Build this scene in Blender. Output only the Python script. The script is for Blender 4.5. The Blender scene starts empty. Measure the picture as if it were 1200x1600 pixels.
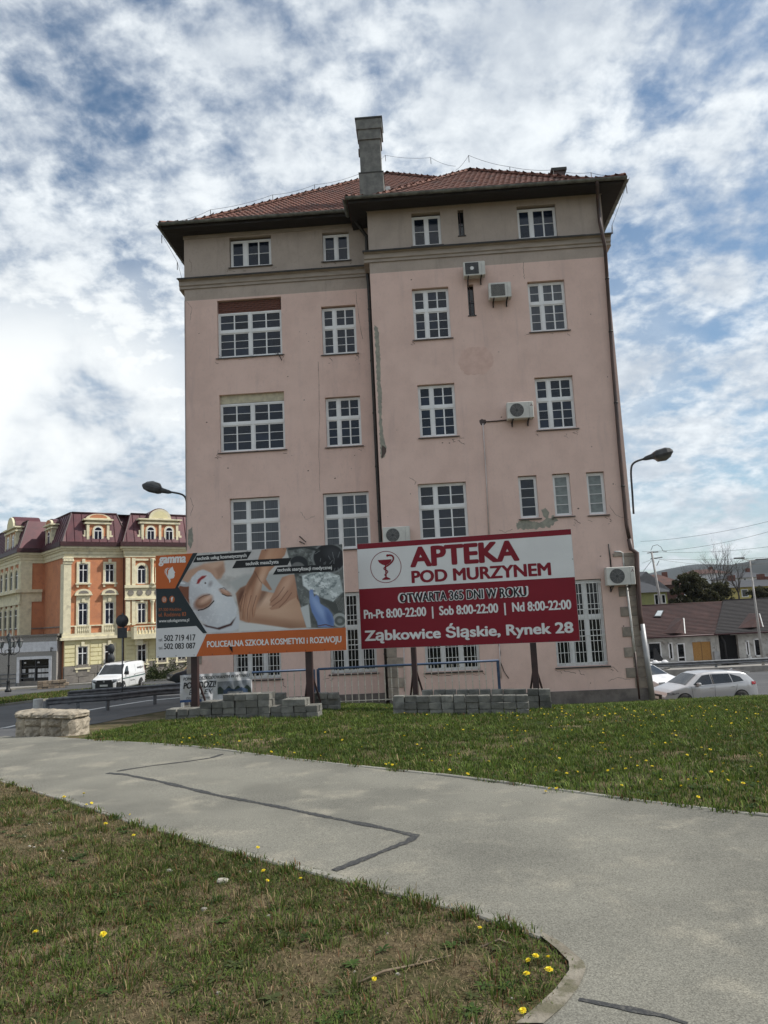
import bpy, bmesh, math, random
import numpy as np
from mathutils import Vector, Matrix
random.seed(7); rng = np.random.default_rng(7)
R = math.radians; PI = math.pi
scn = bpy.context.scene

# ------------------------------------------------------------------ camera
F = 1150.0; CZ = 1.6
up_c = np.array([-383.0, 8074.0, F]); up_c /= np.linalg.norm(up_c)
fy = np.array([0, 0, 1.0]); fy = fy - up_c*(fy @ up_c); fy /= np.linalg.norm(fy)
rx = np.cross(fy, up_c)
if rx[0] < 0: rx = -rx
CM = np.array([rx, fy, up_c])            # rows: world axes seen from the camera (right, up, forward)
cam = bpy.data.cameras.new('camera'); co = bpy.data.objects.new('camera', cam); scn.collection.objects.link(co)
cr, cu, cf = CM[:, 0], CM[:, 1], CM[:, 2]
co.matrix_world = Matrix(((cr[0], cu[0], -cf[0], 0), (cr[1], cu[1], -cf[1], 0), (cr[2], cu[2], -cf[2], CZ), (0, 0, 0, 1)))
cam.sensor_fit = 'VERTICAL'; cam.sensor_height = 36; cam.lens = 36*F/1600; cam.clip_start = .05; cam.clip_end = 9000
scn.camera = co

# ------------------------------------------------------------------ sky, sun, exposure
SUN_AZ = 90; SUN_EL = 47          # azimuth clockwise from +Y (the way the camera looks)
w = bpy.data.worlds.new('World'); scn.world = w; w.use_nodes = True
nt = w.node_tree; nt.nodes.clear()
def N(t, **k):
    n = nt.nodes.new(t)
    for a, b in k.items(): setattr(n, a, b)
    return n
def L(a, b): nt.links.new(a, b)
def M_(op, a, b=None, clamp=False):
    n = N('ShaderNodeMath', operation=op); n.use_clamp = clamp
    for i, q in enumerate((a, b)):
        if q is None: continue
        if isinstance(q, (int, float)): n.inputs[i].default_value = q
        else: L(q, n.inputs[i])
    return n.outputs[0]
def MR(v, a, b, c=0, d=1):
    n = N('ShaderNodeMapRange', interpolation_type='SMOOTHSTEP')
    L(v, n.inputs[0])
    for i, q in enumerate((a, b, c, d)): n.inputs[i+1].default_value = q
    return n.outputs[0]
def MIX(f, a, b, nt=nt):
    n = nt.nodes.new('ShaderNodeMix'); n.data_type = 'RGBA'
    for i, q in ((0, f), (6, a), (7, b)):
        if isinstance(q, (int, float)): n.inputs[i].default_value = q
        elif isinstance(q, tuple): n.inputs[i].default_value = (*q, 1)
        else: nt.links.new(q, n.inputs[i])
    return n.outputs[2]
sky = N('ShaderNodeTexSky', sky_type='NISHITA'); sky.sun_disc = False
sky.sun_elevation = R(SUN_EL); sky.sun_rotation = R(SUN_AZ); sky.air_density = 1.0; sky.dust_density = .6; sky.ozone_density = 1.2
tc = N('ShaderNodeTexCoord'); sp = N('ShaderNodeSeparateXYZ'); L(tc.outputs['Generated'], sp.inputs[0])
dz = M_('ADD', M_('MAXIMUM', sp.outputs[2], 0.0), .34)
cb = N('ShaderNodeCombineXYZ'); L(M_('DIVIDE', sp.outputs[0], dz), cb.inputs[0]); L(M_('DIVIDE', sp.outputs[1], dz), cb.inputs[1])
def noise(vec, sc, det=8, rough=.55, dist=0, off=(0, 0, 0)):
    m = N('ShaderNodeMapping'); m.inputs[1].default_value = off; L(vec, m.inputs[0])
    n = N('ShaderNodeTexNoise'); L(m.outputs[0], n.inputs['Vector'])
    n.inputs['Scale'].default_value = sc; n.inputs['Detail'].default_value = det; n.inputs['Roughness'].default_value = rough; n.inputs['Distortion'].default_value = dist
    return n.outputs[0]
cv = cb.outputs[0]
big = noise(cv, 1.5, 3, .5, .2, (11.7, 4.2, 0))
mid = noise(cv, 5.6, 9, .60, .12, (1.3, 5.1, 0))
puf = noise(cv, 20.0, 6, .6, .15, (9.3, 2.1, 0))
dens = M_('ADD', M_('ADD', M_('MULTIPLY', big, .34), M_('MULTIPLY', mid, .74)), M_('MULTIPLY', puf, .40))
dens = M_('ADD', dens, M_('MULTIPLY', MR(sp.outputs[2], .0, .30), -.015))
mask = MR(dens, .53, .81)
shade = noise(cv, 3.6, 8, .55, .15, (7.7, 8.1, 0))
ccol = MIX(MR(M_('ADD', M_('MULTIPLY', shade, .6), M_('MULTIPLY', puf, .4)), .38, .66), (2.6, 2.85, 3.15), (4.3, 4.5, 4.6))
# a pale band of thicker cloud low in the sky
lowb = M_('MULTIPLY', MR(sp.outputs[2], .50, .10), MR(noise(cv, .75, 8, .58, .3, (4.4, 0.3, 0)), .43, .56))
mask2 = M_('MAXIMUM', mask, M_('MULTIPLY', lowb, .85))
def toward(px, py, a0, a1, stretch=1.0):
    "1 near one direction of the sky, 0 away from it"
    r0 = CM @ np.array([px-600.0, 800.0-py, F]); r0 /= np.linalg.norm(r0)
    vm = N('ShaderNodeVectorMath', operation='SUBTRACT'); L(tc.outputs['Generated'], vm.inputs[0]); vm.inputs[1].default_value = tuple(r0)
    vs = N('ShaderNodeVectorMath', operation='MULTIPLY'); L(vm.outputs[0], vs.inputs[0]); vs.inputs[1].default_value = (1, 1, stretch)
    vl = N('ShaderNodeVectorMath', operation='LENGTH'); L(vs.outputs[0], vl.inputs[0]); return MR(vl.outputs['Value'], a0, a1, 1, 0)
cum = noise(tc.outputs['Generated'], 5.5, 9, .55, .2, (2.2, 7.1, 1.4))
bank = M_('MULTIPLY', toward(60, 660, .10, .42, 1.5), MR(cum, .36, .50))
gap = M_('MULTIPLY', toward(1130, 810, .05, .22, 3.2), MR(cum, .62, .44))
mask2 = M_('MAXIMUM', M_('MULTIPLY', mask2, M_('SUBTRACT', 1.0, M_('MULTIPLY', gap, .9))), bank)
ccol = MIX(M_('MULTIPLY', bank, MR(cum, .40, .60)), ccol, (4.7, 4.8, 4.75))
mm = N('ShaderNodeMix', data_type='RGBA', blend_type='MULTIPLY'); mm.inputs[0].default_value = 1; L(sky.outputs[0], mm.inputs[6]); mm.inputs[7].default_value = (.44, .50, .50, 1)
skyc = MIX(M_('MULTIPLY', mask2, .93), mm.outputs[2], ccol)
skyc = MIX(MR(sp.outputs[2], .0, -.02), skyc, (1.2, 1.2, 1.1))
bg = N('ShaderNodeBackground'); bg.inputs[1].default_value = .12; L(skyc, bg.inputs[0])
ow = N('ShaderNodeOutputWorld'); L(bg.outputs[0], ow.inputs[0])

sl = bpy.data.lights.new('sun', 'SUN'); sl.energy = 2.3; sl.angle = R(.8); sl.color = (1, .95, .88)
so = bpy.data.objects.new('sun', sl); scn.collection.objects.link(so)
sd = Vector((math.sin(R(SUN_AZ))*math.cos(R(SUN_EL)), math.cos(R(SUN_AZ))*math.cos(R(SUN_EL)), math.sin(R(SUN_EL))))
so.rotation_euler = sd.to_track_quat('Z', 'Y').to_euler(); so.location = (60, 0, 60)
scn.view_settings.view_transform = 'Standard'; scn.view_settings.look = 'None'
scn.view_settings.exposure = 0.98; scn.view_settings.gamma = 1.0; scn.view_settings.use_curve_mapping = False
scn.render.engine = 'CYCLES'

# ------------------------------------------------------------------ helpers
def ray(px, py): return CM @ np.array([px-600.0, 800.0-py, F])
def P(px, py, Y):
    r = ray(px, py); return Vector((r[0]*Y/r[1], Y, CZ + r[2]*Y/r[1]))
LB = np.array([(-100, 0), (10, 0), (12.4, -.08), (14, -.08), (15, -.1), (18, -.27), (20, -.5), (25, -1.15), (32, -1.9), (49, -2.4), (60, -2.5), (5000, -2.5)], float)
RB = np.array([(-100, 0), (6, 0), (10, -.1), (12.4, -.2), (15, -.36), (18, -.74), (20, -1.0), (22, -1.26), (24.5, -1.5), (26, -1.8), (29, -2.75), (31, -2.85), (57, -3.35), (75, -3.0), (110, -.6), (300, 3), (5000, 3)], float)
LL = np.array([(-100, 0), (10, 0), (12.4, -.10), (14, -.27), (16, -.55), (18, -.80), (20, -1.0), (25, -1.45), (32, -1.9), (49, -2.4), (60, -2.5), (5000, -2.5)], float)
def gz(x, y):
    t = np.clip((np.asarray(x, float)+5)/10, 0, 1); t = t*t*(3-2*t)
    q = np.clip((-3.4-np.asarray(x, float))/2.6, 0, 1); q = q*q*(3-2*q)
    return (np.interp(y, LB[:, 0], LB[:, 1])*(1-q)+np.interp(y, LL[:, 0], LL[:, 1])*q)*(1-t) + np.interp(y, RB[:, 0], RB[:, 1])*t
def G(px, py, off=0.0):
    r = ray(px, py); r = r/r[1]; a = .5
    y = 1.0
    while y < 400:
        if CZ + r[2]*y < gz(r[0]*y, y): break
        y *= 1.01
    lo, hi = y/1.01, y
    for _ in range(20):
        m = (lo+hi)/2
        if CZ + r[2]*m < gz(r[0]*m, m): hi = m
        else: lo = m
    return Vector((r[0]*hi, hi, float(gz(r[0]*hi, hi))+off))

class MB:
    def __init__(s): s.v = []; s.f = []; s.sm = []
    def add(s, vs, fs, smooth=False):
        o = len(s.v); s.v += [tuple(map(float, q)) for q in vs]; s.f += [tuple(i+o for i in q) for q in fs]; s.sm += [smooth]*len(fs); return s
    def box(s, x0, x1, y0, y1, z0, z1):
        x0, x1 = min(x0, x1), max(x0, x1); y0, y1 = min(y0, y1), max(y0, y1); z0, z1 = min(z0, z1), max(z0, z1)
        return s.add([(x0,y0,z0),(x1,y0,z0),(x1,y1,z0),(x0,y1,z0),(x0,y0,z1),(x1,y0,z1),(x1,y1,z1),(x0,y1,z1)],
                     [(0,3,2,1),(4,5,6,7),(0,1,5,4),(1,2,6,5),(2,3,7,6),(3,0,4,7)])
    def cbox(s, x0, x1, y0, y1, z0, z1, c=.01):
        "box with chamfered vertical and top edges"
        ring = lambda d, z: [(x0+d+c,y0+d,z),(x1-d-c,y0+d,z),(x1-d,y0+d+c,z),(x1-d,y1-d-c,z),(x1-d-c,y1-d,z),(x0+d+c,y1-d,z),(x0+d,y1-d-c,z),(x0+d,y0+d+c,z)]
        vs = ring(c, z0) + ring(0, z0+c) + ring(0, z1-c) + ring(c, z1); fs = [tuple(range(7, -1, -1)), tuple(range(24, 32))]
        for k in range(3):
            for i in range(8): j = (i+1) % 8; fs.append((k*8+i, k*8+j, k*8+8+j, k*8+8+i))
        return s.add(vs, fs)
    def quad(s, a, b, c, d): return s.add([a, b, c, d], [(0, 1, 2, 3)])
    def prism(s, poly, axis, a, b):
        "polygon (p,q) extruded from a to b along axis x/y/z"
        n = len(poly); g = {'x': lambda p, h: (h, p[0], p[1]), 'y': lambda p, h: (p[0], h, p[1]), 'z': lambda p, h: (p[0], p[1], h)}[axis]
        vs = [g(p, a) for p in poly] + [g(p, b) for p in poly]
        return s.add(vs, [tuple(range(n-1, -1, -1)), tuple(range(n, 2*n))] + [(i, (i+1) % n, n+(i+1) % n, n+i) for i in range(n)])
    def tube(s, pts, r, n=8, cap=True, sx=1.0):
        pts = [Vector(p) for p in pts]; rs = r if isinstance(r, (list, tuple)) else [r]*len(pts); vs = []; pu = None
        for i, p in enumerate(pts):
            d = (pts[min(i+1, len(pts)-1)] - pts[max(i-1, 0)]).normalized()
            if pu is None: pu = d.orthogonal().normalized() if abs(d.z) > .95 else d.cross(Vector((0, 0, 1))).normalized()
            u = (pu - d*pu.dot(d)).normalized(); pu = u; q = d.cross(u)
            for k in range(n): a = 2*PI*k/n; vs.append(p + (u*math.cos(a) + q*math.sin(a))*rs[i])
        fs = [(i*n+k, i*n+(k+1) % n, (i+1)*n+(k+1) % n, (i+1)*n+k) for i in range(len(pts)-1) for k in range(n)]
        s.add(vs, fs, n > 5)
        if cap: o = len(s.v)-len(vs); s.f += [tuple(o+k for k in range(n))[::-1], tuple(o+(len(pts)-1)*n+k for k in range(n))]; s.sm += [False]*2
        return s
    def lathe(s, prof, c=(0, 0, 0), n=12, axis='z'):
        vs = []
        for r_, h in prof:
            for k in range(n):
                a = 2*PI*k/n; p = (r_*math.cos(a), r_*math.sin(a), h)
                if axis == 'y': p = (p[0], p[2], p[1])
                if axis == 'x': p = (p[2], p[0], p[1])
                vs.append((p[0]+c[0], p[1]+c[1], p[2]+c[2]))
        fs = [(i*n+k, i*n+(k+1) % n, (i+1)*n+(k+1) % n, (i+1)*n+k) for i in range(len(prof)-1) for k in range(n)]
        fs += [tuple(range(n))[::-1], tuple((len(prof)-1)*n+k for k in range(n))]
        return s.add(vs, fs, n > 9)
    def disc(s, c, r, n=24, axis='y', r2=None, d=(0, 0)):
        pts = []
        for k in range(n):
            a = 2*PI*k/n; pts.append((c[0]+r*math.cos(a), c[1], c[2]+(r2 or r)*math.sin(a)))
        return s.add(pts, [tuple(range(n))])
    def ring(s, c, r0, r1, n=32):
        vs = []
        for k in range(n):
            a = 2*PI*k/n; vs += [(c[0]+r0*math.cos(a), c[1], c[2]+r0*math.sin(a)), (c[0]+r1*math.cos(a), c[1], c[2]+r1*math.sin(a))]
        return s.add(vs, [(2*k, 2*k+1, (2*k+3) % (2*n), (2*k+2) % (2*n)) for k in range(n)])
    def grid(s, fn, nu, nv, smooth=True):
        vs = [fn(i/nu, j/nv) for j in range(nv+1) for i in range(nu+1)]
        return s.add(vs, [(j*(nu+1)+i, j*(nu+1)+i+1, (j+1)*(nu+1)+i+1, (j+1)*(nu+1)+i) for j in range(nv) for i in range(nu)], smooth)
    def mesh(s, name):
        me = bpy.data.meshes.new(name); me.from_pydata(s.v, [], s.f)
        me.polygons.foreach_set('use_smooth', s.sm); me.update()
        bm = bmesh.new(); bm.from_mesh(me); bmesh.ops.recalc_face_normals(bm, faces=bm.faces); bm.to_mesh(me); bm.free()
        return me
def obj(name, mb, m, par=None, loc=None, norm=True, **kw):
    if isinstance(mb, MB):
        if norm: me = mb.mesh(name)
        else:
            me = bpy.data.meshes.new(name); me.from_pydata(mb.v, [], mb.f); me.polygons.foreach_set('use_smooth', mb.sm); me.update()
    else: me = mb
    if m and not me.materials: me.materials.append(m)
    o = bpy.data.objects.new(name, me); scn.collection.objects.link(o)
    if par: o.parent = par
    if loc is not None: o.location = loc
    for k, v in kw.items(): o[k] = v
    return o
def empty(name, loc, rz=0, **kw):
    o = bpy.data.objects.new(name, None); scn.collection.objects.link(o); o.location = loc; o.rotation_euler = (0, 0, rz); o.empty_display_size = .2
    for k, v in kw.items(): o[k] = v
    return o
def struct(name, mb, m, **kw): return obj(name, mb, m, kind='structure', **kw)
def copy_tree(o, par=None):
    c = o.copy(); scn.collection.objects.link(c); c.parent = par
    for ch in list(o.children): copy_tree(ch, c)
    return c
def loft(A, B, nu, nv, off, smooth=True):
    "sheet draped on the ground between two polylines"
    def samp(Q, t):
        d = [0]
        for i in range(len(Q)-1): d.append(d[-1] + (Vector(Q[i+1])-Vector(Q[i])).length)
        x = t*d[-1]
        for i in range(len(Q)-1):
            if x <= d[i+1] + 1e-9: k = (x-d[i])/(d[i+1]-d[i]); return Vector(Q[i]).lerp(Vector(Q[i+1]), k)
        return Vector(Q[-1])
    cache = [(samp(A, i/nu), samp(B, i/nu)) for i in range(nu+1)]
    def fn(u, v):
        a, b = cache[round(u*nu)]; p = a.lerp(b, v); return (p.x, p.y, float(gz(p.x, p.y))+off)
    return MB().grid(fn, nu, nv, smooth)

# ------------------------------------------------------------------ materials
def mat(name, col, rough=.8, col2=None, scale=3, detail=8, lo=.35, hi=.65, bump=0, bscale=40, metal=0, spec=.5, rnd=0, stretch=None, dirt=None, dscale=.6, dlo=.5, dhi=.7, coat=0, emit=None):
    m = bpy.data.materials.new(name); m.use_nodes = True; t = m.node_tree; b = t.nodes['Principled BSDF']
    b.inputs['Roughness'].default_value = rough; b.inputs['Metallic'].default_value = metal; b.inputs['Specular IOR Level'].default_value = spec
    b.inputs['Coat Weight'].default_value = coat
    tcn = t.nodes.new('ShaderNodeTexCoord'); mp = t.nodes.new('ShaderNodeMapping'); t.links.new(tcn.outputs['Object'], mp.inputs[0])
    if rnd:
        oi = t.nodes.new('ShaderNodeObjectInfo'); vm = t.nodes.new('ShaderNodeVectorMath'); vm.operation = 'SCALE'; vm.inputs[0].default_value = (37, 91, 53); t.links.new(oi.outputs['Random'], vm.inputs['Scale']); t.links.new(vm.outputs[0], mp.inputs[1])
    if stretch: mp.inputs[3].default_value = stretch
    def nz(sc, de, ro=.6):
        n = t.nodes.new('ShaderNodeTexNoise'); n.inputs['Scale'].default_value = sc; n.inputs['Detail'].default_value = de; n.inputs['Roughness'].default_value = ro; t.links.new(mp.outputs[0], n.inputs['Vector']); return n.outputs[0]
    def mr(v, a, b_):
        n = t.nodes.new('ShaderNodeMapRange'); n.interpolation_type = 'SMOOTHSTEP'; t.links.new(v, n.inputs[0]); n.inputs[1].default_value = a; n.inputs[2].default_value = b_; return n.outputs[0]
    c2 = col2 or tuple(c*.8 for c in col)
    out = MIX(mr(nz(scale, detail), lo, hi), col, c2, t)
    if dirt: out = MIX(mr(nz(dscale, 6), dlo, dhi), out, dirt, t)
    if rnd:
        hs = t.nodes.new('ShaderNodeHueSaturation'); ma = t.nodes.new('ShaderNodeMapRange'); t.links.new(oi.outputs['Random'], ma.inputs[0]); ma.inputs[3].default_value = 1-rnd; ma.inputs[4].default_value = 1+rnd
        t.links.new(ma.outputs[0], hs.inputs['Value']); t.links.new(out, hs.inputs['Color']); out = hs.outputs[0]
    t.links.new(out, b.inputs['Base Color'])
    if bump:
        bp = t.nodes.new('ShaderNodeBump'); bp.inputs['Strength'].default_value = 1; bp.inputs['Distance'].default_value = bump; t.links.new(nz(bscale, 6), bp.inputs['Height']); t.links.new(bp.outputs[0], b.inputs['Normal'])
    if emit: b.inputs['Emission Color'].default_value = (*emit, 1); b.inputs['Emission Strength'].default_value = 1
    return m
def vcmat(name, rough=.8, spec=.3, trans=False):
    m = bpy.data.materials.new(name); m.use_nodes = True; t = m.node_tree; b = t.nodes['Principled BSDF']; b.inputs['Roughness'].default_value = rough; b.inputs['Specular IOR Level'].default_value = spec
    a = t.nodes.new('ShaderNodeAttribute'); a.attribute_name = 'col'; t.links.new(a.outputs['Color'], b.inputs['Base Color'])
    if trans:
        tr = t.nodes.new('ShaderNodeBsdfTranslucent'); t.links.new(a.outputs['Color'], tr.inputs[0]); mx = t.nodes.new('ShaderNodeMixShader'); mx.inputs[0].default_value = .3
        t.links.new(b.outputs[0], mx.inputs[1]); t.links.new(tr.outputs[0], mx.inputs[2]); t.links.new(mx.outputs[0], t.nodes['Material Output'].inputs[0])
    return m
def plaster(name, c1, c2, c3, stain):
    "painted render: broad blotches, vertical washed streaks, hairline grain"
    m = mat(name, c1, .92, c2, 1.1, 10, .35, .68, bump=.004, bscale=30, spec=.15)
    t = m.node_tree; b = t.nodes['Principled BSDF']; src = b.inputs['Base Color'].links[0].from_socket
    g = t.nodes.new('ShaderNodeTexCoord')
    def nz(sc, st, de=8, off=0):
        mp = t.nodes.new('ShaderNodeMapping'); mp.inputs[3].default_value = st; mp.inputs[1].default_value = (off, off, off); t.links.new(g.outputs['Object'], mp.inputs[0])
        n = t.nodes.new('ShaderNodeTexNoise'); n.inputs['Scale'].default_value = sc; n.inputs['Detail'].default_value = de; n.inputs['Roughness'].default_value = .65; t.links.new(mp.outputs[0], n.inputs['Vector']); return n.outputs[0]
    def mr(v, a, b_, d=1):
        n = t.nodes.new('ShaderNodeMapRange'); n.interpolation_type = 'SMOOTHSTEP'; t.links.new(v, n.inputs[0]); n.inputs[1].default_value = a; n.inputs[2].default_value = b_; n.inputs[4].default_value = d; return n.outputs[0]
    o = MIX(mr(nz(1.6, (2.2, 2.2, .22), 8, 3), .52, .76, .55), src, stain, t)
    o = MIX(mr(nz(14, (1, 1, .6), 6, 11), .52, .70, .35), o, stain, t)
    o = MIX(mr(nz(.45, (1, 1, 1), 5, 9), .5, .7, .6), o, c3, t)
    o = MIX(mr(nz(5, (1, 1, 1), 10, 5), .66, .74, .5), o, stain, t)
    t.links.new(o, b.inputs['Base Color'])
    return m
m_pink = plaster('pink_plaster', (.71, .52, .448), (.64, .465, .40), (.74, .55, .475), (.51, .385, .35))
m_beige = plaster('beige_grey_plaster', (.43, .36, .308), (.37, .312, .265), (.46, .39, .335), (.28, .245, .205))
m_patch = mat('bare_plaster', (.33, .32, .26), .95, (.24, .235, .20), 6, bump=.006, bscale=30)
m_patch2 = mat('patched_pink', (.60, .41, .345), .95, (.67, .475, .405), 4, bump=.004)
m_crack = mat('crack', (.10, .075, .065), .95)
m_corn = mat('cornice_stone', (.38, .325, .275), .9, (.30, .26, .22), 5, stretch=(.4, 1, 2), bump=.003)
m_quoin = mat('quoin_stone', (.32, .27, .22), .95, (.22, .19, .16), 4, bump=.006, bscale=25, rnd=.12)
m_plinth = mat('plinth', (.20, .175, .155), .95, (.12, .105, .095), 3, bump=.008, bscale=18)
m_white = mat('white_pvc', (.78, .78, .77), .45, (.70, .70, .69), 2)
m_whdirt = mat('white_metal_paint', (.70, .70, .68), .5, (.52, .51, .48), 8)
m_sill = mat('dark_sill', (.035, .03, .028), .6, (.06, .05, .045), 5)
m_glass = mat('window_glass', (.010, .016, .030), .03, (.006, .009, .016), .7, spec=.42, rnd=.5, bump=.004, bscale=1.6)
m_glassd = mat('dark_glass', (.010, .012, .014), .05, (.006, .007, .009), .7, spec=.5, rnd=.3)
m_glassc = mat('curtained_glass', (.055, .062, .072), .06, (.018, .022, .030), 1, 2, .3, .7, stretch=(22, 1, .05), spec=.6)
m_glassf = mat('pale_glass', (.17, .20, .19), .1, (.11, .13, .125), 2, spec=.6)
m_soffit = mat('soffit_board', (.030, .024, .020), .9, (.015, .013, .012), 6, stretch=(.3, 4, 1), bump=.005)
m_gutter = mat('gutter_zinc', (.20, .21, .19), .6, (.10, .105, .095), 4, metal=.2)
m_tile = mat('roof_tile', (.18, .070, .046), .85, (.105, .048, .036), 5, dirt=(.07, .042, .036), dscale=1.4, bump=.004, rnd=0)
m_ridge = mat('ridge_tile', (.20, .085, .058), .85, (.13, .058, .042), 6, rnd=.15)
m_chim = mat('chimney_render', (.21, .21, .19), .95, (.14, .14, .13), 4, bump=.012, bscale=22)
m_chimcap = mat('chimney_cap', (.07, .07, .065), .9)
m_black = mat('black_metal', (.012, .012, .012), .5, (.03, .025, .02), 6)
m_brown = mat('brown_pipe', (.085, .045, .035), .5, (.045, .028, .024), 3, stretch=(1, 1, .4))
m_greyp = mat('grey_pipe', (.36, .36, .36), .45, (.28, .28, .28), 3, metal=.3)
m_brick = mat('old_brick', (.20, .075, .05), .95, (.10, .05, .04), 12, bump=.01)
m_cream = mat('cream_lintel', (.55, .50, .36), .9, (.42, .38, .28), 6)
m_ac = mat('ac_casing', (.60, .59, .54), .5, (.50, .49, .45), 3)
m_acd = mat('ac_grille', (.06, .06, .06), .6, (.03, .03, .03), 8)
# ------------------------------------------------------------------ ground
m_earth = mat('earth_and_grass', (.058, .058, .024), 1, (.115, .090, .052), 3.2, 12, .42, .58, dirt=(.20, .155, .10), dscale=.9, dlo=.52, dhi=.66, bump=.02, bscale=14, spec=.1)
m_lawn = mat('lawn_soil', (.050, .072, .016), 1, (.065, .072, .024), 1.7, 10, .4, .64, bump=.02, bscale=16, spec=.1)
m_asph = mat('path_asphalt', (.205, .198, .166), .95, (.145, .141, .120), .55, 12, .36, .64, dirt=(.265, .248, .20), dscale=1.9, dlo=.50, dhi=.74, bump=.003, bscale=220, spec=.2)
t = m_asph.node_tree; b_ = t.nodes['Principled BSDF']; src = b_.inputs['Base Color'].links[0].from_socket
g_ = t.nodes.new('ShaderNodeTexCoord'); n_ = t.nodes.new('ShaderNodeTexNoise'); n_.inputs['Scale'].default_value = 130; n_.inputs['Detail'].default_value = 6; t.links.new(g_.outputs['Object'], n_.inputs['Vector'])
r_ = t.nodes.new('ShaderNodeMapRange'); t.links.new(n_.outputs[0], r_.inputs[0]); r_.inputs[1].default_value = .3; r_.inputs[2].default_value = .7; r_.inputs[3].default_value = .58; r_.inputs[4].default_value = 1.42
h_ = t.nodes.new('ShaderNodeHueSaturation'); t.links.new(r_.outputs[0], h_.inputs['Value']); t.links.new(src, h_.inputs['Color']); t.links.new(h_.outputs[0], b_.inputs['Base Color'])
m_tar = mat('tar_seam', (.032, .033, .034), .8, (.08, .078, .07), 45, lo=.48, hi=.66, bump=.006, bscale=60)
m_road = mat('road_asphalt', (.075, .077, .080), .85, (.055, .056, .058), .5, bump=.004, bscale=60, dirt=(.10, .10, .10), dscale=.3)
m_conc = mat('kerb_concrete', (.25, .24, .205), .95, (.21, .20, .17), 5, bump=.005, bscale=30, rnd=.08)
m_pave = mat('pavement', (.30, .29, .265), .95, (.22, .21, .20), 2)
m_paint = mat('road_paint', (.6, .6, .58), .8)

xs = np.concatenate([-np.geomspace(3000, 12, 40), np.arange(-11.5, 14.01, .25), np.geomspace(14.5, 3000, 44)])
ys = np.concatenate([[-120, -60, -30, -15, -8, -4, -2, 0, 1, 2], np.arange(2.25, 33, .25), np.geomspace(33.5, 4000, 60)])
X, Y = np.meshgrid(xs, ys); Z = gz(X, Y)
nx, ny = len(xs), len(ys)
me = bpy.data.meshes.new('ground')
me.from_pydata(np.stack([X.ravel(), Y.ravel(), Z.ravel()], 1).tolist(), [], [(j*nx+i, j*nx+i+1, (j+1)*nx+i+1, (j+1)*nx+i) for j in range(ny-1) for i in range(nx-1)])
me.polygons.foreach_set('use_smooth', [True]*len(me.polygons))
struct('ground', me, m_earth)

farE = [G(*p) for p in ((-260, 1150), (-60, 1151), (20, 1153), (130, 1157), (280, 1166), (400, 1180), (550, 1198), (700, 1214), (850, 1233), (1000, 1254), (1200, 1278), (1500, 1315))]
nearE = [G(*p) for p in ((-400, 1130), (-150, 1180), (0, 1219), (90, 1247), (170, 1273), (240, 1295), (330, 1322), (430, 1350), (520, 1372), (620, 1396), (700, 1416), (780, 1440), (850, 1466))]
tip = [G(*p) for p in ((850, 1466), (885, 1489), (906, 1512), (903, 1530), (893, 1552), (866, 1580), (830, 1606))]
behind = [Vector((.3, .5, 0)), Vector((-.3, -6, 0))]
struct('path', loft(farE, nearE, 120, 14, .012), m_asph)
# the branch of the path that passes right under the camera
rightE = [G(1500, 1315), Vector((9, 2.5, 0)), Vector((9, 0, 0)), Vector((8, -6, 0))]
struct('path_branch', loft([nearE[-1]] + tip[1:] + behind, [farE[-1]] + rightE[1:], 60, 20, .0125), m_asph)

# kerb edging stones, one piece each
def edging(pts, width, h, name='kerb_stone', step=1.0, m=m_conc, top=.0):
    pts = [Vector((p.x, p.y, 0)) for p in pts]; par = None
    segs = []; 
    d = [0]
    for i in range(len(pts)-1): d.append(d[-1] + (pts[i+1]-pts[i]).length)
    def at(x):
        x = min(max(x, 0), d[-1])
        for i in range(len(d)-1):
            if x <= d[i+1]+1e-9: return pts[i].lerp(pts[i+1], (x-d[i])/(d[i+1]-d[i]))
    x = 0
    while x < d[-1]-.05:
        e = min(x+step-.012, d[-1]); a, b = at(x), at(e); c = (a+b)/2; u = (b-a).normalized(); ang = math.atan2(u.y, u.x)
        za, zb = float(gz(a.x, a.y)), float(gz(b.x, b.y)); ln = (b-a).length
        mb = MB(); 
        hs = h + random.uniform(-.006, .006); w2 = width/2
        mb.v = []; 
        mb.add([(-ln/2,-w2,-.1),(ln/2,-w2,-.1),(ln/2,w2,-.1),(-ln/2,w2,-.1),
                (-ln/2,-w2,hs-.008),(ln/2,-w2,hs-.008),(ln/2,w2,hs-.008),(-ln/2,w2,hs-.008),
                (-ln/2+.006,-w2+.008,hs),(ln/2-.006,-w2+.008,hs),(ln/2-.006,w2-.008,hs),(-ln/2+.006,w2-.008,hs)],
               [(0,3,2,1),(0,1,5,4),(1,2,6,5),(2,3,7,6),(3,0,4,7),(4,5,9,8),(5,6,10,9),(6,7,11,10),(7,4,8,11),(8,9,10,11)])
        o = obj(name, mb, m); o.location = (c.x, c.y, (za+zb)/2); o.rotation_euler = (0, -math.atan2(zb-za, ln), ang)
        o['kind'] = 'structure'; x += step
edging(farE[1:], .05, .022)
edging(nearE[1:], .065, .014)
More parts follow.
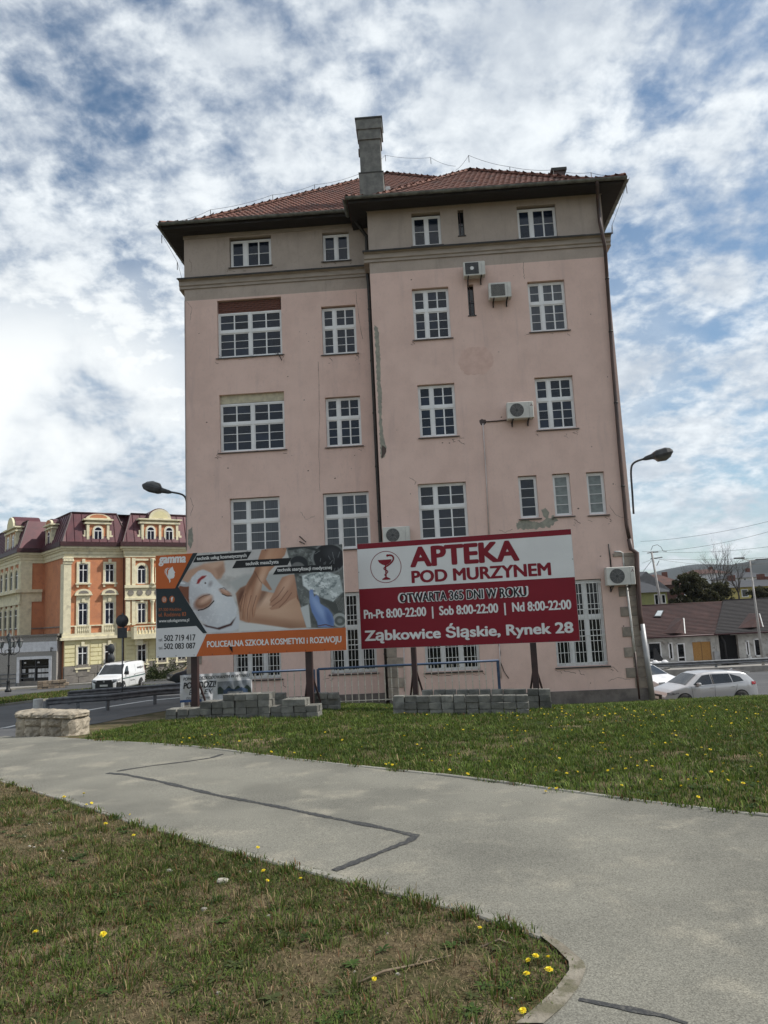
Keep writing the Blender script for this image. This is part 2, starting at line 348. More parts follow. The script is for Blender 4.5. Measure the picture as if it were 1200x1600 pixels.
# wide pale concrete apron at the tip of the near lawn
ap = MB(); tp = [G(*p) for p in ((848, 1462), (880, 1480), (912, 1508), (916, 1520), (904, 1550), (880, 1580), (850, 1606))]; ti = [G(*p) for p in ((845, 1468), (870, 1488), (889, 1508), (890, 1522), (868, 1552), (838, 1580), (806, 1606))]
m_sandy = mat('sandy_concrete', (.25, .225, .18), .95, (.16, .14, .105), 6, bump=.01, bscale=40, dirt=(.12, .11, .07), dscale=7, dlo=.5, dhi=.62)
struct('path_edge_concrete', loft(tp, ti, 40, 3, .018), m_sandy)
for i_, (s0_, s1_) in enumerate((((846, 1464), (876, 1484)), ((878, 1483), (912, 1512)))):
    pass

def ribbon(px, wid, off=.018, seed=1):
    rr = random.Random(seed); pts = []
    for i in range(len(px)-1):
        a, b = G(*px[i]), G(*px[i+1]); n = max(2, int((b-a).length/.03))
        for k in range(n): pts.append(a.lerp(b, k/n))
    pts.append(G(*px[-1])); A, B = [], []
    for i, p in enumerate(pts):
        d = pts[min(i+2, len(pts)-1)]-pts[max(i-2, 0)]; nrm = Vector((-d.y, d.x, 0)).normalized(); ww = wid/2*(1+.25*math.sin(len(A)*.35)+rr.uniform(-.30, .30)); 
        A.append(p+nrm*ww); B.append(p-nrm*ww)
    mb = MB()
    vs = [(p.x, p.y, float(gz(p.x, p.y))+off) for q in zip(A, B) for p in q]
    return mb.add(vs, [(2*i, 2*i+1, 2*i+3, 2*i+2) for i in range(len(pts)-1)])
struct('tar_seam', ribbon([(348, 1180), (330, 1186), (290, 1192), (240, 1198), (200, 1204), (183, 1207)], .042, .016), m_tar)
struct('tar_seam', ribbon([(168, 1210), (195, 1212), (250, 1223), (340, 1245), (430, 1262), (520, 1281), (600, 1297), (650, 1309)], .054, .0155, 2), m_tar)
struct('tar_seam', ribbon([(652, 1307), (640, 1317), (605, 1331), (560, 1349), (522, 1364)], .054, .0165, 3), m_tar)
struct('tar_seam', ribbon([(905, 1567), (950, 1576), (1000, 1586), (1040, 1594), (1075, 1606)], .03, .0155, 4), m_tar)

# left: street, grassy median, second street, pavement in front of the houses
e1 = [G(*p) for p in ((-260, 1163), (-60, 1160), (20, 1153), (137, 1133), (200, 1121), (257, 1111), (330, 1102))]
e2 = [G(*p) for p in ((-300, 1132), (-60, 1111), (0, 1104), (60, 1096), (130, 1089), (210, 1081), (290, 1075))]
e3 = [G(*p) for p in ((-300, 1124), (-60, 1101), (0, 1094), (60, 1086), (130, 1079.5), (210, 1074.5), (290, 1071))]
e4 = [G(*p) for p in ((-300, 1104), (-60, 1086), (0, 1079.5), (60, 1075), (130, 1070.5), (210, 1066), (290, 1062))]
struct('road', loft(e1, e2, 60, 10, .012), m_road)
struct('grass_median', loft(e2, e3, 60, 4, .07), m_lawn)
struct('road', loft(e3, e4, 60, 8, .014), m_road)
e5 = [p + Vector((2, 9, 0)) for p in e4]
struct('pavement', loft(e4, e5, 60, 4, .10), m_pave)
edging(e4, .15, .13, step=2.5)
edging(e2, .14, .12, step=2.5)
# painted line on the near street
ln = [a.lerp(b, .42) for a, b in zip(e1, e2)]; ln2 = [a.lerp(b, .445) for a, b in zip(e1, e2)]
struct('road_line', loft(ln, ln2, 60, 1, .018), m_paint)
# right: street below the lawn
a1 = [Vector((9.5, 29, 0)), Vector((60, 29, 0))]; a2 = [Vector((9.5, 50.5, 0)), Vector((60, 50.5, 0))]
struct('road', loft(a1, a2, 40, 20, .012), m_road)
struct('pavement', loft([Vector((6, 51.5, 0)), Vector((70, 51.5, 0))], [Vector((6, 57, 0)), Vector((70, 57, 0))], 20, 4, .12), m_pave)

# ------------------------------------------------------------------ grass blades (real geometry)
def vnoise(x, y, s, seed):
    r = np.random.default_rng(seed); T = r.random((64, 64)); x = x/s; y = y/s
    xi = np.floor(x).astype(int); yi = np.floor(y).astype(int); fx = x-xi; fy_ = y-yi; fx = fx*fx*(3-2*fx); fy_ = fy_*fy_*(3-2*fy_)
    g = lambda a, b: T[a % 64, b % 64]
    return (g(xi, yi)*(1-fx)+g(xi+1, yi)*fx)*(1-fy_) + (g(xi, yi+1)*(1-fx)+g(xi+1, yi+1)*fx)*fy_
def fbm(x, y, s, seed): return (vnoise(x, y, s, seed)*.5 + vnoise(x, y, s*.47, seed+1)*.3 + vnoise(x, y, s*.21, seed+2)*.2)
def inpoly(x, y, poly):
    c = np.zeros(len(x), bool); n = len(poly)
    for i in range(n):
        x1, y1 = poly[i][:2]; x2, y2 = poly[(i+1) % n][:2]
        if y1 == y2: continue
        k = ((y1 > y) != (y2 > y)) & (x < (x2-x1)*(y-y1)/(y2-y1)+x1); c ^= k
    return c
def scatter(poly, dens, seed, keep=None):
    P_ = np.array([(p[0], p[1]) for p in poly]); lo, hi = P_.min(0), P_.max(0); r = np.random.default_rng(seed)
    n = int((hi[0]-lo[0])*(hi[1]-lo[1])*dens); x = r.uniform(lo[0], hi[0], n); y = r.uniform(lo[1], hi[1], n)
    k = inpoly(x, y, P_); x, y = x[k], y[k]
    # only what the lens could nearly see
    k = (np.abs(x) < 1.2 + y*.62) & (y > 1.6); x, y = x[k], y[k]
    if keep is not None: k = r.random(len(x)) < keep(x, y); x, y = x[k], y[k]
    return x, y
m_blade = vcmat('grass_blade', .75, .25, True)
def blades(name, x, y, hmin, hmax, wd, seed, colfn, lean=.6, hs=None, ctr=None):
    r = np.random.default_rng(seed); n = len(x); z = gz(x, y)
    h = r.uniform(hmin, hmax, n)*(hs(x, y) if hs else 1); a = r.uniform(0, 2*PI, n); l = h*r.uniform(.1, 1, n)*lean; la = a + r.normal(0, .5, n) + PI/2
    if ctr is not None:
        la = np.arctan2(y-ctr[1], x-ctr[0])+r.normal(0, .35, n); a = la+PI/2; l = h*lean*np.clip(np.hypot(x-ctr[0], y-ctr[1])/ctr[2], .15, 1.3)
    wx, wy = np.cos(a)*wd/2*r.uniform(.7, 1.3, n), np.sin(a)*wd/2
    lx, ly = np.cos(la)*l, np.sin(la)*l
    V_ = np.empty((n, 5, 3))
    V_[:, 0] = np.stack([x-wx, y-wy, z-.005], 1); V_[:, 1] = np.stack([x+wx, y+wy, z-.005], 1)
    V_[:, 2] = np.stack([x+wx*.8+lx*.4, y+wy*.8+ly*.4, z+h*.6], 1); V_[:, 3] = np.stack([x-wx*.8+lx*.4, y-wy*.8+ly*.4, z+h*.6], 1)
    V_[:, 4] = np.stack([x+lx, y+ly, z+h*np.sqrt(np.clip(1-(l/np.maximum(h, 1e-4)*.7)**2, .1, 1))], 1)
    me = bpy.data.meshes.new(name); me.vertices.add(n*5); me.vertices.foreach_set('co', V_.ravel())
    base = (np.arange(n)*5)[:, None]
    lv = np.concatenate([base+np.array([0, 1, 2, 3]), base+np.array([3, 2, 4])], 1).ravel()
    me.loops.add(n*7); me.loops.foreach_set('vertex_index', lv.astype(np.int32))
    ls = (np.arange(n)*7)[:, None] + np.array([0, 4]); me.polygons.add(n*2); me.polygons.foreach_set('loop_start', ls.ravel().astype(np.int32))
    me.update(calc_edges=True)
    C_ = np.ones((n, 5, 4)); C_[:, :, :3] = colfn(x, y, r)[:, None, :]
    at = me.color_attributes.new('col', 'FLOAT_COLOR', 'POINT'); at.data.foreach_set('color', C_.ravel())
    return obj(name, me, m_blade)
def gcol(straw, dark=1.0, red=.10):
    def f(x, y, r):
        n = len(x); k = r.random(n)[:, None]; g1 = np.array([.050, .085, .014]); g2 = np.array([.125, .165, .034]); g3 = np.array([.026, .048, .010])
        c = g1*(1-k)+g2*k; q = fbm(x, y, .7, 40)[:, None]; c = c*(.6+.8*q) ; m_ = r.random(n) < .25; c[m_] = g3*(.7+.6*r.random((m_.sum(), 1)))
        s = r.random(n) < straw(x, y); c[s] = np.array([.33, .25, .135])*(.35+.85*r.random((s.sum(), 1))); s2 = r.random(n) < red; c[s2] = np.array([.16, .075, .035])*(.5+.7*r.random((s2.sum(), 1))); c = c*1.18
        return c*dark
    return f
nearP = [(p.x, p.y) for p in nearE[1:]] + [(p.x, p.y) for p in ti[1:]] + [(.2, 1.0), (-8, 1.0), (-9, 6)]
FN = lambda x, y: fbm(x, y, .9, 3)*.55+fbm(x, y, .28, 33)*.45
patchy = lambda x, y: np.clip((FN(x, y)-.40)*7, .10, 1)
bare = lambda x, y: np.clip((.52-FN(x, y))*5, .10, .85)
x, y = scatter(nearP, 6400, 11, lambda x, y: patchy(x, y)*np.clip(1.35-y*.055, .35, 1))
x = x+np.random.default_rng(1).normal(0, .02, len(x)); y = y+np.random.default_rng(2).normal(0, .02, len(y))
g = blades('grass', x, y, .012, .042, .0048, 5, gcol(bare, .82), 2.0); g['kind'] = 'stuff'; g['label'] = 'short patchy grass of the near lawn'; g['category'] = 'grass'
x, y = scatter(nearP, 4200, 12, lambda x, y: np.clip((.66-FN(x, y))*4, .12, 1))
g = blades('dry_grass', x, y, .006, .022, .005, 6, lambda x, y, r: np.array([.27, .21, .12])*(.35+.8*r.random((len(x), 1))), 2.2); g['kind'] = 'stuff'; g['label'] = 'flattened straw and dry grass of the near lawn'; g['category'] = 'grass'
# tufts
tx, ty = scatter(nearP, 30, 13, lambda x, y: np.clip((fbm(x, y, .9, 3)-.3)*4, .15, 1)); r = np.random.default_rng(4)
k = 34; x = np.repeat(tx, k)+r.normal(0, .028, len(tx)*k); y = np.repeat(ty, k)+r.normal(0, .028, len(tx)*k)
g = blades('grass_tuft', x, y, .025, .08, .0048, 8, gcol(lambda x, y: .22*np.ones(len(x)), .85), .75, ctr=(np.repeat(tx, k), np.repeat(ty, k), .035)); g['kind'] = 'stuff'; g['label'] = 'longer grass tufts in the near lawn'; g['category'] = 'grass'
farP = [(p.x, p.y) for p in farE[3:]] + [(16, 26), (9.2, 24.6), (8.3, 23.8), (-.6, 23.5), (-3.5, 19), (-4.6, 15.2), (-5.1, 13.2)]
dens_far = lambda x, y: np.clip(1.25-(y-5)*.055, .22, 1)*np.clip((fbm(x, y, .45, 23)-.30)*6, .25, 1)
x, y = scatter(farP, 2900, 14, dens_far)
g = blades('grass', x, y, .018, .05, .008, 9, gcol(lambda x, y: .02+.05*np.clip((.46-fbm(x, y, .8, 23))*7, 0, 1)+.35*np.clip(.25-(y-6)*.12-(3-x)*.15, 0, .4), .98, .02), .8); g['kind'] = 'stuff'; g['label'] = 'green grass of the lawn before the pink building'; g['category'] = 'grass'
tx, ty = scatter(farP, 14, 15); r = np.random.default_rng(5); k = 26
x = np.repeat(tx, k)+r.normal(0, .05, len(tx)*k); y = np.repeat(ty, k)+r.normal(0, .05, len(tx)*k)
g = blades('grass_tuft', x, y, .035, .09, .009, 10, gcol(lambda x, y: .03*np.ones(len(x)), 1.1, .01), .8, ctr=(np.repeat(tx, k), np.repeat(ty, k), .06)); g['kind'] = 'stuff'; g['label'] = 'longer tufts in the lawn before the pink building'; g['category'] = 'grass'
# weeds at the foot of the building, along the block stacks and kerbs
wx, wy = [], []; r = np.random.default_rng(6)
def weed(a, b, n, s):
    ncl = max(2, int(n/45)); t_ = np.clip(r.random(ncl)[r.integers(0, ncl, n)]+r.normal(0, .025, n), 0, 1); wx.extend(a[0]+(b[0]-a[0])*t_+r.normal(0, s, n)); wy.extend(a[1]+(b[1]-a[1])*t_+r.normal(0, s, n))
weed((3.2, 24.55), (8.6, 24.3), 1800, .08); weed((-4.3, 13.8), (-1.6, 13.75), 1500, .05); weed((-.1, 13.75), (2.5, 13.7), 1500, .05)
for i in range(3, len(farE)-1): weed(farE[i], farE[i+1], 260, .035)
for i in range(2, len(nearE)-1): weed(nearE[i]-Vector((.03, .05, 0)), nearE[i+1]-Vector((.03, .05, 0)), 130, .035)
g = blades('weeds', np.array(wx), np.array(wy), .02, .065, .008, 12, gcol(lambda x, y: .10*np.ones(len(x))), .8); g['kind'] = 'stuff'; g['label'] = 'longer weeds along kerbs and wall foot'; g['category'] = 'weeds'
# median grass
x, y = scatter([(p.x, p.y) for p in e2]+[(p.x, p.y) for p in reversed(e3)], 260, 16)
g = blades('grass', x, y, .08, .2, .04, 17, gcol(lambda x, y: .1*np.ones(len(x)))); g.location.z = .05; g['kind'] = 'stuff'; g['label'] = 'grass of the strip between the two streets'; g['category'] = 'grass'

# pebbles
mb = MB(); r = random.Random(3)
px_, py_ = scatter(nearP, 16, 19, lambda x, y: np.clip((.62-fbm(x, y, .9, 3))*3, .1, 1))
for a, b in zip(px_, py_):
    s = r.uniform(.003, .011)*(1.6 if r.random() < .12 else 1); z = float(gz(a, b)); n = 6; th = r.uniform(0, PI)
    vs = []
    for (rr, hh) in ((1, 0), (.8, .7), (.35, 1.0)):
        for k in range(n): q = 2*PI*k/n+th; rj = s*rr*r.uniform(.8, 1.2); vs.append((a+math.cos(q)*rj*1.3, b+math.sin(q)*rj, z+hh*s*.9))
    mb.add(vs, [(i*n+k, i*n+(k+1) % n, (i+1)*n+(k+1) % n, (i+1)*n+k) for i in range(2) for k in range(n)]+[tuple(2*n+k for k in range(n))])
m_peb = mat('pebble', (.42, .39, .33), .9, (.22, .2, .17), 3, lo=.4, hi=.6)
obj('pebbles', mb, m_peb, kind='stuff', label='small pale pebbles scattered in the near lawn', category='gravel')
# two flat stones and two dry twigs
def stone(px, py, w_, d_, h_, label, seed):
    p = G(px, py); r = random.Random(seed); n = 9; mb = MB(); vs = []
    for rr, hh in ((1, -.2), (1, .45), (.75, 1), (.3, 1.08)):
        for k in range(n): q = 2*PI*k/n; j = r.uniform(.85, 1.15); vs.append((math.cos(q)*w_/2*rr*j, math.sin(q)*d_/2*rr*j, hh*h_))
    mb.add(vs, [(i*n+k, i*n+(k+1) % n, (i+1)*n+(k+1) % n, (i+1)*n+k) for i in range(3) for k in range(n)]+[tuple(3*n+k for k in range(n))])
    obj('stone', mb, m_peb, loc=p, label=label, category='stone')
stone(348, 1378, .085, .07, .018, 'flat pale stone lying in the near lawn', 1)
stone(264, 1362, .05, .04, .014, 'smaller grey stone left of the flat pale stone in the near lawn', 2)
m_twig = mat('twig', (.20, .15, .10), .9, (.12, .09, .06), 20)
def twig(px, label):
    pts = [G(*p) for p in px]; o = pts[0].copy(); q = [(p-o)+Vector((0, 0, .012+.006*math.sin(i*2))) for i, p in enumerate(pts)]
    mb = MB().tube(q, [.0045, .006, .005, .003][:len(q)] if len(q) <= 4 else [.005]*len(q), 6); m2 = q[len(q)//2]; mb.tube([m2, m2+Vector((.03, .05, .02))], [.003, .0015], 5)
    obj('twig', mb, m_twig, loc=o, label=label, category='twig')
twig([(560, 1540), (600, 1524), (650, 1510), (706, 1496)], 'long thin dry twig lying in the near lawn')
twig([(752, 1484), (780, 1474), (800, 1478)], 'short curved twig near the tip of the near lawn')

# dandelions
# broad-leaved weed rosettes
def rosettes(poly, dens, seed, size, label):
    cx_, cy_ = scatter(poly, dens, seed); r = random.Random(seed); V_, F_, C_ = [], [], []
    for a_, b__ in zip(cx_, cy_):
        n = r.randint(6, 11); th = r.uniform(0, 6); col = [(.030, .062, .012), (.055, .095, .020), (.070, .085, .030)][r.randrange(3)]; z0 = float(gz(a_, b__))+.004
        for k in range(n):
            an = th+2*PI*k/n+r.uniform(-.25, .25); l = size*r.uniform(.6, 1.25); w_ = l*.16; el_ = r.uniform(.1, .55); ca, sa = math.cos(an), math.sin(an)
            for j, (q_, ww) in enumerate(((0, .15), (.35, .8), (.7, 1), (1, .05))):
                zz = z0+math.sin(el_)*l*q_*(1.3-.9*q_)
                for s_ in (-1, 1): V_.append((a_+ca*l*q_-sa*w_*ww*s_, b__+sa*l*q_+ca*w_*ww*s_, zz+.004*abs(s_))); C_.append((*[c_*r.uniform(.85, 1.15) for c_ in col], 1))
            o_ = len(V_)-8; F_ += [(o_+2*j, o_+2*j+1, o_+2*j+3, o_+2*j+2) for j in range(3)]
    me = bpy.data.meshes.new('weed_leaves'); me.from_pydata(V_, [], F_); at = me.color_attributes.new('col', 'FLOAT_COLOR', 'POINT'); at.data.foreach_set('color', np.array(C_).ravel()); obj('weed_leaves', me, m_blade, kind='stuff', label=label, category='weeds')
rosettes(nearP, 10, 61, .05, 'broad-leaved weed rosettes in the near lawn'); rosettes(farP, 9, 62, .07, 'broad-leaved weed rosettes in the lawn before the pink building')
m_dan = mat('dandelion_yellow', (.82, .70, .03), .7, (.78, .58, .02), 60)
m_stem = mat('dandelion_stem', (.10, .15, .04), .7)
def dandelion_head():
    mb = MB(); r = random.Random(2)
    for ring_, (n, ln_, el) in enumerate(((14, .019, .15), (12, .015, .5), (9, .010, .95))):
        for k in range(n):
            a = 2*PI*(k+.3*ring_)/n+r.uniform(-.1, .1); l = ln_*r.uniform(.85, 1.1); c, s_ = math.cos(a), math.sin(a); w_ = .0032
            e = el+r.uniform(-.1, .15); b = (c*.002, s_*.002, ring_*.002); tt = (c*l*math.cos(e), s_*l*math.cos(e), ring_*.002+l*math.sin(e)*.8)
            mb.add([(b[0]-s_*w_*.5, b[1]+c*w_*.5, b[2]), (b[0]+s_*w_*.5, b[1]-c*w_*.5, b[2]), (tt[0]+s_*w_, tt[1]-c*w_, tt[2]), (tt[0]-s_*w_, tt[1]+c*w_, tt[2])], [(0, 1, 2, 3)])
    return mb
hm = dandelion_head().mesh('flower_head'); hm.materials.append(m_dan)
sm_ = MB().tube([(0, 0, -.05), (.003, 0, -.02), (0, 0, 0)], .0018, 5).mesh('stem'); sm_.materials.append(m_stem)
NEARD = [(55, 1467), (161, 1466), (412, 1370), (418, 1382), (470, 1383), (403, 1333), (750, 1455), (826, 1507), (859, 1531), (858, 1508), (824, 1534), (585, 1537), (838, 1507), (131, 1245), (143, 1257), (135, 1260), (100, 1247), (165, 1291), (203, 1280), (209, 1309), (818, 1597)]
rr = random.Random(9); spots = [(p, True) for p in NEARD]
FARD = [(284,1162),(286,1156),(296,1155),(303,1154),(320,1151),(331,1151),(344,1152),(335,1167),(343,1167),(340,1163),(344,1146),(409,1159),(428,1157),(424,1178),(453,1176),(460,1178),(501,1184),(508,1147),(535,1160),(548,1140),(374,1162),(603,1197),(608,1195),(613,1198),(620,1198),(632,1154),(645,1143),(652,1165),(704,1185),(717,1181),(703,1208),(731,1214),(740,1142),(724,1142),(806,1155),(799,1168),(872,1157),(943,1148),(1010,1191),(978,1205),(944,1147),(853,1240),(859,1239),(870,1239),(972,1232),(1033,1225),(1057,1153),(1051,1149),(950,1207),(958,1206),(1092,1253),(952,1237),(1076,1220),(1088,1221),(1138,1222),(1185,1224),(1162,1231),(1065,1231)]
spots += [(p, True) for p in FARD]
for _ in range(212):
    px = rr.gauss(960, 150) if rr.random() < .75 else rr.uniform(560, 1190); py = 1104+abs(rr.gauss(0, 16)) if rr.random() < .6 else rr.uniform(1105, 1215)
    if px < 1195 and py < 1150+(px-200)*.1: spots.append(((px, py), False))
for (px, py), v in spots:
    p = G(px, py+2); far = p.y > 7
    hgt = rr.uniform(.022, .05); o = empty('dandelion', p, rr.uniform(0, 6), category='dandelion', group='dandelions in the near lawn' if p.y < 6.8 and px < 920 and not far else 'dandelions in the lawn before the pink building')
    near_ = o['group'] == 'dandelions in the near lawn'
    if near_:
        o['label'] = ('yellow dandelion flower in the cluster at the pointed tip of the near lawn' if px > 700 and py > 1480 else 'yellow dandelion flower close to the path edge of the near lawn' if py < 1400 and px > 360 else 'yellow dandelion flower at the far left end of the near lawn' if py < 1320 else 'yellow dandelion flower standing apart in the open near lawn')
    else:
        o['label'] = ('small yellow dandelion flower by the far kerb of the path' if py > 1185+(px-500)*.08 else 'yellow dandelion flower on the left part of the green lawn' if px < 560 else 'yellow dandelion flower at the top of the lawn near the building foot' if py < 1125 else 'yellow dandelion flower in the middle of the green lawn under the red billboard' if px < 860 else 'yellow dandelion flower on the right part of the green lawn')
    o['group'] = 'dandelions: '+o['label'].replace('yellow dandelion flower ', '').replace('small ', '')
    s = rr.uniform(.65, 1.2)*(.85 if near_ else .85)
    h = obj('flower_head', hm, None, o, (0, 0, hgt)); h.scale = (s,)*3; h.rotation_euler = (rr.uniform(-.3, .3)+.25, rr.uniform(-.3, .3), 0)
    if p.y < 13: st = obj('stem', sm_, None, o, (0, 0, hgt)); st.scale = (s, s, hgt/.045)
# ------------------------------------------------------------------ the pink building
TH = R(3.0); ZB = -1.3
BU = Vector((math.cos(TH), -math.sin(TH), 0)); BV = Vector((math.sin(TH), math.cos(TH), 0))
def bw(s, v, z): return Vector((0, 25, 0)) + BU*s + BV*v + Vector((0, 0, z))
def fac(px, py, v=0.0):
    r = ray(px, py); n = np.array(BV); t_ = ((np.array([0, 25.0, 0])-np.array([0, 0, CZ])) @ n + v)/(r @ n); p = np.array([0, 0, CZ]) + r*t_; d = p-np.array([0, 25.0, 0]); return float(d @ np.array(BU)), float(p[2])
BLD = empty('apartment_building', bw(0, 0, ZB), -TH, label='tall pink rendered four-storey building with red tiled hip roofs and a grey top storey', category='building')
def part(name, mb, m, par=None, **kw): 
    return obj(name, mb, m, par or BLD, (0, 0, -ZB) if par is None else (0, 0, 0), **kw)

def wallmb(mb, s0, s1, z0, z1, v, holes, depth=.24):
    S = sorted({s0, s1} | {q for h in holes for q in h[:2] if s0 < q < s1}); Zs = sorted({z0, z1} | {q for h in holes for q in h[2:] if z0 < q < z1})
    idx = {}; vs = []; fs = []
    def vi(a, b):
        if (a, b) not in idx: idx[(a, b)] = len(vs); vs.append((a, v, b))
        return idx[(a, b)]
    for i in range(len(S)-1):
        for j in range(len(Zs)-1):
            cx, cz_ = (S[i]+S[i+1])/2, (Zs[j]+Zs[j+1])/2
            if any(h[0] < cx < h[1] and h[2] < cz_ < h[3] for h in holes): continue
            fs.append((vi(S[i], Zs[j]), vi(S[i+1], Zs[j]), vi(S[i+1], Zs[j+1]), vi(S[i], Zs[j+1])))
    mb.add(vs, fs)
    for a, b, c, d in holes:
        c, d = max(c, z0), min(d, z1)
        if c >= d: continue
        e = v+depth
        mb.quad((a, v, c), (a, v, d), (a, e, d), (a, e, c)); mb.quad((b, v, c), (b, e, c), (b, e, d), (b, v, d))
        mb.quad((a, v, c), (a, e, c), (b, e, c), (b, v, c)); mb.quad((a, v, d), (b, v, d), (b, e, d), (a, e, d))
HR = [(1.50,2.54,14.77,16.02),(5.29,6.67,14.75,15.98),(3.17,3.38,15.03,16.02),
      (1.37,2.67,11.25,13.14),(5.46,6.76,11.25,13.10),(3.34,3.56,12.0,13.15),
      (1.38,2.67,7.70,9.58),(5.45,6.76,7.72,9.58),
      (1.20,2.85,4.12,6.06),(4.63,5.26,4.68,6.14),(5.79,6.38,4.70,6.15),(6.93,7.53,4.68,6.14),
      (5.46,7.12,-.30,2.52),(1.14,2.95,-.28,2.50)]
HL = [(-5.49,-3.88,15.03,16.22),(-1.91,-.90,15.0,16.14),(-6.0,-3.56,11.45,13.72),(-2.05,-.77,11.32,13.20),
      (-5.97,-3.55,7.85,10.03),(-2.03,-.74,7.82,9.68),(-5.65,-3.82,4.08,6.11),(-2.24,-.58,4.06,6.11),(-5.63,-3.92,-.36,2.4),(-2.18,-.55,-.29,2.52)]
ZS = 13.83; ZL = 13.80; VL = 1.1
mb = MB(); wallmb(mb, -.1, 8.3, -1.08, ZS, 0, HR)
mb.quad((-.1, 0, -1.6), (-.1, 0, ZS), (-.1, VL, ZS), (-.1, VL, -1.6)); mb.quad((8.3, 0, -1.6), (8.3, 16.5, -1.6), (8.3, 16.5, ZS), (8.3, 0, ZS))
part('wall', mb, m_pink, label='lower pink wall of the right wing')
mb = MB(); wallmb(mb, -7.25, -.1, -2.2, ZL, VL, HL); mb.quad((-7.25, VL, -2.4), (-7.25, VL, ZL), (-7.25, 16.5, ZL), (-7.25, 16.5, -2.4))
mb.quad((-7.25, 16.5, -2.6), (8.3, 16.5, -2.6), (8.3, 16.5, 16.4), (-7.25, 16.5, 16.4))
part('wall', mb, m_pink, label='lower pink wall of the recessed left wing')
mb = MB(); wallmb(mb, -.1, 8.3, ZS, 16.40, 0, HR)
mb.quad((-.1, 0, ZS), (-.1, 0, 16.4), (-.1, VL, 16.4), (-.1, VL, ZS)); mb.quad((8.3, 0, ZS), (8.3, 16.5, ZS), (8.3, 16.5, 16.4), (8.3, 0, 16.4))
part('upper_wall', mb, m_beige, label='grey-beige top storey of the right wing')
mb = MB(); wallmb(mb, -7.25, -.1, ZL, 16.5, VL, HL); mb.quad((-7.25, VL, ZL), (-7.25, VL, 16.5), (-7.25, 16.5, 16.5), (-7.25, 16.5, ZL))
part('upper_wall', mb, m_beige, label='grey-beige top storey of the left wing')
# plinth (proud of the wall)
mb = MB(); mb.box(-.1, 8.42, -.07, .3, -1.75, -1.08); mb.box(8.31, 8.42, .3, 16.4, -3.2, -1.08); part('plinth', mb, m_plinth)
mb = MB(); mb.box(-7.33, -.12, VL-.07, VL+.3, -2.4, -1.0); part('plinth', mb, m_plinth)
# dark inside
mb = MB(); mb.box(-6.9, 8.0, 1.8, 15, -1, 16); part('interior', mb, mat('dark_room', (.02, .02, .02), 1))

# cornices: moulding with metal capping
def cornice(s0, s1, v, z, nm, ends):
    prof = [(0, -.36), (-.05, -.36), (-.05, -.27), (-.10, -.24), (-.10, -.08), (-.20, -.05), (-.20, 0), (0, 0)]
    mb = MB(); mb.prism([(v+a, z+b) for a, b in prof], 'x', s0, s1); 
    o = part(nm, mb, m_corn)
    c = MB(); c.prism([(v+.0, z+.004), (v-.235, z-.02), (v-.245, z-.05), (v-.25, z-.02), (v-.24, z+.012), (v, z+.05)], 'x', s0-.04, s1+.04); obj('flashing', c, m_black, o)
cornice(-.28, 8.48, 0, 14.60, 'cornice', 0); cornice(-7.43, -.29, VL, 14.62, 'cornice', 0)
for s_, lab in ((8.301, 'r'), ):
    mb = MB(); mb.box(8.302, 8.50, .02, 16.5, 14.24, 14.60); part('cornice', mb, m_corn)
mb = MB(); mb.box(-7.45, -7.252, VL+.02, 16.5, 14.26, 14.62); part('cornice', mb, m_corn)
mb = MB(); mb.box(-.30, -.102, .02, VL-.21, 14.24, 14.60); part('cornice', mb, m_corn)
# small roll moulding where grey meets the soffit
mb = MB(); mb.box(-.13, 8.33, -.03, -.002, 16.20, 16.34); mb.box(-7.28, -.1, VL-.03, VL-.002, 16.28, 16.42); part('eaves_moulding', mb, m_corn)

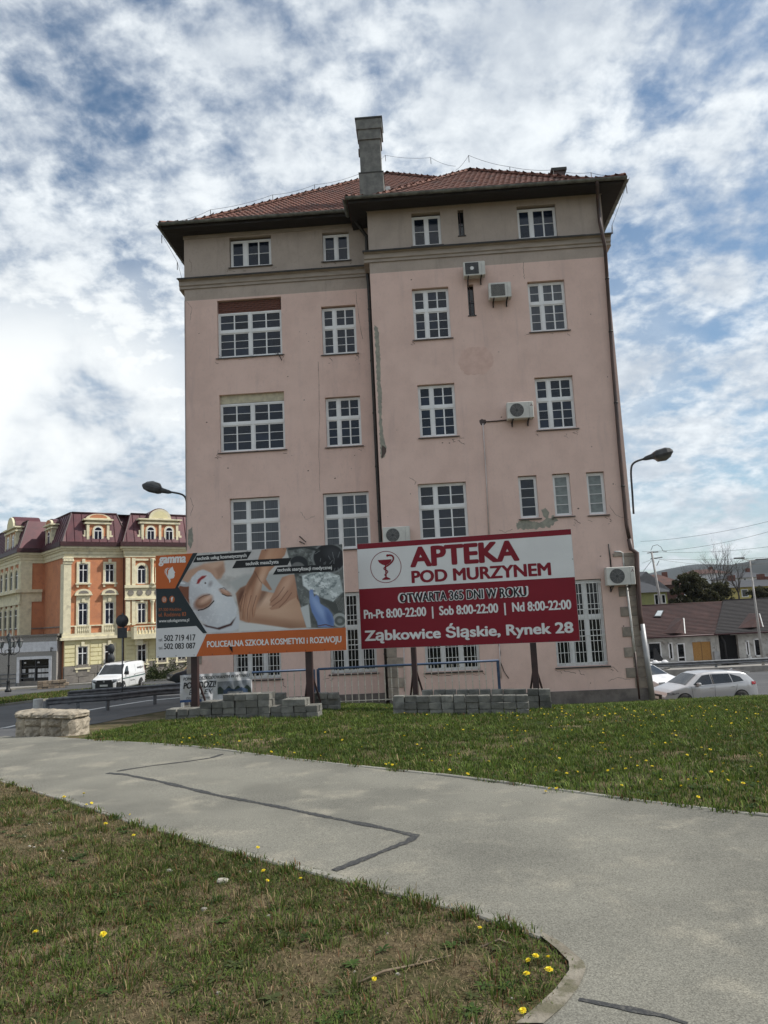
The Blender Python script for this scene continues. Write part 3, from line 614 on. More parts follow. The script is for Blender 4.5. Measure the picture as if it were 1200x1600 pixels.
# ---- windows
UNIT = MB().box(-.5, .5, -.5, .5, -.5, .5).mesh('pane')
pane_meshes = {}
def pane(par, a, b, c, d, v, gm):
    if gm.name not in pane_meshes: me = UNIT.copy(); me.name = 'pane'; me.materials.append(gm); pane_meshes[gm.name] = me
    o = bpy.data.objects.new('pane', pane_meshes[gm.name]); scn.collection.objects.link(o); o.parent = par
    o.location = ((a+b)/2, v, (c+d)/2); o.scale = (b-a+.01, .012, d-c+.01); o.rotation_euler = (random.uniform(-.006, .006), 0, random.uniform(-.006, .006)); return o
def window(s0, s1, z0, z1, v, cols, rows, gm=m_glass, grille=False, sill=True, lab=None, rh=None, mull=.095, zsill=None):
    e = v+.13; fb = MB(); fr = .055; sa = .038
    fb.box(s0, s1, e, e+.07, z0, z0+fr); fb.box(s0, s1, e, e+.07, z1-fr, z1); fb.box(s0, s0+fr, e+.001, e+.069, z0+fr, z1-fr); fb.box(s1-fr, s1, e+.001, e+.069, z0+fr, z1-fr)
    mc = .05; mrw = .02
    npx = sum(cols); wtot = (s1-s0)-2*fr-(len(cols)-1)*mull-2*sa*0; 
    inner = wtot-(npx-len(cols))*mc-2*sa*len(cols); pw = inner/npx
    tr = .10; nr = sum(rows); htot = (z1-z0)-2*fr-(len(rows)-1)*tr-2*sa*len(rows)-(nr-len(rows))*mrw; ph = htot/nr
    # transom between the lower and upper sashes
    zz = z0+fr; bands = []
    for ri, rn in enumerate(rows):
        h = 2*sa+rn*ph+(rn-1)*mrw; bands.append((zz, zz+h, rn)); zz += h
        if ri < len(rows)-1: fb.box(s0+fr, s1-fr, e-.012, e+.071, zz, zz+tr); zz += tr
    ss = s0+fr; todo = []
    for ci, cn in enumerate(cols):
        wd = 2*sa+cn*pw+(cn-1)*mc
        for (za, zb_, rn) in bands:
            fb.box(ss, ss+wd, e+.012, e+.06, za, za+sa); fb.box(ss, ss+wd, e+.012, e+.06, zb_-sa, zb_)
            fb.box(ss, ss+sa, e+.013, e+.059, za+sa, zb_-sa); fb.box(ss+wd-sa, ss+wd, e+.013, e+.059, za+sa, zb_-sa)
            for c_ in range(cn):
                x0 = ss+sa+c_*(pw+mc)
                if c_ < cn-1: fb.box(x0+pw, x0+pw+mc, e+.014, e+.058, za+sa, zb_-sa)
                for r_ in range(rn):
                    y0 = za+sa+r_*(ph+mrw)
                    if r_ < rn-1: fb.box(x0, x0+pw, e+.022, e+.052, y0+ph, y0+ph+mrw)
                    todo.append((x0, x0+pw, y0, y0+ph))
        ss += wd
        if ci < len(cols)-1:
            for (za, zb_, rn) in bands: fb.box(ss, ss+mull, e-.008, e+.07, za, zb_)
            ss += mull
    kw = {'label': lab} if lab else {}
    wo = part('window', fb, m_white, **kw)
    for q in todo: pane(wo, *q, e+.042, gm)
    if sill:
        zs = z0 if zsill is None else zsill
        obj('sill', MB().prism([(v+.135, zs+.0), (v-.055, zs-.03), (v-.055, zs-.065), (v-.045, zs-.065), (v-.04, zs-.04), (v+.135, zs-.02)], 'x', s0-.07, s1+.07), m_sill, wo)
    if grille:
        gb = MB(); n = int((s1-s0)/.125)
        for k in range(n+1): x = s0+.03+(s1-s0-.06)*k/n; gb.box(x-.009, x+.009, v+.03, v+.048, z0+.02, z1-.04)
        for zc in np.linspace(z0+.10, z1-.10, grille): gb.box(s0-.03, s1+.03, v+.022, v+.03, zc-.014, zc+.014)
        obj('grille', gb, m_whdirt, wo)
    return wo
window(1.50,2.54,14.77,15.94,0,[1,1],[2]); window(5.29,6.67,14.75,15.92,0,[1,2],[2])
window(-5.47,-3.90,15.03,16.14,VL,[1,2],[2], mull=.14); window(-1.91,-.90,15.0,16.10,VL,[1,1],[2])
window(1.37,2.67,11.25,13.12,0,[1,2],[3,2]); window(5.46,6.76,11.25,13.08,0,[1,2],[3,2], gm=m_glassc)
window(1.38,2.67,7.70,9.56,0,[1,2],[3,2]); window(5.45,6.76,7.72,9.56,0,[1,2],[3,2])
window(1.20,2.85,4.12,6.05,0,[1,2],[3,2])
window(4.63,5.26,4.68,6.12,0,[1],[4]); window(5.79,6.38,4.70,6.13,0,[1],[4], gm=m_glassf); window(6.93,7.53,4.68,6.12,0,[1],[4], gm=m_glassf)
window(5.46,7.12,-.30,2.50,0,[1,1,1],[4,3], gm=m_glassd, grille=4, lab='tall barred ground-floor window at the right end')
window(1.14,2.95,-.28,2.48,0,[1,1,1],[4,3], gm=m_glassd, grille=4, lab='tall barred ground-floor window behind the red and white billboard')
window(-6.0,-3.56,11.47,13.25,VL,[2,2],[3,2]); window(-2.05,-.77,11.33,13.16,VL,[1,2],[3,2])
window(-5.97,-3.55,7.85,9.70,VL,[2,2],[3,2]); window(-2.03,-.74,7.82,9.66,VL,[1,2],[3,2])
window(-5.65,-3.82,4.09,6.09,VL,[1,2],[3,2], gm=m_glassc, lab='first-floor window with net curtains behind the panes'); window(-2.24,-.58,4.07,6.09,VL,[1,2],[3,2], gm=m_glassc, lab='first-floor window with net curtains behind the panes')
window(-5.63,-3.92,-.35,2.38,VL,[1,1,1],[4,3], gm=m_glassd, grille=4); window(-2.18,-.55,-.28,2.50,VL,[1,1,1],[4,3], gm=m_glassd, grille=4)
# narrow stair slots: dark brick-lined, with a bar
for (a, b, c, d) in ((3.17,3.38,15.03,16.02),(3.34,3.56,12.0,13.15)):
    mb = MB(); mb.box(a, b, .20, .22, c, d); o = part('slot_window', mb, m_glassd)
    q = MB(); q.box(a+.07, a+.09, .10, .12, c, d); q.box(a, b, .101, .119, (c+d)/2-.01, (c+d)/2+.01); obj('bar', q, m_brown, o)
    obj('sill', MB().box(a-.04, b+.04, -.03, .1, c-.035, c-.002), m_sill, o)
# bricked lintels over the two widest windows (each course of bricks separate)
bm_ = MB().box(0, .235, 0, .1, 0, .062).mesh('brick'); bm_.materials.append(m_brick)
for rr_ in range(6):
    x = -5.99-(.12 if rr_ % 2 else 0)
    while x < -3.6:
        a = max(x, -5.99); b = min(x+.235, -3.57)
        if b-a > .05: o = obj('brick', bm_, None, BLD, (a, VL+.13+random.uniform(-.012, .008), 13.25+rr_*.075-ZB)); o.scale = ((b-a)/.235, 1, 1)
        x += .25
mb = MB(); mb.box(-5.97, -3.55, VL+.12, VL+.2, 9.71, 10.03); part('lintel_panel', mb, m_cream)
mb = MB(); mb.box(-5.99, -3.57, VL+.16, VL+.23, 13.25, 13.72); part('lintel_panel', mb, m_crack)

# ---- quoins, every second one long
def quoin(a, b, v, z0, z1, side=None):
    o = part('quoin', MB().cbox(a, b, v-.035, v+.04, z0, z1, .008), m_quoin)
z = -1.07; k = 0
while z < 2.9:
    h = .33; a = 7.66 if k % 2 else 7.93
    quoin(a, 8.335, 0, z, z+h-.012); z += h; k += 1
part('quoin', MB().cbox(7.58, 8.36, -.05, .04, z, z+.12, .01), m_quoin)
z = -1.07; k = 0
while z < 1.4:
    quoin(-.135, .42 if k % 2 else .20, 0, z, z+.318); z += .33; k += 1
z = -1.4; k = 0
while z < 1.8:
    quoin(-7.285, -6.75 if k % 2 else -6.95, VL, z, z+.318); z += .33; k += 1

# ---- bare plaster, patches and cracks
def blob(name, pts, v, m, jag=.02, seed=0, step=.06):
    rr = random.Random(seed); out = []
    n = len(pts)
    for i in range(n):
        a, b = pts[i], pts[(i+1) % n]; l = math.hypot(b[0]-a[0], b[1]-a[1]); k = max(1, int(l/step))
        for j in range(k): q = j/k; out.append((a[0]+(b[0]-a[0])*q+rr.uniform(-jag, jag), a[1]+(b[1]-a[1])*q+rr.uniform(-jag, jag)))
    mb = MB(); mb.prism(out, 'y', v-.004, v+.002); part(name, mb, m)
def fp(l, v=0): return [fac(x, y, v) for x, y in l]
blob('plaster_patch', fp([(585, 508), (591, 512), (592, 530), (594, 560), (594, 590), (597, 620), (596, 650), (599, 680), (604, 700), (601, 714), (595, 716)]), 0, m_patch, .022, 3)
blob('plaster_patch', fp([(597, 696), (604, 701), (603, 706), (598, 716), (596, 714)]), -.004, m_crack, .012, 5)
blob('repainted_patch', fp([(716, 566), (722, 548), (735, 542), (758, 542), (768, 550), (772, 566), (764, 578), (760, 585), (728, 585), (720, 575)]), 0, m_patch2, .025, 4)
blob('plaster_patch', fp([(806, 818), (820, 812), (842, 817), (850, 812), (868, 808), (872, 812), (862, 822), (830, 828), (810, 826)]), 0, m_patch, .04, 6)
blob('plaster_patch', fp([(846, 796), (852, 793), (859, 800), (856, 811), (850, 808)]), 0, m_patch, .02, 7)
blob('plaster_patch', fp([(862, 806), (866, 805), (866, 813), (862, 813)]), 0, m_patch, .01, 8)
blob('plaster_patch', fp([(313, 1035), (322, 1030), (330, 1036), (334, 1048), (326, 1056), (316, 1050)], VL), VL, m_patch2, .03, 9)
blob('plaster_patch', fp([(294, 828), (300, 824), (302, 846), (297, 858), (294, 850)], VL), VL, m_patch, .02, 10)
rc = random.Random(21)
def crack(px, v, w_=.014, seed=0):
    rr = random.Random(seed); pts = fp(px, v); out = []
    for i in range(len(pts)-1):
        for j in range(5): q = j/5; out.append((pts[i][0]+(pts[i+1][0]-pts[i][0])*q+rr.uniform(-.02, .02), pts[i][1]+(pts[i+1][1]-pts[i][1])*q+rr.uniform(-.02, .02)))
    out.append(pts[-1]); mb = MB()
    for i in range(len(out)-1):
        (a, b), (c, d) = out[i], out[i+1]; ww = w_*rr.uniform(.4, 1)/2; dx, dz_ = c-a, d-b; l = math.hypot(dx, dz_) or 1; nx_, nz_ = -dz_/l*ww, dx/l*ww
        mb.add([(a-nx_, v-.0025, b-nz_), (c-nx_, v-.0025, d-nz_), (c+nx_, v-.0025, d+nz_), (a+nx_, v-.0025, b+nz_)], [(0, 1, 2, 3)])
    return mb
for i, (c_, v) in enumerate([([(952, 790), (962, 805), (982, 812)], 0), ([(940, 1040), (958, 1042), (966, 1050)], 0), ([(880, 1048), (900, 1052)], 0), ([(665, 1052), (690, 1056), (720, 1053)], 0), ([(720, 1052), (748, 1055)], 0),
        ([(341, 555), (350, 562), (362, 560)], VL), ([(372, 562), (392, 560), (400, 557)], VL), ([(430, 552), (444, 556), (440, 562)], VL), ([(342, 704), (338, 712), (346, 716)], VL), ([(385, 706), (404, 704)], VL),
        ([(497, 565), (499, 640), (498, 700), (500, 768)], VL), ([(575, 500), (580, 520), (582, 540)], VL), ([(556, 455), (560, 490), (567, 530)], VL), ([(818, 410), (818, 425), (820, 436)], 0), ([(470, 800), (478, 812), (492, 806)], VL),
        ([(800, 826), (790, 832), (780, 828)], 0), ([(290, 470), (300, 480), (297, 500)], VL), ([(297, 778), (302, 790), (298, 806)], VL), ([(640, 746), (650, 752), (648, 757)], 0), ([(950, 1065), (965, 1058), (985, 1062)], 0), ([(295, 405), (300, 415), (298, 425)], VL)]):
    part('crack', crack(c_, v, .02 if i in (1, 2, 3, 4) else .013, i), m_crack)

rq = random.Random(77); hc = MB()
for v_, H_ in ((0, HR), (VL, HL)):
    for (a_, b__, c_, d_) in H_:
        if b__-a_ < .5: continue
        for k in range(rq.choice((2, 3, 4))):
            x = rq.choice((a_-.08, b__+.05, rq.uniform(a_, b__))); z = c_-.09-rq.uniform(0, .1); w_ = rq.uniform(.006, .013)
            for j in range(rq.choice((2, 3, 5))):
                x2, z2 = x+rq.uniform(-.10, .10), z-rq.uniform(-.01, .07); hc.add([(x, v_-.0027, z), (x2, v_-.0027, z2), (x2+w_, v_-.0027, z2+w_), (x+w_, v_-.0027, z+w_)], [(0, 1, 2, 3)]); x, z = x2, z2
part('hairline_cracks', hc, m_crack, kind='stuff')
hc = MB()
for k in range(70):
    w2 = rq.random() < .5; v_ = 0 if w2 else VL; x = rq.uniform(.1, 8) if w2 else rq.uniform(-7, -.5); z = rq.uniform(-.9, 13.5); s_ = rq.uniform(.012, .035)
    if any(h[0]-.1 < x < h[1]+.1 and h[2]-.1 < z < h[3]+.1 for h in (HR if w2 else HL)): continue
    hc.add([(x+s_*rq.uniform(.6, 1.3)*math.cos(q), v_-.0024, z+s_*rq.uniform(.4, 1)*math.sin(q)) for q in (0, 1, 2, 3, 4, 5)], [(0, 1, 2, 3, 4, 5)])
part('plaster_chips', hc, m_crack, kind='stuff')
# ---- roofs
def hgt(d): return .50*d if d < .8 else .40+.83*(d-.8)
def roof(s0, s1, v0, v1, z0, sides, name_lab):
    D = min(s1-s0, v1-v0)/2; mb = MB(); n = 12; ds = [D*i/n for i in range(n+1)]; ds = sorted(set(ds+[.8])); vs = []; fs = []
    for d in ds: z = z0+hgt(d)-.03; vs += [(s0+d, v0+d, z), (s1-d, v0+d, z), (s1-d, v1-d, z), (s0+d, v1-d, z)]
    for i in range(len(ds)-1):
        for k in range(4): j = (k+1) % 4; fs.append((i*4+k, i*4+j, i*4+4+j, i*4+4+k))
    fs.append(tuple(len(vs)-4+k for k in range(4))); mb.add(vs, fs); r_ = part('roof', mb, m_tile, label=name_lab)
    tb = MB(); rows = int(D/.27)
    for side in sides:
        if side == 'f': A, u, n_, Lh = (s0, v0), (1, 0), (0, 1), s1-s0
        if side == 'l': A, u, n_, Lh = (s0, v1), (0, -1), (1, 0), v1-v0
        if side == 'r': A, u, n_, Lh = (s1, v0), (0, 1), (-1, 0), v1-v0
        for i in range(rows+1):
            d0, d1 = i*.27, min((i+1)*.27+.04, D)
            t0 = d0; ncol = int((Lh-2*d0)/.21)
            for j in range(ncol+1):
                ta = t0+j*.21+(.0); tb_ = min(ta+.205, Lh-d0)
                if tb_-ta < .05: continue
                lf = random.uniform(0, .012); v_ = []
                for dd, lift in ((d0, .05+lf), (d1, .012+lf)):
                    for q, hh in ((0, 0), (.3, .03), (.62, .028), (1, -.004)):
                        tt = ta+(tb_-ta)*q; v_.append((A[0]+u[0]*tt+n_[0]*dd, A[1]+u[1]*tt+n_[1]*dd, z0+hgt(dd)+lift+hh))
                for q, hh in ((0, 0), (.3, .03), (.62, .028), (1, -.004)):
                    tt = ta+(tb_-ta)*q; v_.append((A[0]+u[0]*tt+n_[0]*(d0+.005), A[1]+u[1]*tt+n_[1]*(d0+.005), z0+hgt(d0)-.02))
                tb.add(v_, [(0, 1, 5, 4), (1, 2, 6, 5), (2, 3, 7, 6), (0, 8, 9, 1), (1, 9, 10, 2), (2, 10, 11, 3)])
    obj('roof_tiles', tb, m_tile, r_, kind='stuff'); return r_
rm = roof(-7.92, 8.90, .37, 17.2, 16.55, 'flr', 'larger red tiled hip roof behind')
rw = roof(-.76, 8.96, -.82, 8.9, 16.30, 'flr', 'smaller red tiled hip roof of the right wing')
def ridge_mesh():
    mb = MB(); vs = []
    for x, r0 in ((0, .125), (.36, .10)):
        for k in range(7): a = PI*k/6; vs.append((x, math.cos(a)*r0, math.sin(a)*r0-.02))
    for k in range(7): a = PI*k/6; vs.append((0, math.cos(a)*.10, math.sin(a)*.10-.02))
    return mb.add(vs, [(k, k+1, 8+k, 7+k) for k in range(6)]+[(14+k, 15+k, k+1, k) for k in range(6)]).mesh('ridge_tile')
rmesh = ridge_mesh(); rmesh.materials.append(m_ridge)
def hip(c, sg, D, z0, roofo, dmin=0):
    L_ = 0; d = .0
    while d < D-.1:
        p = Vector((c[0]+sg[0]*d, c[1]+sg[1]*d, z0+hgt(d)+.05)); sl_ = (.50 if d < .7 else .83); st = .33/math.sqrt(2+sl_*sl_)
        if d >= dmin:
            dr = Vector((sg[0], sg[1], sl_)).normalized(); y_ = Vector((0, 0, 1)).cross(dr).normalized(); z_ = dr.cross(y_)
            o = obj('ridge_tile', rmesh, None, roofo); o.matrix_local = Matrix(((dr.x, y_.x, z_.x, p.x), (dr.y, y_.y, z_.y, p.y), (dr.z, y_.z, z_.z, p.z), (0, 0, 0, 1)))
        d += st
hip((-7.92, .37), (1, 1), 8.41, 16.55, rm); hip((8.90, .37), (-1, 1), 8.41, 16.55, rm, 3.5)
hip((-.76, -.82), (1, 1), 4.86, 16.30, rw); hip((8.96, -.82), (-1, 1), 4.86, 16.30, rw)
# soffits
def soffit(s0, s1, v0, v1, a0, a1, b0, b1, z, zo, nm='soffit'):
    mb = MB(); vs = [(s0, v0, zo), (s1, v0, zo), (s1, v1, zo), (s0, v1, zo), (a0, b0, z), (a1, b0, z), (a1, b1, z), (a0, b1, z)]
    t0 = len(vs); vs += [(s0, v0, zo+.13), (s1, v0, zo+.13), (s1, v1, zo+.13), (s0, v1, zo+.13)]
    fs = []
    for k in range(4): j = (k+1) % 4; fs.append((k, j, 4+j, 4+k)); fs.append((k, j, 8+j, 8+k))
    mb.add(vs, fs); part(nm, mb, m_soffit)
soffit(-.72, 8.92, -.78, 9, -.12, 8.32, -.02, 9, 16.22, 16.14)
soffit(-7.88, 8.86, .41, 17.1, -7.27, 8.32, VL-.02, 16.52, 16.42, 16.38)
# rafter feet under the eaves
rf = MB().box(-.045, .045, 0, .72, 0, .10).mesh('rafter_foot'); rf.materials.append(m_soffit)
for i in range(0): obj('rafter_foot', rf, None, BLD, (-.05+i*.6, -.76, 16.16-ZB))
for i in range(0): obj('rafter_foot', rf, None, BLD, (-7.2+i*.6, .44, 16.30-ZB))
# gutters (half round) and downpipes
def gutter(pts, r_=.085):
    mb = MB(); vs = []; pts = [Vector(p) for p in pts]
    for i, p in enumerate(pts):
        d = (pts[min(i+1, len(pts)-1)]-pts[max(i-1, 0)]).normalized(); q = d.cross(Vector((0, 0, 1)))
        for rr_ in (r_, r_-.012):
            for k in range(7): a = PI+PI*k/6; vs.append(p+q*math.cos(a)*rr_+Vector((0, 0, math.sin(a)*rr_)))
    fs = []
    for i in range(len(pts)-1):
        for o_ in (0, 7):
            for k in range(6): fs.append((i*14+o_+k, i*14+o_+k+1, (i+1)*14+o_+k+1, (i+1)*14+o_+k))
    mb.add(vs, fs, True); g = part('gutter', mb, m_gutter)
    br = MB()
    L_ = (pts[1]-pts[0]).length; n = int(L_/.7)
    for k in range(n+1):
        p = pts[0].lerp(pts[1], (k+.3)/(n+1)); d = (pts[1]-pts[0]).normalized(); q = d.cross(Vector((0, 0, 1)))
        arc = [p+q*math.cos(PI+PI*j/6)*(r_+.006)+Vector((0, 0, math.sin(PI+PI*j/6)*(r_+.006))) for j in range(7)]; br.tube(arc, .008, 4)
    obj('gutter_bracket', br, m_gutter, g)
gutter([(-.80, -.88, 16.31), (9.0, -.88, 16.27)]); gutter([(-.83, -.86, 16.31), (-.83, .3, 16.31)]); gutter([(9.03, -.86, 16.27), (9.03, 8, 16.27)])
gutter([(-7.96, .30, 16.56), (-.85, .30, 16.54)]); gutter([(-7.99, .3, 16.56), (-7.99, 17, 16.56)])
def pipe(pts, r_, m, nm='downpipe', br=1.8, **kw):
    mb = MB().tube(pts, r_, 10); p_ = part(nm, mb, m, **kw)
    q = MB(); P0 = [Vector(p) for p in pts]
    for i in range(len(P0)-1):
        L_ = (P0[i+1]-P0[i]).length
        if L_ > 1.5:
            for k in range(int(L_/br)): c = P0[i].lerp(P0[i+1], (k+.5)/int(L_/br)); d = (P0[i+1]-P0[i]).normalized()*.025; q.tube([c-d, c+d], r_+.012, 10)
    if q.v: obj('pipe_clamp', q, m_black, p_)
    return p_
pipe([(-.60, .25, 16.36), (-.58, .5, 16.2), (-.22, .86, 15.75), (-.22, .86, 14.7), (-.24, .84, 14.2), (-.22, .95, 13.9), (-.22, .95, 2.0), (-.22, .95, -1.35)], .068, m_black, label='black downpipe in the corner between the wings')
x0 = fac(937, 300, -.15); 
def dp(px, py, v=-.12): s_, z_ = fac(px, py, v); return (s_, v, z_)
pipe([(7.98, -.86, 16.24), (7.99, -.84, 16.1), dp(934, 312), dp(937, 345), dp(945, 385, -.30), dp(946, 395, -.12), dp(957, 560), dp(968, 700), dp(979, 820), dp(984, 846)], .062, m_brown, label='brown downpipe at the right corner')
pipe([dp(983, 842), dp(986, 858), dp(995, 864, -.16), dp(996, 900, -.16), dp(1000, 960, -.16), dp(1003, 985, -.16)], .078, m_brown, label='dark rusty lower length of the right downpipe')
pipe([dp(1003, 975, -.17), dp(1020, 1094, -.17)], .088, m_greyp, br=9, label='grey bottom sleeve of the right downpipe')
# conduits
m_cond = mat('pale_conduit', (.60, .52, .49), .6)
def cond(px, r_, m, v=-.03, nm='conduit', **kw): part(nm, MB().tube([dp(x, y, v) for x, y in px], r_, 8), m, **kw)
cond([(754.5, 662), (757, 700), (760, 750), (764, 835)], .022, m_cond, label='pale conduit running down from the hole in the wall')
cond([(757, 659), (775, 658), (795, 656)], .022, m_brown)
cond([(951, 850), (953, 868), (955, 888)], .022, m_black)
cond([(960, 862), (969, 862), (973, 864), (975, 886)], .026, m_whdirt)
cond([(979, 914), (986, 970), (992, 1020)], .034, m_whdirt, -.06); cond([(992, 1018), (999, 1092)], .034, m_brown, -.06)
cond([(779, 1006), (782, 1020), (781, 1032), (788, 1050), (795, 1060)], .012, m_black)
cond([(676-45, 1005), (676-44, 1080)], .02, m_cond); cond([(783-3, 1005), (783, 1060)], .02, m_cond)
cond([(288.5, 470), (291, 860)], .014, m_greyp, VL-.04, 'lightning_conductor')
blob('wall_hole', fp([(749, 657), (753, 655), (758, 656), (760, 660), (757, 664), (751, 664)]), 0, m_brown, .015, 5, .04)
# little iron hooks
for (a, b, v) in (((434, 552), (440, 562), VL), ((468, 838), (478, 847), VL), ((468, 846), (476, 850), VL)):
    pp = dp(*a, v-.0), dp(*b, v-.18); part('wall_hook', MB().tube([pp[0], pp[1]], .018, 6), m_black)
# chimneys
ch = MB().cbox(-.46, .50, 2.0, 2.85, 17.0, 19.05, .012); c1 = part('chimney', ch, m_chim, label='tall grey rendered chimney rising between the two roofs')
obj('chimney_shaft', MB().cbox(-.40, .44, 2.05, 2.8, 19.07, 21.15, .01), m_chim, c1); obj('chimney_collar', MB().box(-.48, .52, 1.98, 2.87, 19.04, 19.08), m_chimcap, c1)
obj('chimney_cap', MB().box(-.50, .54, 1.96, 2.90, 20.93, 21.36), m_chim, c1); obj('chimney_cap_slab', MB().box(-.53, .57, 1.93, 2.93, 21.363, 21.43), m_chimcap, c1); obj('chimney_cap', MB().box(-.44, .48, 2.0, 2.84, 20.5, 20.95), m_chim, c1)
obj('vent', MB().box(-.46, -.38, 2.2, 2.4, 20.0, 20.25), m_brown, c1)
c2 = part('chimney', MB().box(7.55, 8.05, 4.0, 4.6, 17, 19.75), m_brown, label='small brick chimney near the right roof corner'); obj('chimney_cap', MB().box(7.48, 8.12, 3.93, 4.67, 19.75, 19.87), m_chimcap, c2)
part('roof_outlet', MB().box(.56, .75, 1.8, 2.0, 18.0, 18.28), m_whdirt)
# lightning wires on stands
def wire(pts, sag, nm='lightning_wire'):
    mb = MB(); q = []
    for i in range(len(pts)-1):
        a, b = Vector(pts[i]), Vector(pts[i+1])
        for k in range(6): t_ = k/6; q.append(a.lerp(b, t_)-Vector((0, 0, sag*4*t_*(1-t_))))
    q.append(Vector(pts[-1])); mb.tube(q, .007, 5)
    for p in pts[1:-1]: p = Vector(p); mb.tube([p-Vector((0, 0, .32)), p], .014, 5)
    part(nm, mb, m_black)
hp = lambda d, up_=.38: (-7.92+d, .37+d, 16.55+hgt(d)+up_)
wire([hp(.3, .1), hp(1.5), hp(3.6), hp(5.2), hp(7.1), (.45, 8.78, 24.3), (2.6, 6.7, 22.6), (3.6, 5.2, 21.1)], .09)
hw = lambda d, up_=.34: (8.96-d, -.82+d, 16.30+hgt(d)+up_)
wire([(3.6, 5.2, 20.9), (4.1, 4.04, 20.8), hw(3.4), hw(2.0), hw(.9), hw(.2, .15)], .07)
wire([hp(.3, .1), (-7.9, .5, 16.2), (-7.45, .9, 15.3), (-7.32, 1.0, 14.7)], -.02)
wire([hw(.2, .15), (9.08, -.5, 16.2), (8.6, .0, 15.0), (8.5, .1, 14.4)], .02)

# ------------------------------------------------------------------ air conditioners on the wall
m_aclogo = mat('ac_logo', (.12, .02, .02), .6)
def aircon(s, z, w_, h_, lab, face='fan', logo=False, depth=.30, tilt=0):
    A = empty('air_conditioner', bw(s, -.10, z), -TH, label=lab, category='air conditioner', group='outdoor air conditioning units on the pink wall')
    y0 = -depth
    obj('casing', MB().cbox(-w_/2, w_/2, y0, 0, 0, h_, .018), m_ac, A)
    g = MB()
    if face == 'fan':
        cx = -w_*.13; r_ = h_*.40; g.disc((cx, y0-.003, h_/2), r_, 28)
        o = obj('fan_grille', g, m_acd, A, norm=False); q = MB()
        for rr_ in np.linspace(r_*.3, r_, 6): q.ring((cx, y0-.007, h_/2), rr_-.006, rr_+.004, 28)
        for a in range(8): c_, s_ = math.cos(a*PI/4), math.sin(a*PI/4); q.tube([(cx+c_*.04, y0-.008, h_/2+s_*.04), (cx+c_*r_, y0-.008, h_/2+s_*r_)], .004, 4)
        obj('guard', q, mat_acg, o)
    elif face == 'square':
        g.box(-w_*.42, w_*.20, y0-.006, y0+.01, h_*.10, h_*.92); o = obj('fan_grille', g, m_acd, A); obj('fan_hub', MB().disc((-w_*.11, y0-.009, h_*.52), h_*.13, 20), m_whdirt, o, norm=False)
    else:
        for k in range(14): zz = h_*(.12+.78*k/14); g.box(-w_*.40, w_*.22, y0-.008, y0+.01, zz, zz+h_*.034)
        obj('fan_grille', g, m_acd, A)
    obj('side_panel', MB().box(w_*.33, w_*.335, y0-.002, y0+.01, .02, h_-.02), m_acd, A)
    for k in (-1, 1):
        b = MB(); x = k*w_*.30; b.box(x-.02, x+.02, y0-.05, .08, -.05, -.012); b.box(x-.02, x+.02, .04, .08, -.20, -.05); b.tube([(x, y0+.03, -.05), (x, .05, -.19)], .012, 5); obj('bracket', b, m_black, A)
    if logo:
        q = MB(); cx, cz_ = w_*.42, h_*.76; a = .022*h_/.5*1.3
        for ang in (PI/2, PI/2+2*PI/3, PI/2+4*PI/3):
            d = (math.cos(ang), math.sin(ang)); e1_ = (math.cos(ang+PI/6), math.sin(ang+PI/6)); e2_ = (math.cos(ang-PI/6), math.sin(ang-PI/6))
            q.add([(cx, y0-.002, cz_), (cx+e2_[0]*a, y0-.002, cz_+e2_[1]*a), (cx+(e1_[0]+e2_[0])*a, y0-.002, cz_+(e1_[1]+e2_[1])*a), (cx+e1_[0]*a, y0-.002, cz_+e1_[1]*a)], [(0, 1, 2, 3)])
        obj('logo', q, m_aclogo, A, norm=False)
mat_acg = mat('ac_guard', (.22, .22, .21), .6)
aircon(3.60, 13.30, .76, .52, 'white air conditioner with a dark square grille, highest on the pink wall', 'square')
aircon(4.44, 12.42, .78, .56, 'white slatted air conditioner below and right of the highest one', 'slats')
aircon(4.83, 8.06, .90, .58, 'air conditioner with round fan beside the pipe hole at second-floor height', 'fan', True)
aircon(.40, 4.02, .92, .56, 'air conditioner peeping out above the top left of the red billboard', 'fan')
aircon(7.68, 2.26, .92, .60, 'air conditioner with round fan low on the wall by the right corner', 'fan', True)

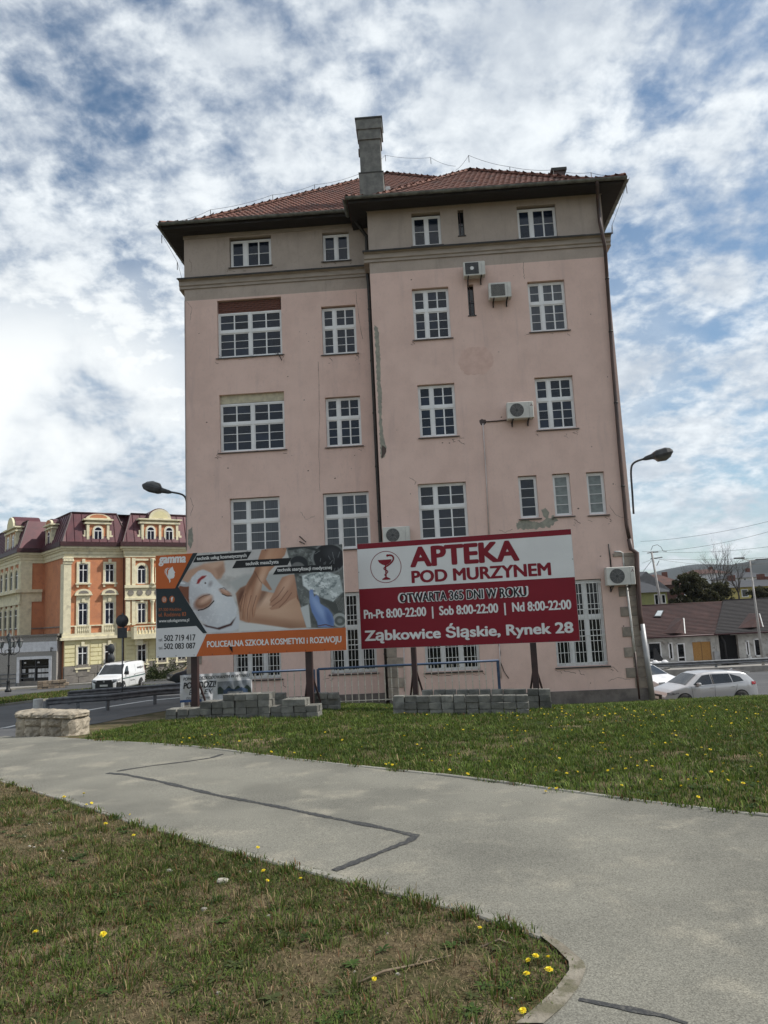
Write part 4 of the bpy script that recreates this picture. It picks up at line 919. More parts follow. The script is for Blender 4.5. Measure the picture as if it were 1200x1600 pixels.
# ------------------------------------------------------------------ street lamps on the building corners
m_lamp = mat('lamp_grey', (.05, .05, .052), .5, (.03, .03, .03), 6)
m_lens = mat('lamp_lens', (.10, .10, .095), .25)
def walllamp(px_arm, px_head, v, lab, flip):
    q = [dp(x, y, v) for x, y in px_arm]; o0 = bw(*q[0]); A = empty('wall_street_lamp', o0, -TH, label=lab, category='street lamp', group='lamps on arms at the corners of the pink building')
    base = Vector(q[0]); loc = [Vector(p)-base for p in q]
    # smooth bend
    sm = []
    for i in range(len(loc)-1):
        for k in range(5):
            t_ = k/5; p0, p1, p2, p3 = loc[max(i-1, 0)], loc[i], loc[i+1], loc[min(i+2, len(loc)-1)]
            sm.append(.5*((2*p1)+(p2-p0)*t_+(2*p0-5*p1+4*p2-p3)*t_*t_+(3*p1-p0-3*p2+p3)*t_**3))
    sm.append(loc[-1]); obj('arm', MB().tube(sm, .035, 8), m_lamp, A)
    a, b = Vector(dp(*px_head[0], v))-base, Vector(dp(*px_head[1], v))-base; d = (b-a); L_ = d.length; ang = math.atan2(d.z, d.x)
    H = MB(); n = 10
    prof = [(0, .05, .05), (.10, .08, .09), (.34, .12, .12), (.37, .17, .15), (.48, .21, .19), (.78, .22, .20), (.93, .18, .15), (1.0, .12, .07)]
    vs = []
    for t_, wd, hh in prof:
        for k in range(n): th = 2*PI*k/n; c_, s_ = math.cos(th), math.sin(th); sy = abs(c_)**.6*(1 if c_ > 0 else -1); sz = abs(s_)**.6*(1 if s_ > 0 else -1); vs.append((t_*L_, sy*wd, sz*hh*(1 if sz > 0 else .6)))
    H.add(vs, [(i*n+k, i*n+(k+1) % n, (i+1)*n+(k+1) % n, (i+1)*n+k) for i in range(len(prof)-1) for k in range(n)]+[tuple(range(n)), tuple((len(prof)-1)*n+k for k in range(n))])
    h = obj('lamp_head', H, m_lamp, A, tuple(a)); h.rotation_euler = (0, -ang, 0)
    Lm = MB(); vs = []
    for t_, wd, hh in ((.38, .12, .05), (.46, .18, .16), (.72, .19, .19), (.9, .15, .11), (.96, .10, .03)):
        for k in range(9): th = PI+PI*k/8; vs.append((t_*L_, math.cos(th)*wd, -.05+math.sin(th)*hh))
    Lm.add(vs, [(i*9+k, i*9+k+1, (i+1)*9+k+1, (i+1)*9+k) for i in range(4) for k in range(8)], True); obj('lens', Lm, m_lens, h)
walllamp([(990, 803), (988, 770), (986, 735), (991, 723), (1006, 717)], [(1005, 718), (1050, 706)], .12, 'dark street lamp on a curved arm at the right corner of the pink building', 1)
walllamp([(293, 825), (291.5, 800), (291, 782), (285, 773), (268, 769)], [(268, 769), (224, 758)], VL+.15, 'dark street lamp on a curved arm at the left corner of the pink building', -1)
# ------------------------------------------------------------------ printed boards
def flat(col, rough=.55): return mat('print_%02x%02x%02x' % tuple(int(255*c) for c in col), col, rough, tuple(c*.94 for c in col), 1.5, spec=.35)
m_red = flat((.20, .003, .014)); m_swhite = flat((.70, .70, .69)); m_sblack = flat((.010, .012, .014)); m_orange = flat((.50, .115, .025)); m_teal = flat((.018, .028, .034)); m_sgrey = flat((.66, .66, .665)); m_orange_t = flat((.42, .12, .04)); m_postr = mat('post_dark_red', (.045, .020, .018), .6, (.025, .013, .012), 4)
m_edge = mat('board_edge', (.55, .55, .54), .5)
def solve_bil(px, py, c):
    "pixel inside the four corners TL TR BR BL -> (u from left, v from bottom)"
    u = v = .5
    TL, TR, BR, BL = [np.array(q, float) for q in c]; p = np.array([px, py], float)
    for _ in range(12):
        f = BL*(1-u)*(1-v)+BR*u*(1-v)+TR*u*v+TL*(1-u)*v - p
        J = np.array([(BR-BL)*(1-v)+(TR-TL)*v, (TL-BL)*(1-u)+(TR-BR)*u]).T; d = np.linalg.solve(J, f); u -= d[0]; v -= d[1]
    return u, v
class Board:
    def __init__(s, name, bl, br, h, label, cat, corners, thick=.03):
        s.W = (Vector((br.x, br.y, 0))-Vector((bl.x, bl.y, 0))).length; s.H = h; s.c = corners
        ang = math.atan2(br.y-bl.y, br.x-bl.x); s.tilt = math.atan2(br.z-bl.z, s.W)
        s.root = empty(name, (bl+br)/2, ang, label=label, category=cat); s.k = 0; s.th = thick
    def loc(s, px, py): u, v = solve_bil(px, py, s.c); return ((u-.5)*s.W, v*s.H)
    def y(s): s.k += 1; return -s.th-.0015*s.k
    def poly(s, name, pts, m, par=None, raw=False, y=None):
        q = pts if raw else [s.loc(*p) for p in pts]; y = s.y() if y is None else y
        mb = MB().add([(a, y, b) for a, b in q], [tuple(range(len(q)))]); return obj(name, mb, m, par or s.root, norm=False) if False else obj(name, mb, m, par or s.root)
    def text(s, txt, box, m, name='lettering', bold=0, shear=0, rot=0, par=None, y=None, space=1.0):
        "box: (left, baseline, right, cap top) in board units"
        cu = bpy.data.curves.new(name, 'FONT'); cu.body = txt; cu.size = 1; cu.offset = 0; cu.shear = shear; cu.space_character = space; cu.resolution_u = 4
        o = bpy.data.objects.new('tmp', cu); scn.collection.objects.link(o); dg = bpy.context.evaluated_depsgraph_get(); dg.update(); me = bpy.data.meshes.new_from_object(o.evaluated_get(dg))
        bpy.data.objects.remove(o); me.name = name; n = len(me.vertices); co_ = np.empty(n*3); me.vertices.foreach_get('co', co_); co_ = co_.reshape(-1, 3)
        # cap height of the built-in font is measured from a capital H
        l, b_, r_, t_ = box; x0_, x1_ = co_[:, 0].min(), co_[:, 0].max(); sx = (r_-l)/(x1_-x0_); sy = (t_-b_)/CAP
        X_ = (co_[:, 0]-x0_)*sx; Z_ = co_[:, 1]*sy; c_, s_ = math.cos(rot), math.sin(rot)
        y = s.y() if y is None else y
        co_[:, 0] = l+X_*c_-Z_*s_; co_[:, 2] = b_+X_*s_+Z_*c_; co_[:, 1] = y
        me.vertices.foreach_set('co', co_.ravel()); me.update(); me.materials.clear()
        if bold:
            fs_ = [tuple(p.vertices) for p in me.polygons]; k_ = bold*(t_-b_)/CAP; V3, F3 = [], []
            for q_, (dx_, dz_) in enumerate(((0, 0), (-1, 0), (1, 0), (0, .6), (0, -.6), (-.7, .5), (.7, .5), (-.7, -.5), (.7, -.5))):
                o__ = len(V3); V3 += [(x_+dx_*k_, y_+.00006*q_, z_+dz_*k_) for x_, y_, z_ in co_]; F3 += [tuple(i_+o__ for i_ in g_) for g_ in fs_]
            me = bpy.data.meshes.new(name); me.from_pydata(V3, [], F3); me.update()
        return obj(name, me, m, par or s.root)
    def textpx(s, txt, l, r_, m, **k):
        "l: (x, baseline y, cap top y) at the left end, r_: the same at the right end"
        a = s.loc(l[0], l[1]); at = s.loc(l[0], l[2]); b = s.loc(r_[0], r_[1]); h = (at[1]-a[1] + s.loc(r_[0], r_[2])[1]-b[1])/2
        rot = math.atan2(b[1]-a[1], b[0]-a[0]); return s.text(txt, (a[0], a[1], a[0]+math.hypot(b[0]-a[0], b[1]-a[1]), a[1]+h), m, rot=rot, **k)
cu = bpy.data.curves.new('h', 'FONT'); cu.body = 'H'; cu.size = 1; oo = bpy.data.objects.new('h', cu); scn.collection.objects.link(oo); dg = bpy.context.evaluated_depsgraph_get(); dg.update()
mh = bpy.data.meshes.new_from_object(oo.evaluated_get(dg)); CAP = max(v.co.y for v in mh.vertices); bpy.data.objects.remove(oo)

def to3(px, py, Y): return P(px, py, Y)
# --- red and white billboard
bl, br = to3(565, 1012, 15.45), to3(907, 1004, 14.45)
S2 = Board('billboard', bl, br, 2.18, 'white and dark red pharmacy billboard reading APTEKA POD MURZYNEM on two dark posts', 'billboard', ((65, 90), (1095, 27), (1135, 568), (78, 592)))
W, H = S2.W, S2.H
obj('board', MB().box(-W/2, W/2, -S2.th, 0, 0, H), m_edge, S2.root)
S2.poly('red_field', [(-W/2+.006, .004), (W/2-.006, .004), (W/2-.006, H*.566), (-W/2+.006, H*.566)], m_red, raw=True)
S2.poly('white_field', [(-W/2+.006, H*.566), (W/2-.006, H*.566), (W/2-.006, H*.948), (-W/2+.006, H*.948)], m_swhite, raw=True)
S2.poly('red_stripe', [(-W/2+.006, H*.948), (W/2-.006, H*.948), (W/2-.006, H-.003), (-W/2+.006, H-.003)], m_red, raw=True)
fu = lambda u: (u-.5)*W
S2.text('APTEKA', (fu(.262), H*.75, fu(.757), H*.925), m_red, bold=.052, y=-.037)
S2.text('POD MURZYNEM', (fu(.262), H*.598, fu(.895), H*.705), m_red, bold=.045, y=-.037)
S2.text('OTWARTA 365 DNI W ROKU', (fu(.193), H*.418, fu(.787), H*.503), m_swhite, bold=.075, y=-.037, name='lettering_outline')
S2.text('OTWARTA 365 DNI W ROKU', (fu(.198), H*.420, fu(.782), H*.500), m_sblack, bold=.025, y=-.040)
S2.text('Pn-Pt 8:00-22:00  |  Sob 8:00-22:00  |  Nd 8:00-22:00', (fu(.022), H*.285, fu(.972), H*.365), m_swhite, bold=.03, y=-.037)
S2.text('Ząbkowice Śląskie, Rynek 28', (fu(.022), H*.078, fu(.972), H*.168), m_swhite, bold=.042, y=-.037)
# emblem: cup with a snake in a ring
em = MB(); cx, cz_ = fu(.1375), H*.762; r_ = .0755*W; em.ring((cx, -.037, cz_), r_-.012, r_, 48)
em.add([(cx+a*r_, -.037, cz_+b*r_) for a, b in ((-.50, .46), (.40, .46), (.34, .30), (.16, .16), (.03, .10), (.03, -.62), (.26, -.74), (.26, -.80), (-.26, -.80), (-.26, -.74), (-.05, -.62), (-.05, .10), (-.24, .17), (-.42, .30))], [tuple(range(14))])
sn = [(.42, .56), (.52, .70), (.40, .80), (.22, .78), (.12, .70)]; body = [(.12, .70), (.30, .72), (.46, .66), (.52, .50), (.42, .30), (.20, .12), (-.06, -.02), (-.13, -.12), (.0, -.20), (.12, -.30), (.02, -.42), (-.10, -.50), (.0, -.58)]
pts = [Vector((cx+a*r_, -.0385, cz_+b*r_)) for a, b in body]; sp_ = []
for i in range(len(pts)-1):
    for k in range(4):
        t_ = k/4; p0, p1, p2, p3 = pts[max(i-1, 0)], pts[i], pts[i+1], pts[min(i+2, len(pts)-1)]; sp_.append(.5*((2*p1)+(p2-p0)*t_+(2*p0-5*p1+4*p2-p3)*t_*t_+(3*p1-p0-3*p2+p3)*t_**3))
for i in range(len(sp_)-1):
    a, b = sp_[i], sp_[i+1]; d = (b-a).normalized(); n_ = Vector((-d.z, 0, d.x)); wa = .020*(1-i/len(sp_)*.6); em.add([tuple(a-n_*wa), tuple(b-n_*wa), tuple(b+n_*wa), tuple(a+n_*wa)], [(0, 1, 2, 3)])
em.disc((cx+.14*r_, -.039, cz_+.71*r_), .026, 12)
obj('emblem', em, m_red, S2.root)
def posts(B, items, base_par=None):
    "dark red channel posts with a slim raking brace, standing in the grass behind the board"
    for (px, py, Yd, w_, top) in items:
        p = P(px, py, Yd); zg = float(gz(p.x, p.y)); ang = B.root.rotation_euler.z
        mi = Matrix.Rotation(-ang, 4, 'Z') @ Matrix.Translation(-Vector(B.root.location)); q = mi @ Vector((p.x, p.y, zg-.3))
        mb = MB(); x = q.x; zt = top; yb = .002
        mb.box(x-w_/2, x+w_/2, yb, yb+.015, q.z, zt); mb.box(x-w_/2, x-w_/2+.012, yb+.015, yb+.10, q.z, zt); mb.box(x+w_/2-.012, x+w_/2, yb+.015, yb+.10, q.z, zt)
        po = obj('post', mb, m_postr, B.root)
        b = MB(); b.tube([(x-.03, .06, q.z+1.05), (x-.22, .32, q.z+.2)], .022, 5); b.tube([(x+.03, .06, q.z+1.05), (x+.20, .34, q.z+.2)], .022, 5); obj('brace', b, m_postr, po)
posts(S2, [(649, 1085, 15.2, .10, H), (840, 1102, 14.70, .12, H)])
scr = MB()
for k in range(9):
    for e_ in (.03, H-.03): scr.disc((-W/2+.05+k*(W-.1)/8, -.041, e_), .010, 8)
for k in range(5):
    for e_ in (-W/2+.02, W/2-.02): scr.disc((e_, -.041, .1+k*(H-.2)/4), .009, 8)
obj('screws', scr, m_black, S2.root)

# --- beauty-school billboard
bl, br = to3(245, 1029, 15.30), to3(542, 1014, 14.72)
S1 = Board('billboard', bl, br, 2.09, 'orange, white and black beauty-school billboard with pictures of a face mask and massage, reading gamma', 'billboard', ((63, 127), (1083, 42), (1100, 608), (50, 668)))
W, H = S1.W, S1.H
obj('board', MB().box(-W/2, W/2, -S1.th, 0, 0, H), m_edge, S1.root)
# picture painted as vertex colours on a fine grid
NX, NY = 430, 215
uu, vv = np.meshgrid((np.arange(NX)+.5)/NX, (np.arange(NY)+.5)/NY)
TL, TR, BR_, BL_ = [np.array(q, float) for q in S1.c]
PXY = BL_*((1-uu)*(1-vv))[..., None]+BR_*(uu*(1-vv))[..., None]+TR*(uu*vv)[..., None]+TL*((1-uu)*vv)[..., None]
AX, AY = PXY[..., 0], PXY[..., 1]; IMG = np.zeros((NY, NX, 3)); IMG[:] = (.50, .49, .48)
lin = lambda c: np.array([((q/255+.055)/1.055)**2.4 if q > 10 else q/255/12.92 for q in c])*1.0
def paint(mask, c, a=1.0): 
    global IMG
    m_ = (mask*a)[..., None]; IMG = IMG*(1-m_)+lin(c)*m_
def pm(pts, soft=2.0):
    x = AX.ravel(); y = AY.ravel(); ins = inpoly(x, y, pts).reshape(AX.shape)
    d = np.full(AX.shape, 1e9)
    for i in range(len(pts)):
        a, b = np.array(pts[i], float), np.array(pts[(i+1) % len(pts)], float); ab = b-a; t_ = np.clip(((AX-a[0])*ab[0]+(AY-a[1])*ab[1])/(ab@ab+1e-9), 0, 1); d = np.minimum(d, np.hypot(AX-a[0]-t_*ab[0], AY-a[1]-t_*ab[1]))
    return np.clip(np.where(ins, .5+d/soft/2, .5-d/soft/2), 0, 1)
def el(cx, cy, rx_, ry_, ang=0, soft=.15):
    a = math.radians(ang); X_ = (AX-cx)*math.cos(a)+(AY-cy)*math.sin(a); Y_ = -(AX-cx)*math.sin(a)+(AY-cy)*math.cos(a); q = np.hypot(X_/rx_, Y_/ry_); return np.clip((1+soft-q)/(2*soft), 0, 1)
def stroke(pts, w_, soft=1.5):
    d = np.full(AX.shape, 1e9)
    for i in range(len(pts)-1):
        a, b = np.array(pts[i], float), np.array(pts[i+1], float); ab = b-a; t_ = np.clip(((AX-a[0])*ab[0]+(AY-a[1])*ab[1])/(ab@ab+1e-9), 0, 1); d = np.minimum(d, np.hypot(AX-a[0]-t_*ab[0], AY-a[1]-t_*ab[1]))
    return np.clip((w_/2-d)/soft+.5, 0, 1)
nzs = lambda s, sd: fbm(AX, AY, s, sd)
paint(np.clip((nzs(90, 50)-.35)*2, 0, 1), (215, 213, 208), .7); paint(np.clip((nzs(50, 51)-.5)*3, 0, 1), (150, 148, 145), .6)
# neck, shoulder
paint(pm([(205, 250), (240, 205), (330, 165), (440, 146), (447, 200), (425, 240), (398, 247), (350, 205), (320, 198), (275, 230), (235, 275)], 6), (186, 150, 128)); paint(pm([(330, 168), (442, 148), (446, 190), (420, 240), (400, 235), (395, 190)], 12), (205, 172, 150), .8); paint(pm([(395, 190), (440, 160), (447, 205), (410, 246)], 10), (140, 100, 78), .6)
paint(pm([(180, 300), (215, 262), (250, 275), (250, 350), (245, 382)], 5), (120, 72, 52)); paint(el(215, 275, 38, 14, 8), (170, 172, 176)); paint(el(205, 270, 22, 6, 8), (220, 222, 225), .8)
# towel and head band
paint(pm([(300, 500), (520, 430), (526, 505), (470, 524), (345, 530)], 5), (200, 203, 208)); paint(pm([(320, 486), (400, 503), (470, 478), (505, 420), (505, 445), (480, 490), (410, 515), (335, 500)], 4), (70, 40, 38))
face = pm([(248, 290), (262, 240), (300, 204), (330, 197), (370, 213), (410, 262), (462, 305), (492, 345), (512, 400), (508, 440), (470, 480), (410, 498), (350, 492), (300, 462), (262, 410), (245, 350)], 4)
paint(face, (196, 200, 205)); paint(face*el(400, 350, 110, 90, 30, .8), (222, 225, 228), .7); paint(face*el(290, 400, 60, 110, -30, .8), (160, 158, 162), .55); paint(face*np.clip((nzs(14, 52)-.5)*4, 0, 1), (235, 236, 238), .3)
paint(el(326, 368, 56, 36, -28, .22), (164, 124, 102)); paint(el(316, 378, 44, 22, -28, .5), (120, 84, 68), .7); paint(el(332, 360, 34, 15, -28, .5), (206, 168, 146), .9); paint(el(355, 345, 20, 8, -28, .6), (222, 190, 170), .7)
paint(stroke([(295, 414), (325, 408), (355, 392), (384, 362)], 6), (40, 28, 26)); paint(stroke([(300, 352), (330, 335), (362, 328)], 5, 3), (75, 50, 42), .7)
paint(el(448, 316, 36, 15, 25, .3), (170, 130, 108)); paint(el(446, 310, 22, 7, 25, .5), (206, 170, 150), .8); paint(stroke([(430, 324), (455, 334), (482, 334)], 5), (40, 28, 26)); paint(stroke([(418, 298), (440, 290), (452, 300)], 5, 3), (70, 50, 44), .7)
paint(pm([(288, 274), (296, 250), (320, 230), (348, 226), (335, 240), (316, 252), (302, 272)], 3), (165, 48, 52)); paint(stroke([(292, 270), (312, 246), (340, 230)], 3), (95, 25, 30)); paint(el(366, 272, 10, 16, 30, .6), (150, 145, 148), .8); paint(el(338, 268, 5, 5), (70, 60, 60))
# back and towel
paint(pm([(470, 260), (560, 215), (900, 195), (900, 330), (520, 330)], 10), (172, 174, 172)); paint(pm([(520, 475), (900, 470), (900, 500), (640, 512), (520, 520)], 4), (208, 208, 206))
back = pm([(505, 320), (530, 290), (562, 275), (640, 300), (700, 312), (850, 325), (878, 400), (888, 495), (800, 500), (740, 492), (640, 480), (560, 472), (525, 460), (520, 400)], 4)
paint(back, (182, 142, 116)); paint(back*el(720, 400, 150, 60, 5, .8), (208, 172, 146), .8); paint(back*el(800, 490, 120, 24, 0, .9), (120, 84, 62), .6); paint(back*el(540, 340, 34, 70, 15, .6), (90, 52, 38), .9); paint(back*el(690, 350, 90, 26, -6, .8), (222, 190, 166), .8); paint(back*el(640, 460, 120, 20, 4, .8), (150, 108, 84), .6); paint(back*el(650, 330, 16, 60, 30, .6), (104, 66, 50), .7)
# arms and hands
arm = pm([(650, 82), (700, 72), (790, 66), (775, 110), (728, 160), (690, 200), (672, 240), (705, 296), (690, 300), (652, 262), (640, 330), (618, 380), (606, 440), (596, 452), (588, 410), (582, 468), (570, 474), (562, 420), (552, 462), (540, 458), (540, 400), (528, 420), (526, 372), (548, 320), (566, 268), (600, 215), (622, 160)], 3)
paint(arm, (168, 124, 98)); paint(arm*el(655, 215, 16, 130, 20, .6), (212, 176, 150), .8); paint(arm*el(600, 240, 14, 90, 28, .6), (116, 78, 58), .7); paint(arm*el(575, 380, 10, 60, 8, .7), (204, 160, 132), .8); paint(arm*el(548, 380, 7, 50, 8, .7), (196, 150, 122), .8); paint(arm*el(606, 380, 8, 50, 14, .7), (200, 156, 128), .7); paint(arm*el(700, 130, 30, 80, 40, .6), (196, 150, 120), .8)
for q in ([(560, 320), (545, 400), (541, 452)], [(590, 330), (570, 400), (566, 465)], [(618, 330), (598, 395), (592, 448)], [(548, 330), (532, 385), (530, 415)], [(612, 200), (640, 250), (650, 262)]): paint(stroke(q, 4, 4)*arm, (92, 56, 42), .75)
hand = pm([(760, 228), (800, 214), (826, 212), (840, 268), (842, 330), (800, 352), (775, 372), (740, 396), (700, 404), (688, 396), (702, 384), (688, 380), (694, 360), (690, 352), (712, 318), (728, 282)], 3)
paint(hand, (176, 134, 110)); paint(hand*el(780, 270, 20, 60, 30, .6), (210, 172, 148), .7)
for q in ([(770, 280), (735, 330), (698, 362)], [(790, 300), (752, 350), (705, 384)], [(810, 310), (780, 352), (742, 390)]): paint(stroke(q, 4, 4)*hand, (95, 58, 45), .75)
paint(pm([(838, 300), (846, 330), (850, 360), (838, 340)], 3), (120, 76, 56))
# steriliser
mach = pm([(782, 62), (1084, 42), (1098, 492), (888, 496), (862, 400), (844, 330), (826, 210), (800, 130)], 3)
paint(mach, (98, 102, 100)); paint(mach*np.clip((nzs(40, 60)-.45)*5, 0, 1), (60, 64, 64), .7); paint(mach*np.clip((nzs(24, 61)-.55)*5, 0, 1), (150, 156, 154), .6)
paint(mach*el(1012, 120, 84, 76, 0, .06), (28, 30, 34)); paint(mach*(el(1012, 120, 92, 84, 0, .03)-el(1012, 120, 84, 76, 0, .03)).clip(0, 1), (120, 124, 124)); paint(mach*el(1030, 90, 40, 30, 0, .5), (60, 62, 66), .7)
paint(mach*el(850, 155, 50, 44, 0, .05), (36, 40, 44)); paint(mach*el(846, 175, 36, 30, 0, .1), (110, 112, 112)); paint(mach*stroke([(800, 75), (880, 60), (960, 80)], 14), (50, 54, 54))
for i in range(26):
    a = random.uniform(905, 1070); b = random.uniform(80, 240); paint(mach*stroke([(a, b), (a+random.uniform(-26, 10), b+random.uniform(15, 40))], 2.2), (150, 155, 158), .6)
bag = pm([(868, 220), (930, 190), (1010, 196), (1066, 214), (1084, 300), (1030, 352), (960, 330), (900, 292), (872, 270)], 4); paint(bag, (176, 184, 184)); paint(bag*np.clip((nzs(22, 63)-.48)*8, 0, 1), (218, 224, 224), .9); paint(bag*np.clip((nzs(15, 64)-.55)*8, 0, 1), (104, 116, 118), .8)
paint(pm([(856, 390), (900, 370), (912, 494), (888, 494)], 3), (190, 194, 194)); paint(pm([(960, 330), (1040, 360), (1094, 300), (1096, 400), (1040, 420)], 4)*mach, (74, 78, 76)); 
for i in range(7): paint(mach*stroke([(1040+i*8, 330), (1062+i*6, 400)], 2), (150, 150, 146), .7)
paint(mach*el(1066, 452, 40, 38, 0, .06), (160, 164, 162)); paint(mach*el(1066, 455, 28, 26, 0, .08), (90, 94, 92)); paint(mach*el(1066, 455, 14, 12, 0, .2), (130, 134, 132))
glove = pm([(905, 300), (912, 290), (924, 292), (930, 330), (944, 318), (956, 330), (962, 365), (1005, 392), (1026, 420), (1036, 458), (1032, 490), (950, 490), (944, 460), (918, 410), (906, 360)], 3)
paint(glove, (108, 134, 184)); paint(glove*el(950, 380, 18, 70, -30, .6), (158, 182, 222), .7); paint(glove*el(1010, 450, 16, 40, -20, .6), (72, 96, 148), .7); paint(stroke([(950, 484), (990, 476), (1032, 488)], 5)*mach, (90, 60, 46))
mb = MB(); yv = -.0335
vs = [((i/NX-.5)*W, yv, j/NY*H) for j in range(NY+1) for i in range(NX+1)]
me = bpy.data.meshes.new('picture'); me.from_pydata(vs, [], [(j*(NX+1)+i, j*(NX+1)+i+1, (j+1)*(NX+1)+i+1, (j+1)*(NX+1)+i) for j in range(NY) for i in range(NX)])
Cc = np.ones((NY*NX, 4, 4)); Cc[:, :, :3] = IMG.reshape(-1, 1, 3); at = me.color_attributes.new('col', 'FLOAT_COLOR', 'CORNER'); at.data.foreach_set('color', Cc.ravel())
m_print = vcmat('printed_picture', .5, .35); obj('picture', me, m_print, S1.root)
y1, y2, y3, y4 = -.036, -.0385, -.041, -.0435
S1.poly('teal_band', [(272, 108), (299, 106), (185, 292), (342, 533), (300, 536), (60, 515), (60, 303), (170, 296)], m_teal, y=y1)
S1.poly('orange_corner', [(63, 127), (272, 109), (168, 300), (60, 304)], m_orange, y=y2)
S1.poly('white_corner', [(55, 515), (283, 497), (326, 541), (337, 541), (281, 657), (50, 668)], m_sgrey, y=y2)
S1.poly('orange_strip', [(339, 539), (1098, 490), (1100, 608), (279, 656)], m_orange, y=y3)
S1.poly('black_label', [(292, 121), (597, 92), (572, 133), (272, 159)], m_sblack, y=y1); S1.poly('black_label', [(512, 144), (812, 122), (790, 162), (488, 186)], m_sblack, y=y1); S1.poly('black_label', [(735, 175), (1045, 150), (1028, 192), (710, 215)], m_sblack, y=y1)
S1.textpx('technik usług kosmetycznych', (295, 146, 128), (568, 122, 104), m_swhite, bold=.025, y=y2); S1.textpx('technik masażysta', (563, 168, 150), (742, 153, 135), m_swhite, bold=.025, y=y2); S1.textpx('technik sterylizacji medycznej', (735, 198, 180), (1026, 178, 160), m_swhite, bold=.025, y=y2)
S1.textpx('gamma', (82, 167, 122), (230, 158, 112), m_swhite, bold=.045, y=y3, shear=.12)
S1.textpx('57-300 Kłodzko', (72, 423, 408), (200, 417, 402), m_orange_t, y=y2); S1.textpx('ul. Rodzinna 83', (72, 452, 432), (226, 445, 425), m_orange_t, bold=.005, y=y2); S1.textpx('www.szkolagamma.pl', (72, 483, 467), (243, 473, 457), m_swhite, bold=.015, y=y2)
S1.textpx('tel.', (67, 582, 566), (92, 581, 565), m_sblack, y=y3); S1.textpx('502 719 417', (100, 580, 550), (276, 572, 541), m_sblack, bold=.02, y=y3)
S1.textpx('tel.', (67, 624, 608), (92, 623, 607), m_sblack, y=y3); S1.textpx('502 083 087', (98, 622, 593), (275, 614, 585), m_sblack, bold=.02, y=y3)
S1.textpx('POLICEALNA SZKOŁA KOSMETYKI i ROZWOJU', (342, 607, 577), (1073, 567, 536), m_swhite, bold=.03, y=y4)
# woman's profile with flowing hair, and two round icons
S1.poly('profile_icon', [(133, 205), (148, 190), (158, 183), (162, 200), (172, 215), (167, 220), (168, 232), (163, 245), (150, 248), (142, 250), (145, 262), (138, 272), (136, 256), (128, 240)], m_swhite, y=y3)
for q in ([(150, 188), (128, 198), (122, 215), (130, 240), (140, 262), (134, 276), (139, 262), (125, 240), (116, 215), (124, 196)], [(135, 186), (116, 198), (111, 215), (118, 236), (113, 215), (119, 200)]): S1.poly('profile_icon', q, m_swhite, y=y3)
for cx, cy in ((106, 361), (150, 358)):
    pts = [(cx+15*math.cos(2*PI*k/20), cy+18*math.sin(2*PI*k/20)) for k in range(20)]; S1.poly('round_icon', pts, m_orange_t, y=y2)
S1.textpx('f', (145, 370, 348), (155, 369, 347), m_swhite, bold=.05, y=y3)
ii = [S1.loc(x, y) for x, y in ((99, 353), (113, 352), (113, 369), (99, 370))]; mb = MB()
for i in range(4): a, b = Vector((ii[i][0], y3, ii[i][1])), Vector((ii[(i+1) % 4][0], y3, ii[(i+1) % 4][1])); mb.tube([a, b], .004, 4)
c_ = S1.loc(106, 361); mb.ring((c_[0], y3, c_[1]), .008, .014, 16); obj('camera_icon', mb, m_swhite, S1.root)
# torn flap in the lower strip
c_ = S1.loc(475, 610); obj('torn_flap', MB().add([(c_[0]-.05, y4-.002, c_[1]+.04), (c_[0]+.03, y4-.002, c_[1]+.03), (c_[0]+.03, y4-.004, c_[1]-.09), (c_[0]+.0, y4-.04, c_[1]-.02)], [(0, 2, 1), (0, 3, 2)]), m_sblack, S1.root)
posts(S1, [(306, 1105, 15.25, .135, H), (486, 1108, 14.90, .135, H)])
scr = MB()
for k in range(11):
    for e_ in (.025, H-.025): scr.disc((-W/2+.05+k*(W-.1)/10, -.047, e_), .009, 8)
obj('screws', scr, m_black, S1.root)

# ------------------------------------------------------------------ stacks of concrete paving blocks
m_block = mat('paving_block', (.175, .170, .148), .95, (.095, .095, .085), 5, bump=.010, bscale=30, rnd=.28, dirt=(.25, .245, .22), dscale=1.5)
def block_mesh(seed):
    rr = random.Random(seed); mb = MB(); W_, D_, H_ = .218, .16, .116; c = .007
    mb.cbox(-W_/2, W_/2, 0, D_, 0, H_, c); mb.v = [(x+rr.uniform(-.006, .006), y+rr.uniform(-.006, .006), z+rr.uniform(-.005, .005)) for x, y, z in mb.v]
    me = mb.mesh('block'); me.materials.append(m_block); return me
BMS = [block_mesh(k) for k in range(5)]
def stack(pl, pr, rows, label, Yd, depth_rows=1, base=-.02):
    "rows: list (bottom first) of (first slot, number); slots along the line pl-pr"
    a, b = G(*pl), G(*pr); 
    if Yd: a, b = P(pl[0], pl[1], Yd[0]), P(pr[0], pr[1], Yd[1])
    a.z = float(gz(a.x, a.y)); b.z = float(gz(b.x, b.y)); d = b-a; ang = math.atan2(d.y, d.x); tl = math.atan2(d.z, math.hypot(d.x, d.y))
    S_ = empty('paving_block_stack', a+Vector((0, 0, base)), ang, label=label, category='block stack'); n = d.length/.224
    for ri, row in enumerate(rows):
        segs_ = row if isinstance(row, list) else [row]
        for (s0_, cnt) in segs_:
            for k in range(cnt):
                for dr in range(depth_rows):
                    x = (s0_+k+.5)*.224+(.06 if ri % 2 else 0)*0+random.uniform(-.008, .008)
                    o = obj('block', random.choice(BMS), None, S_, (x, dr*.17+random.uniform(-.02, .02), ri*.119+math.tan(tl)*x)); o.rotation_euler = (0, -tl*.9, random.uniform(-.03, .03)); o.scale = (random.choice((1, 1, .93)), random.uniform(.95, 1.1), 1)
    return S_
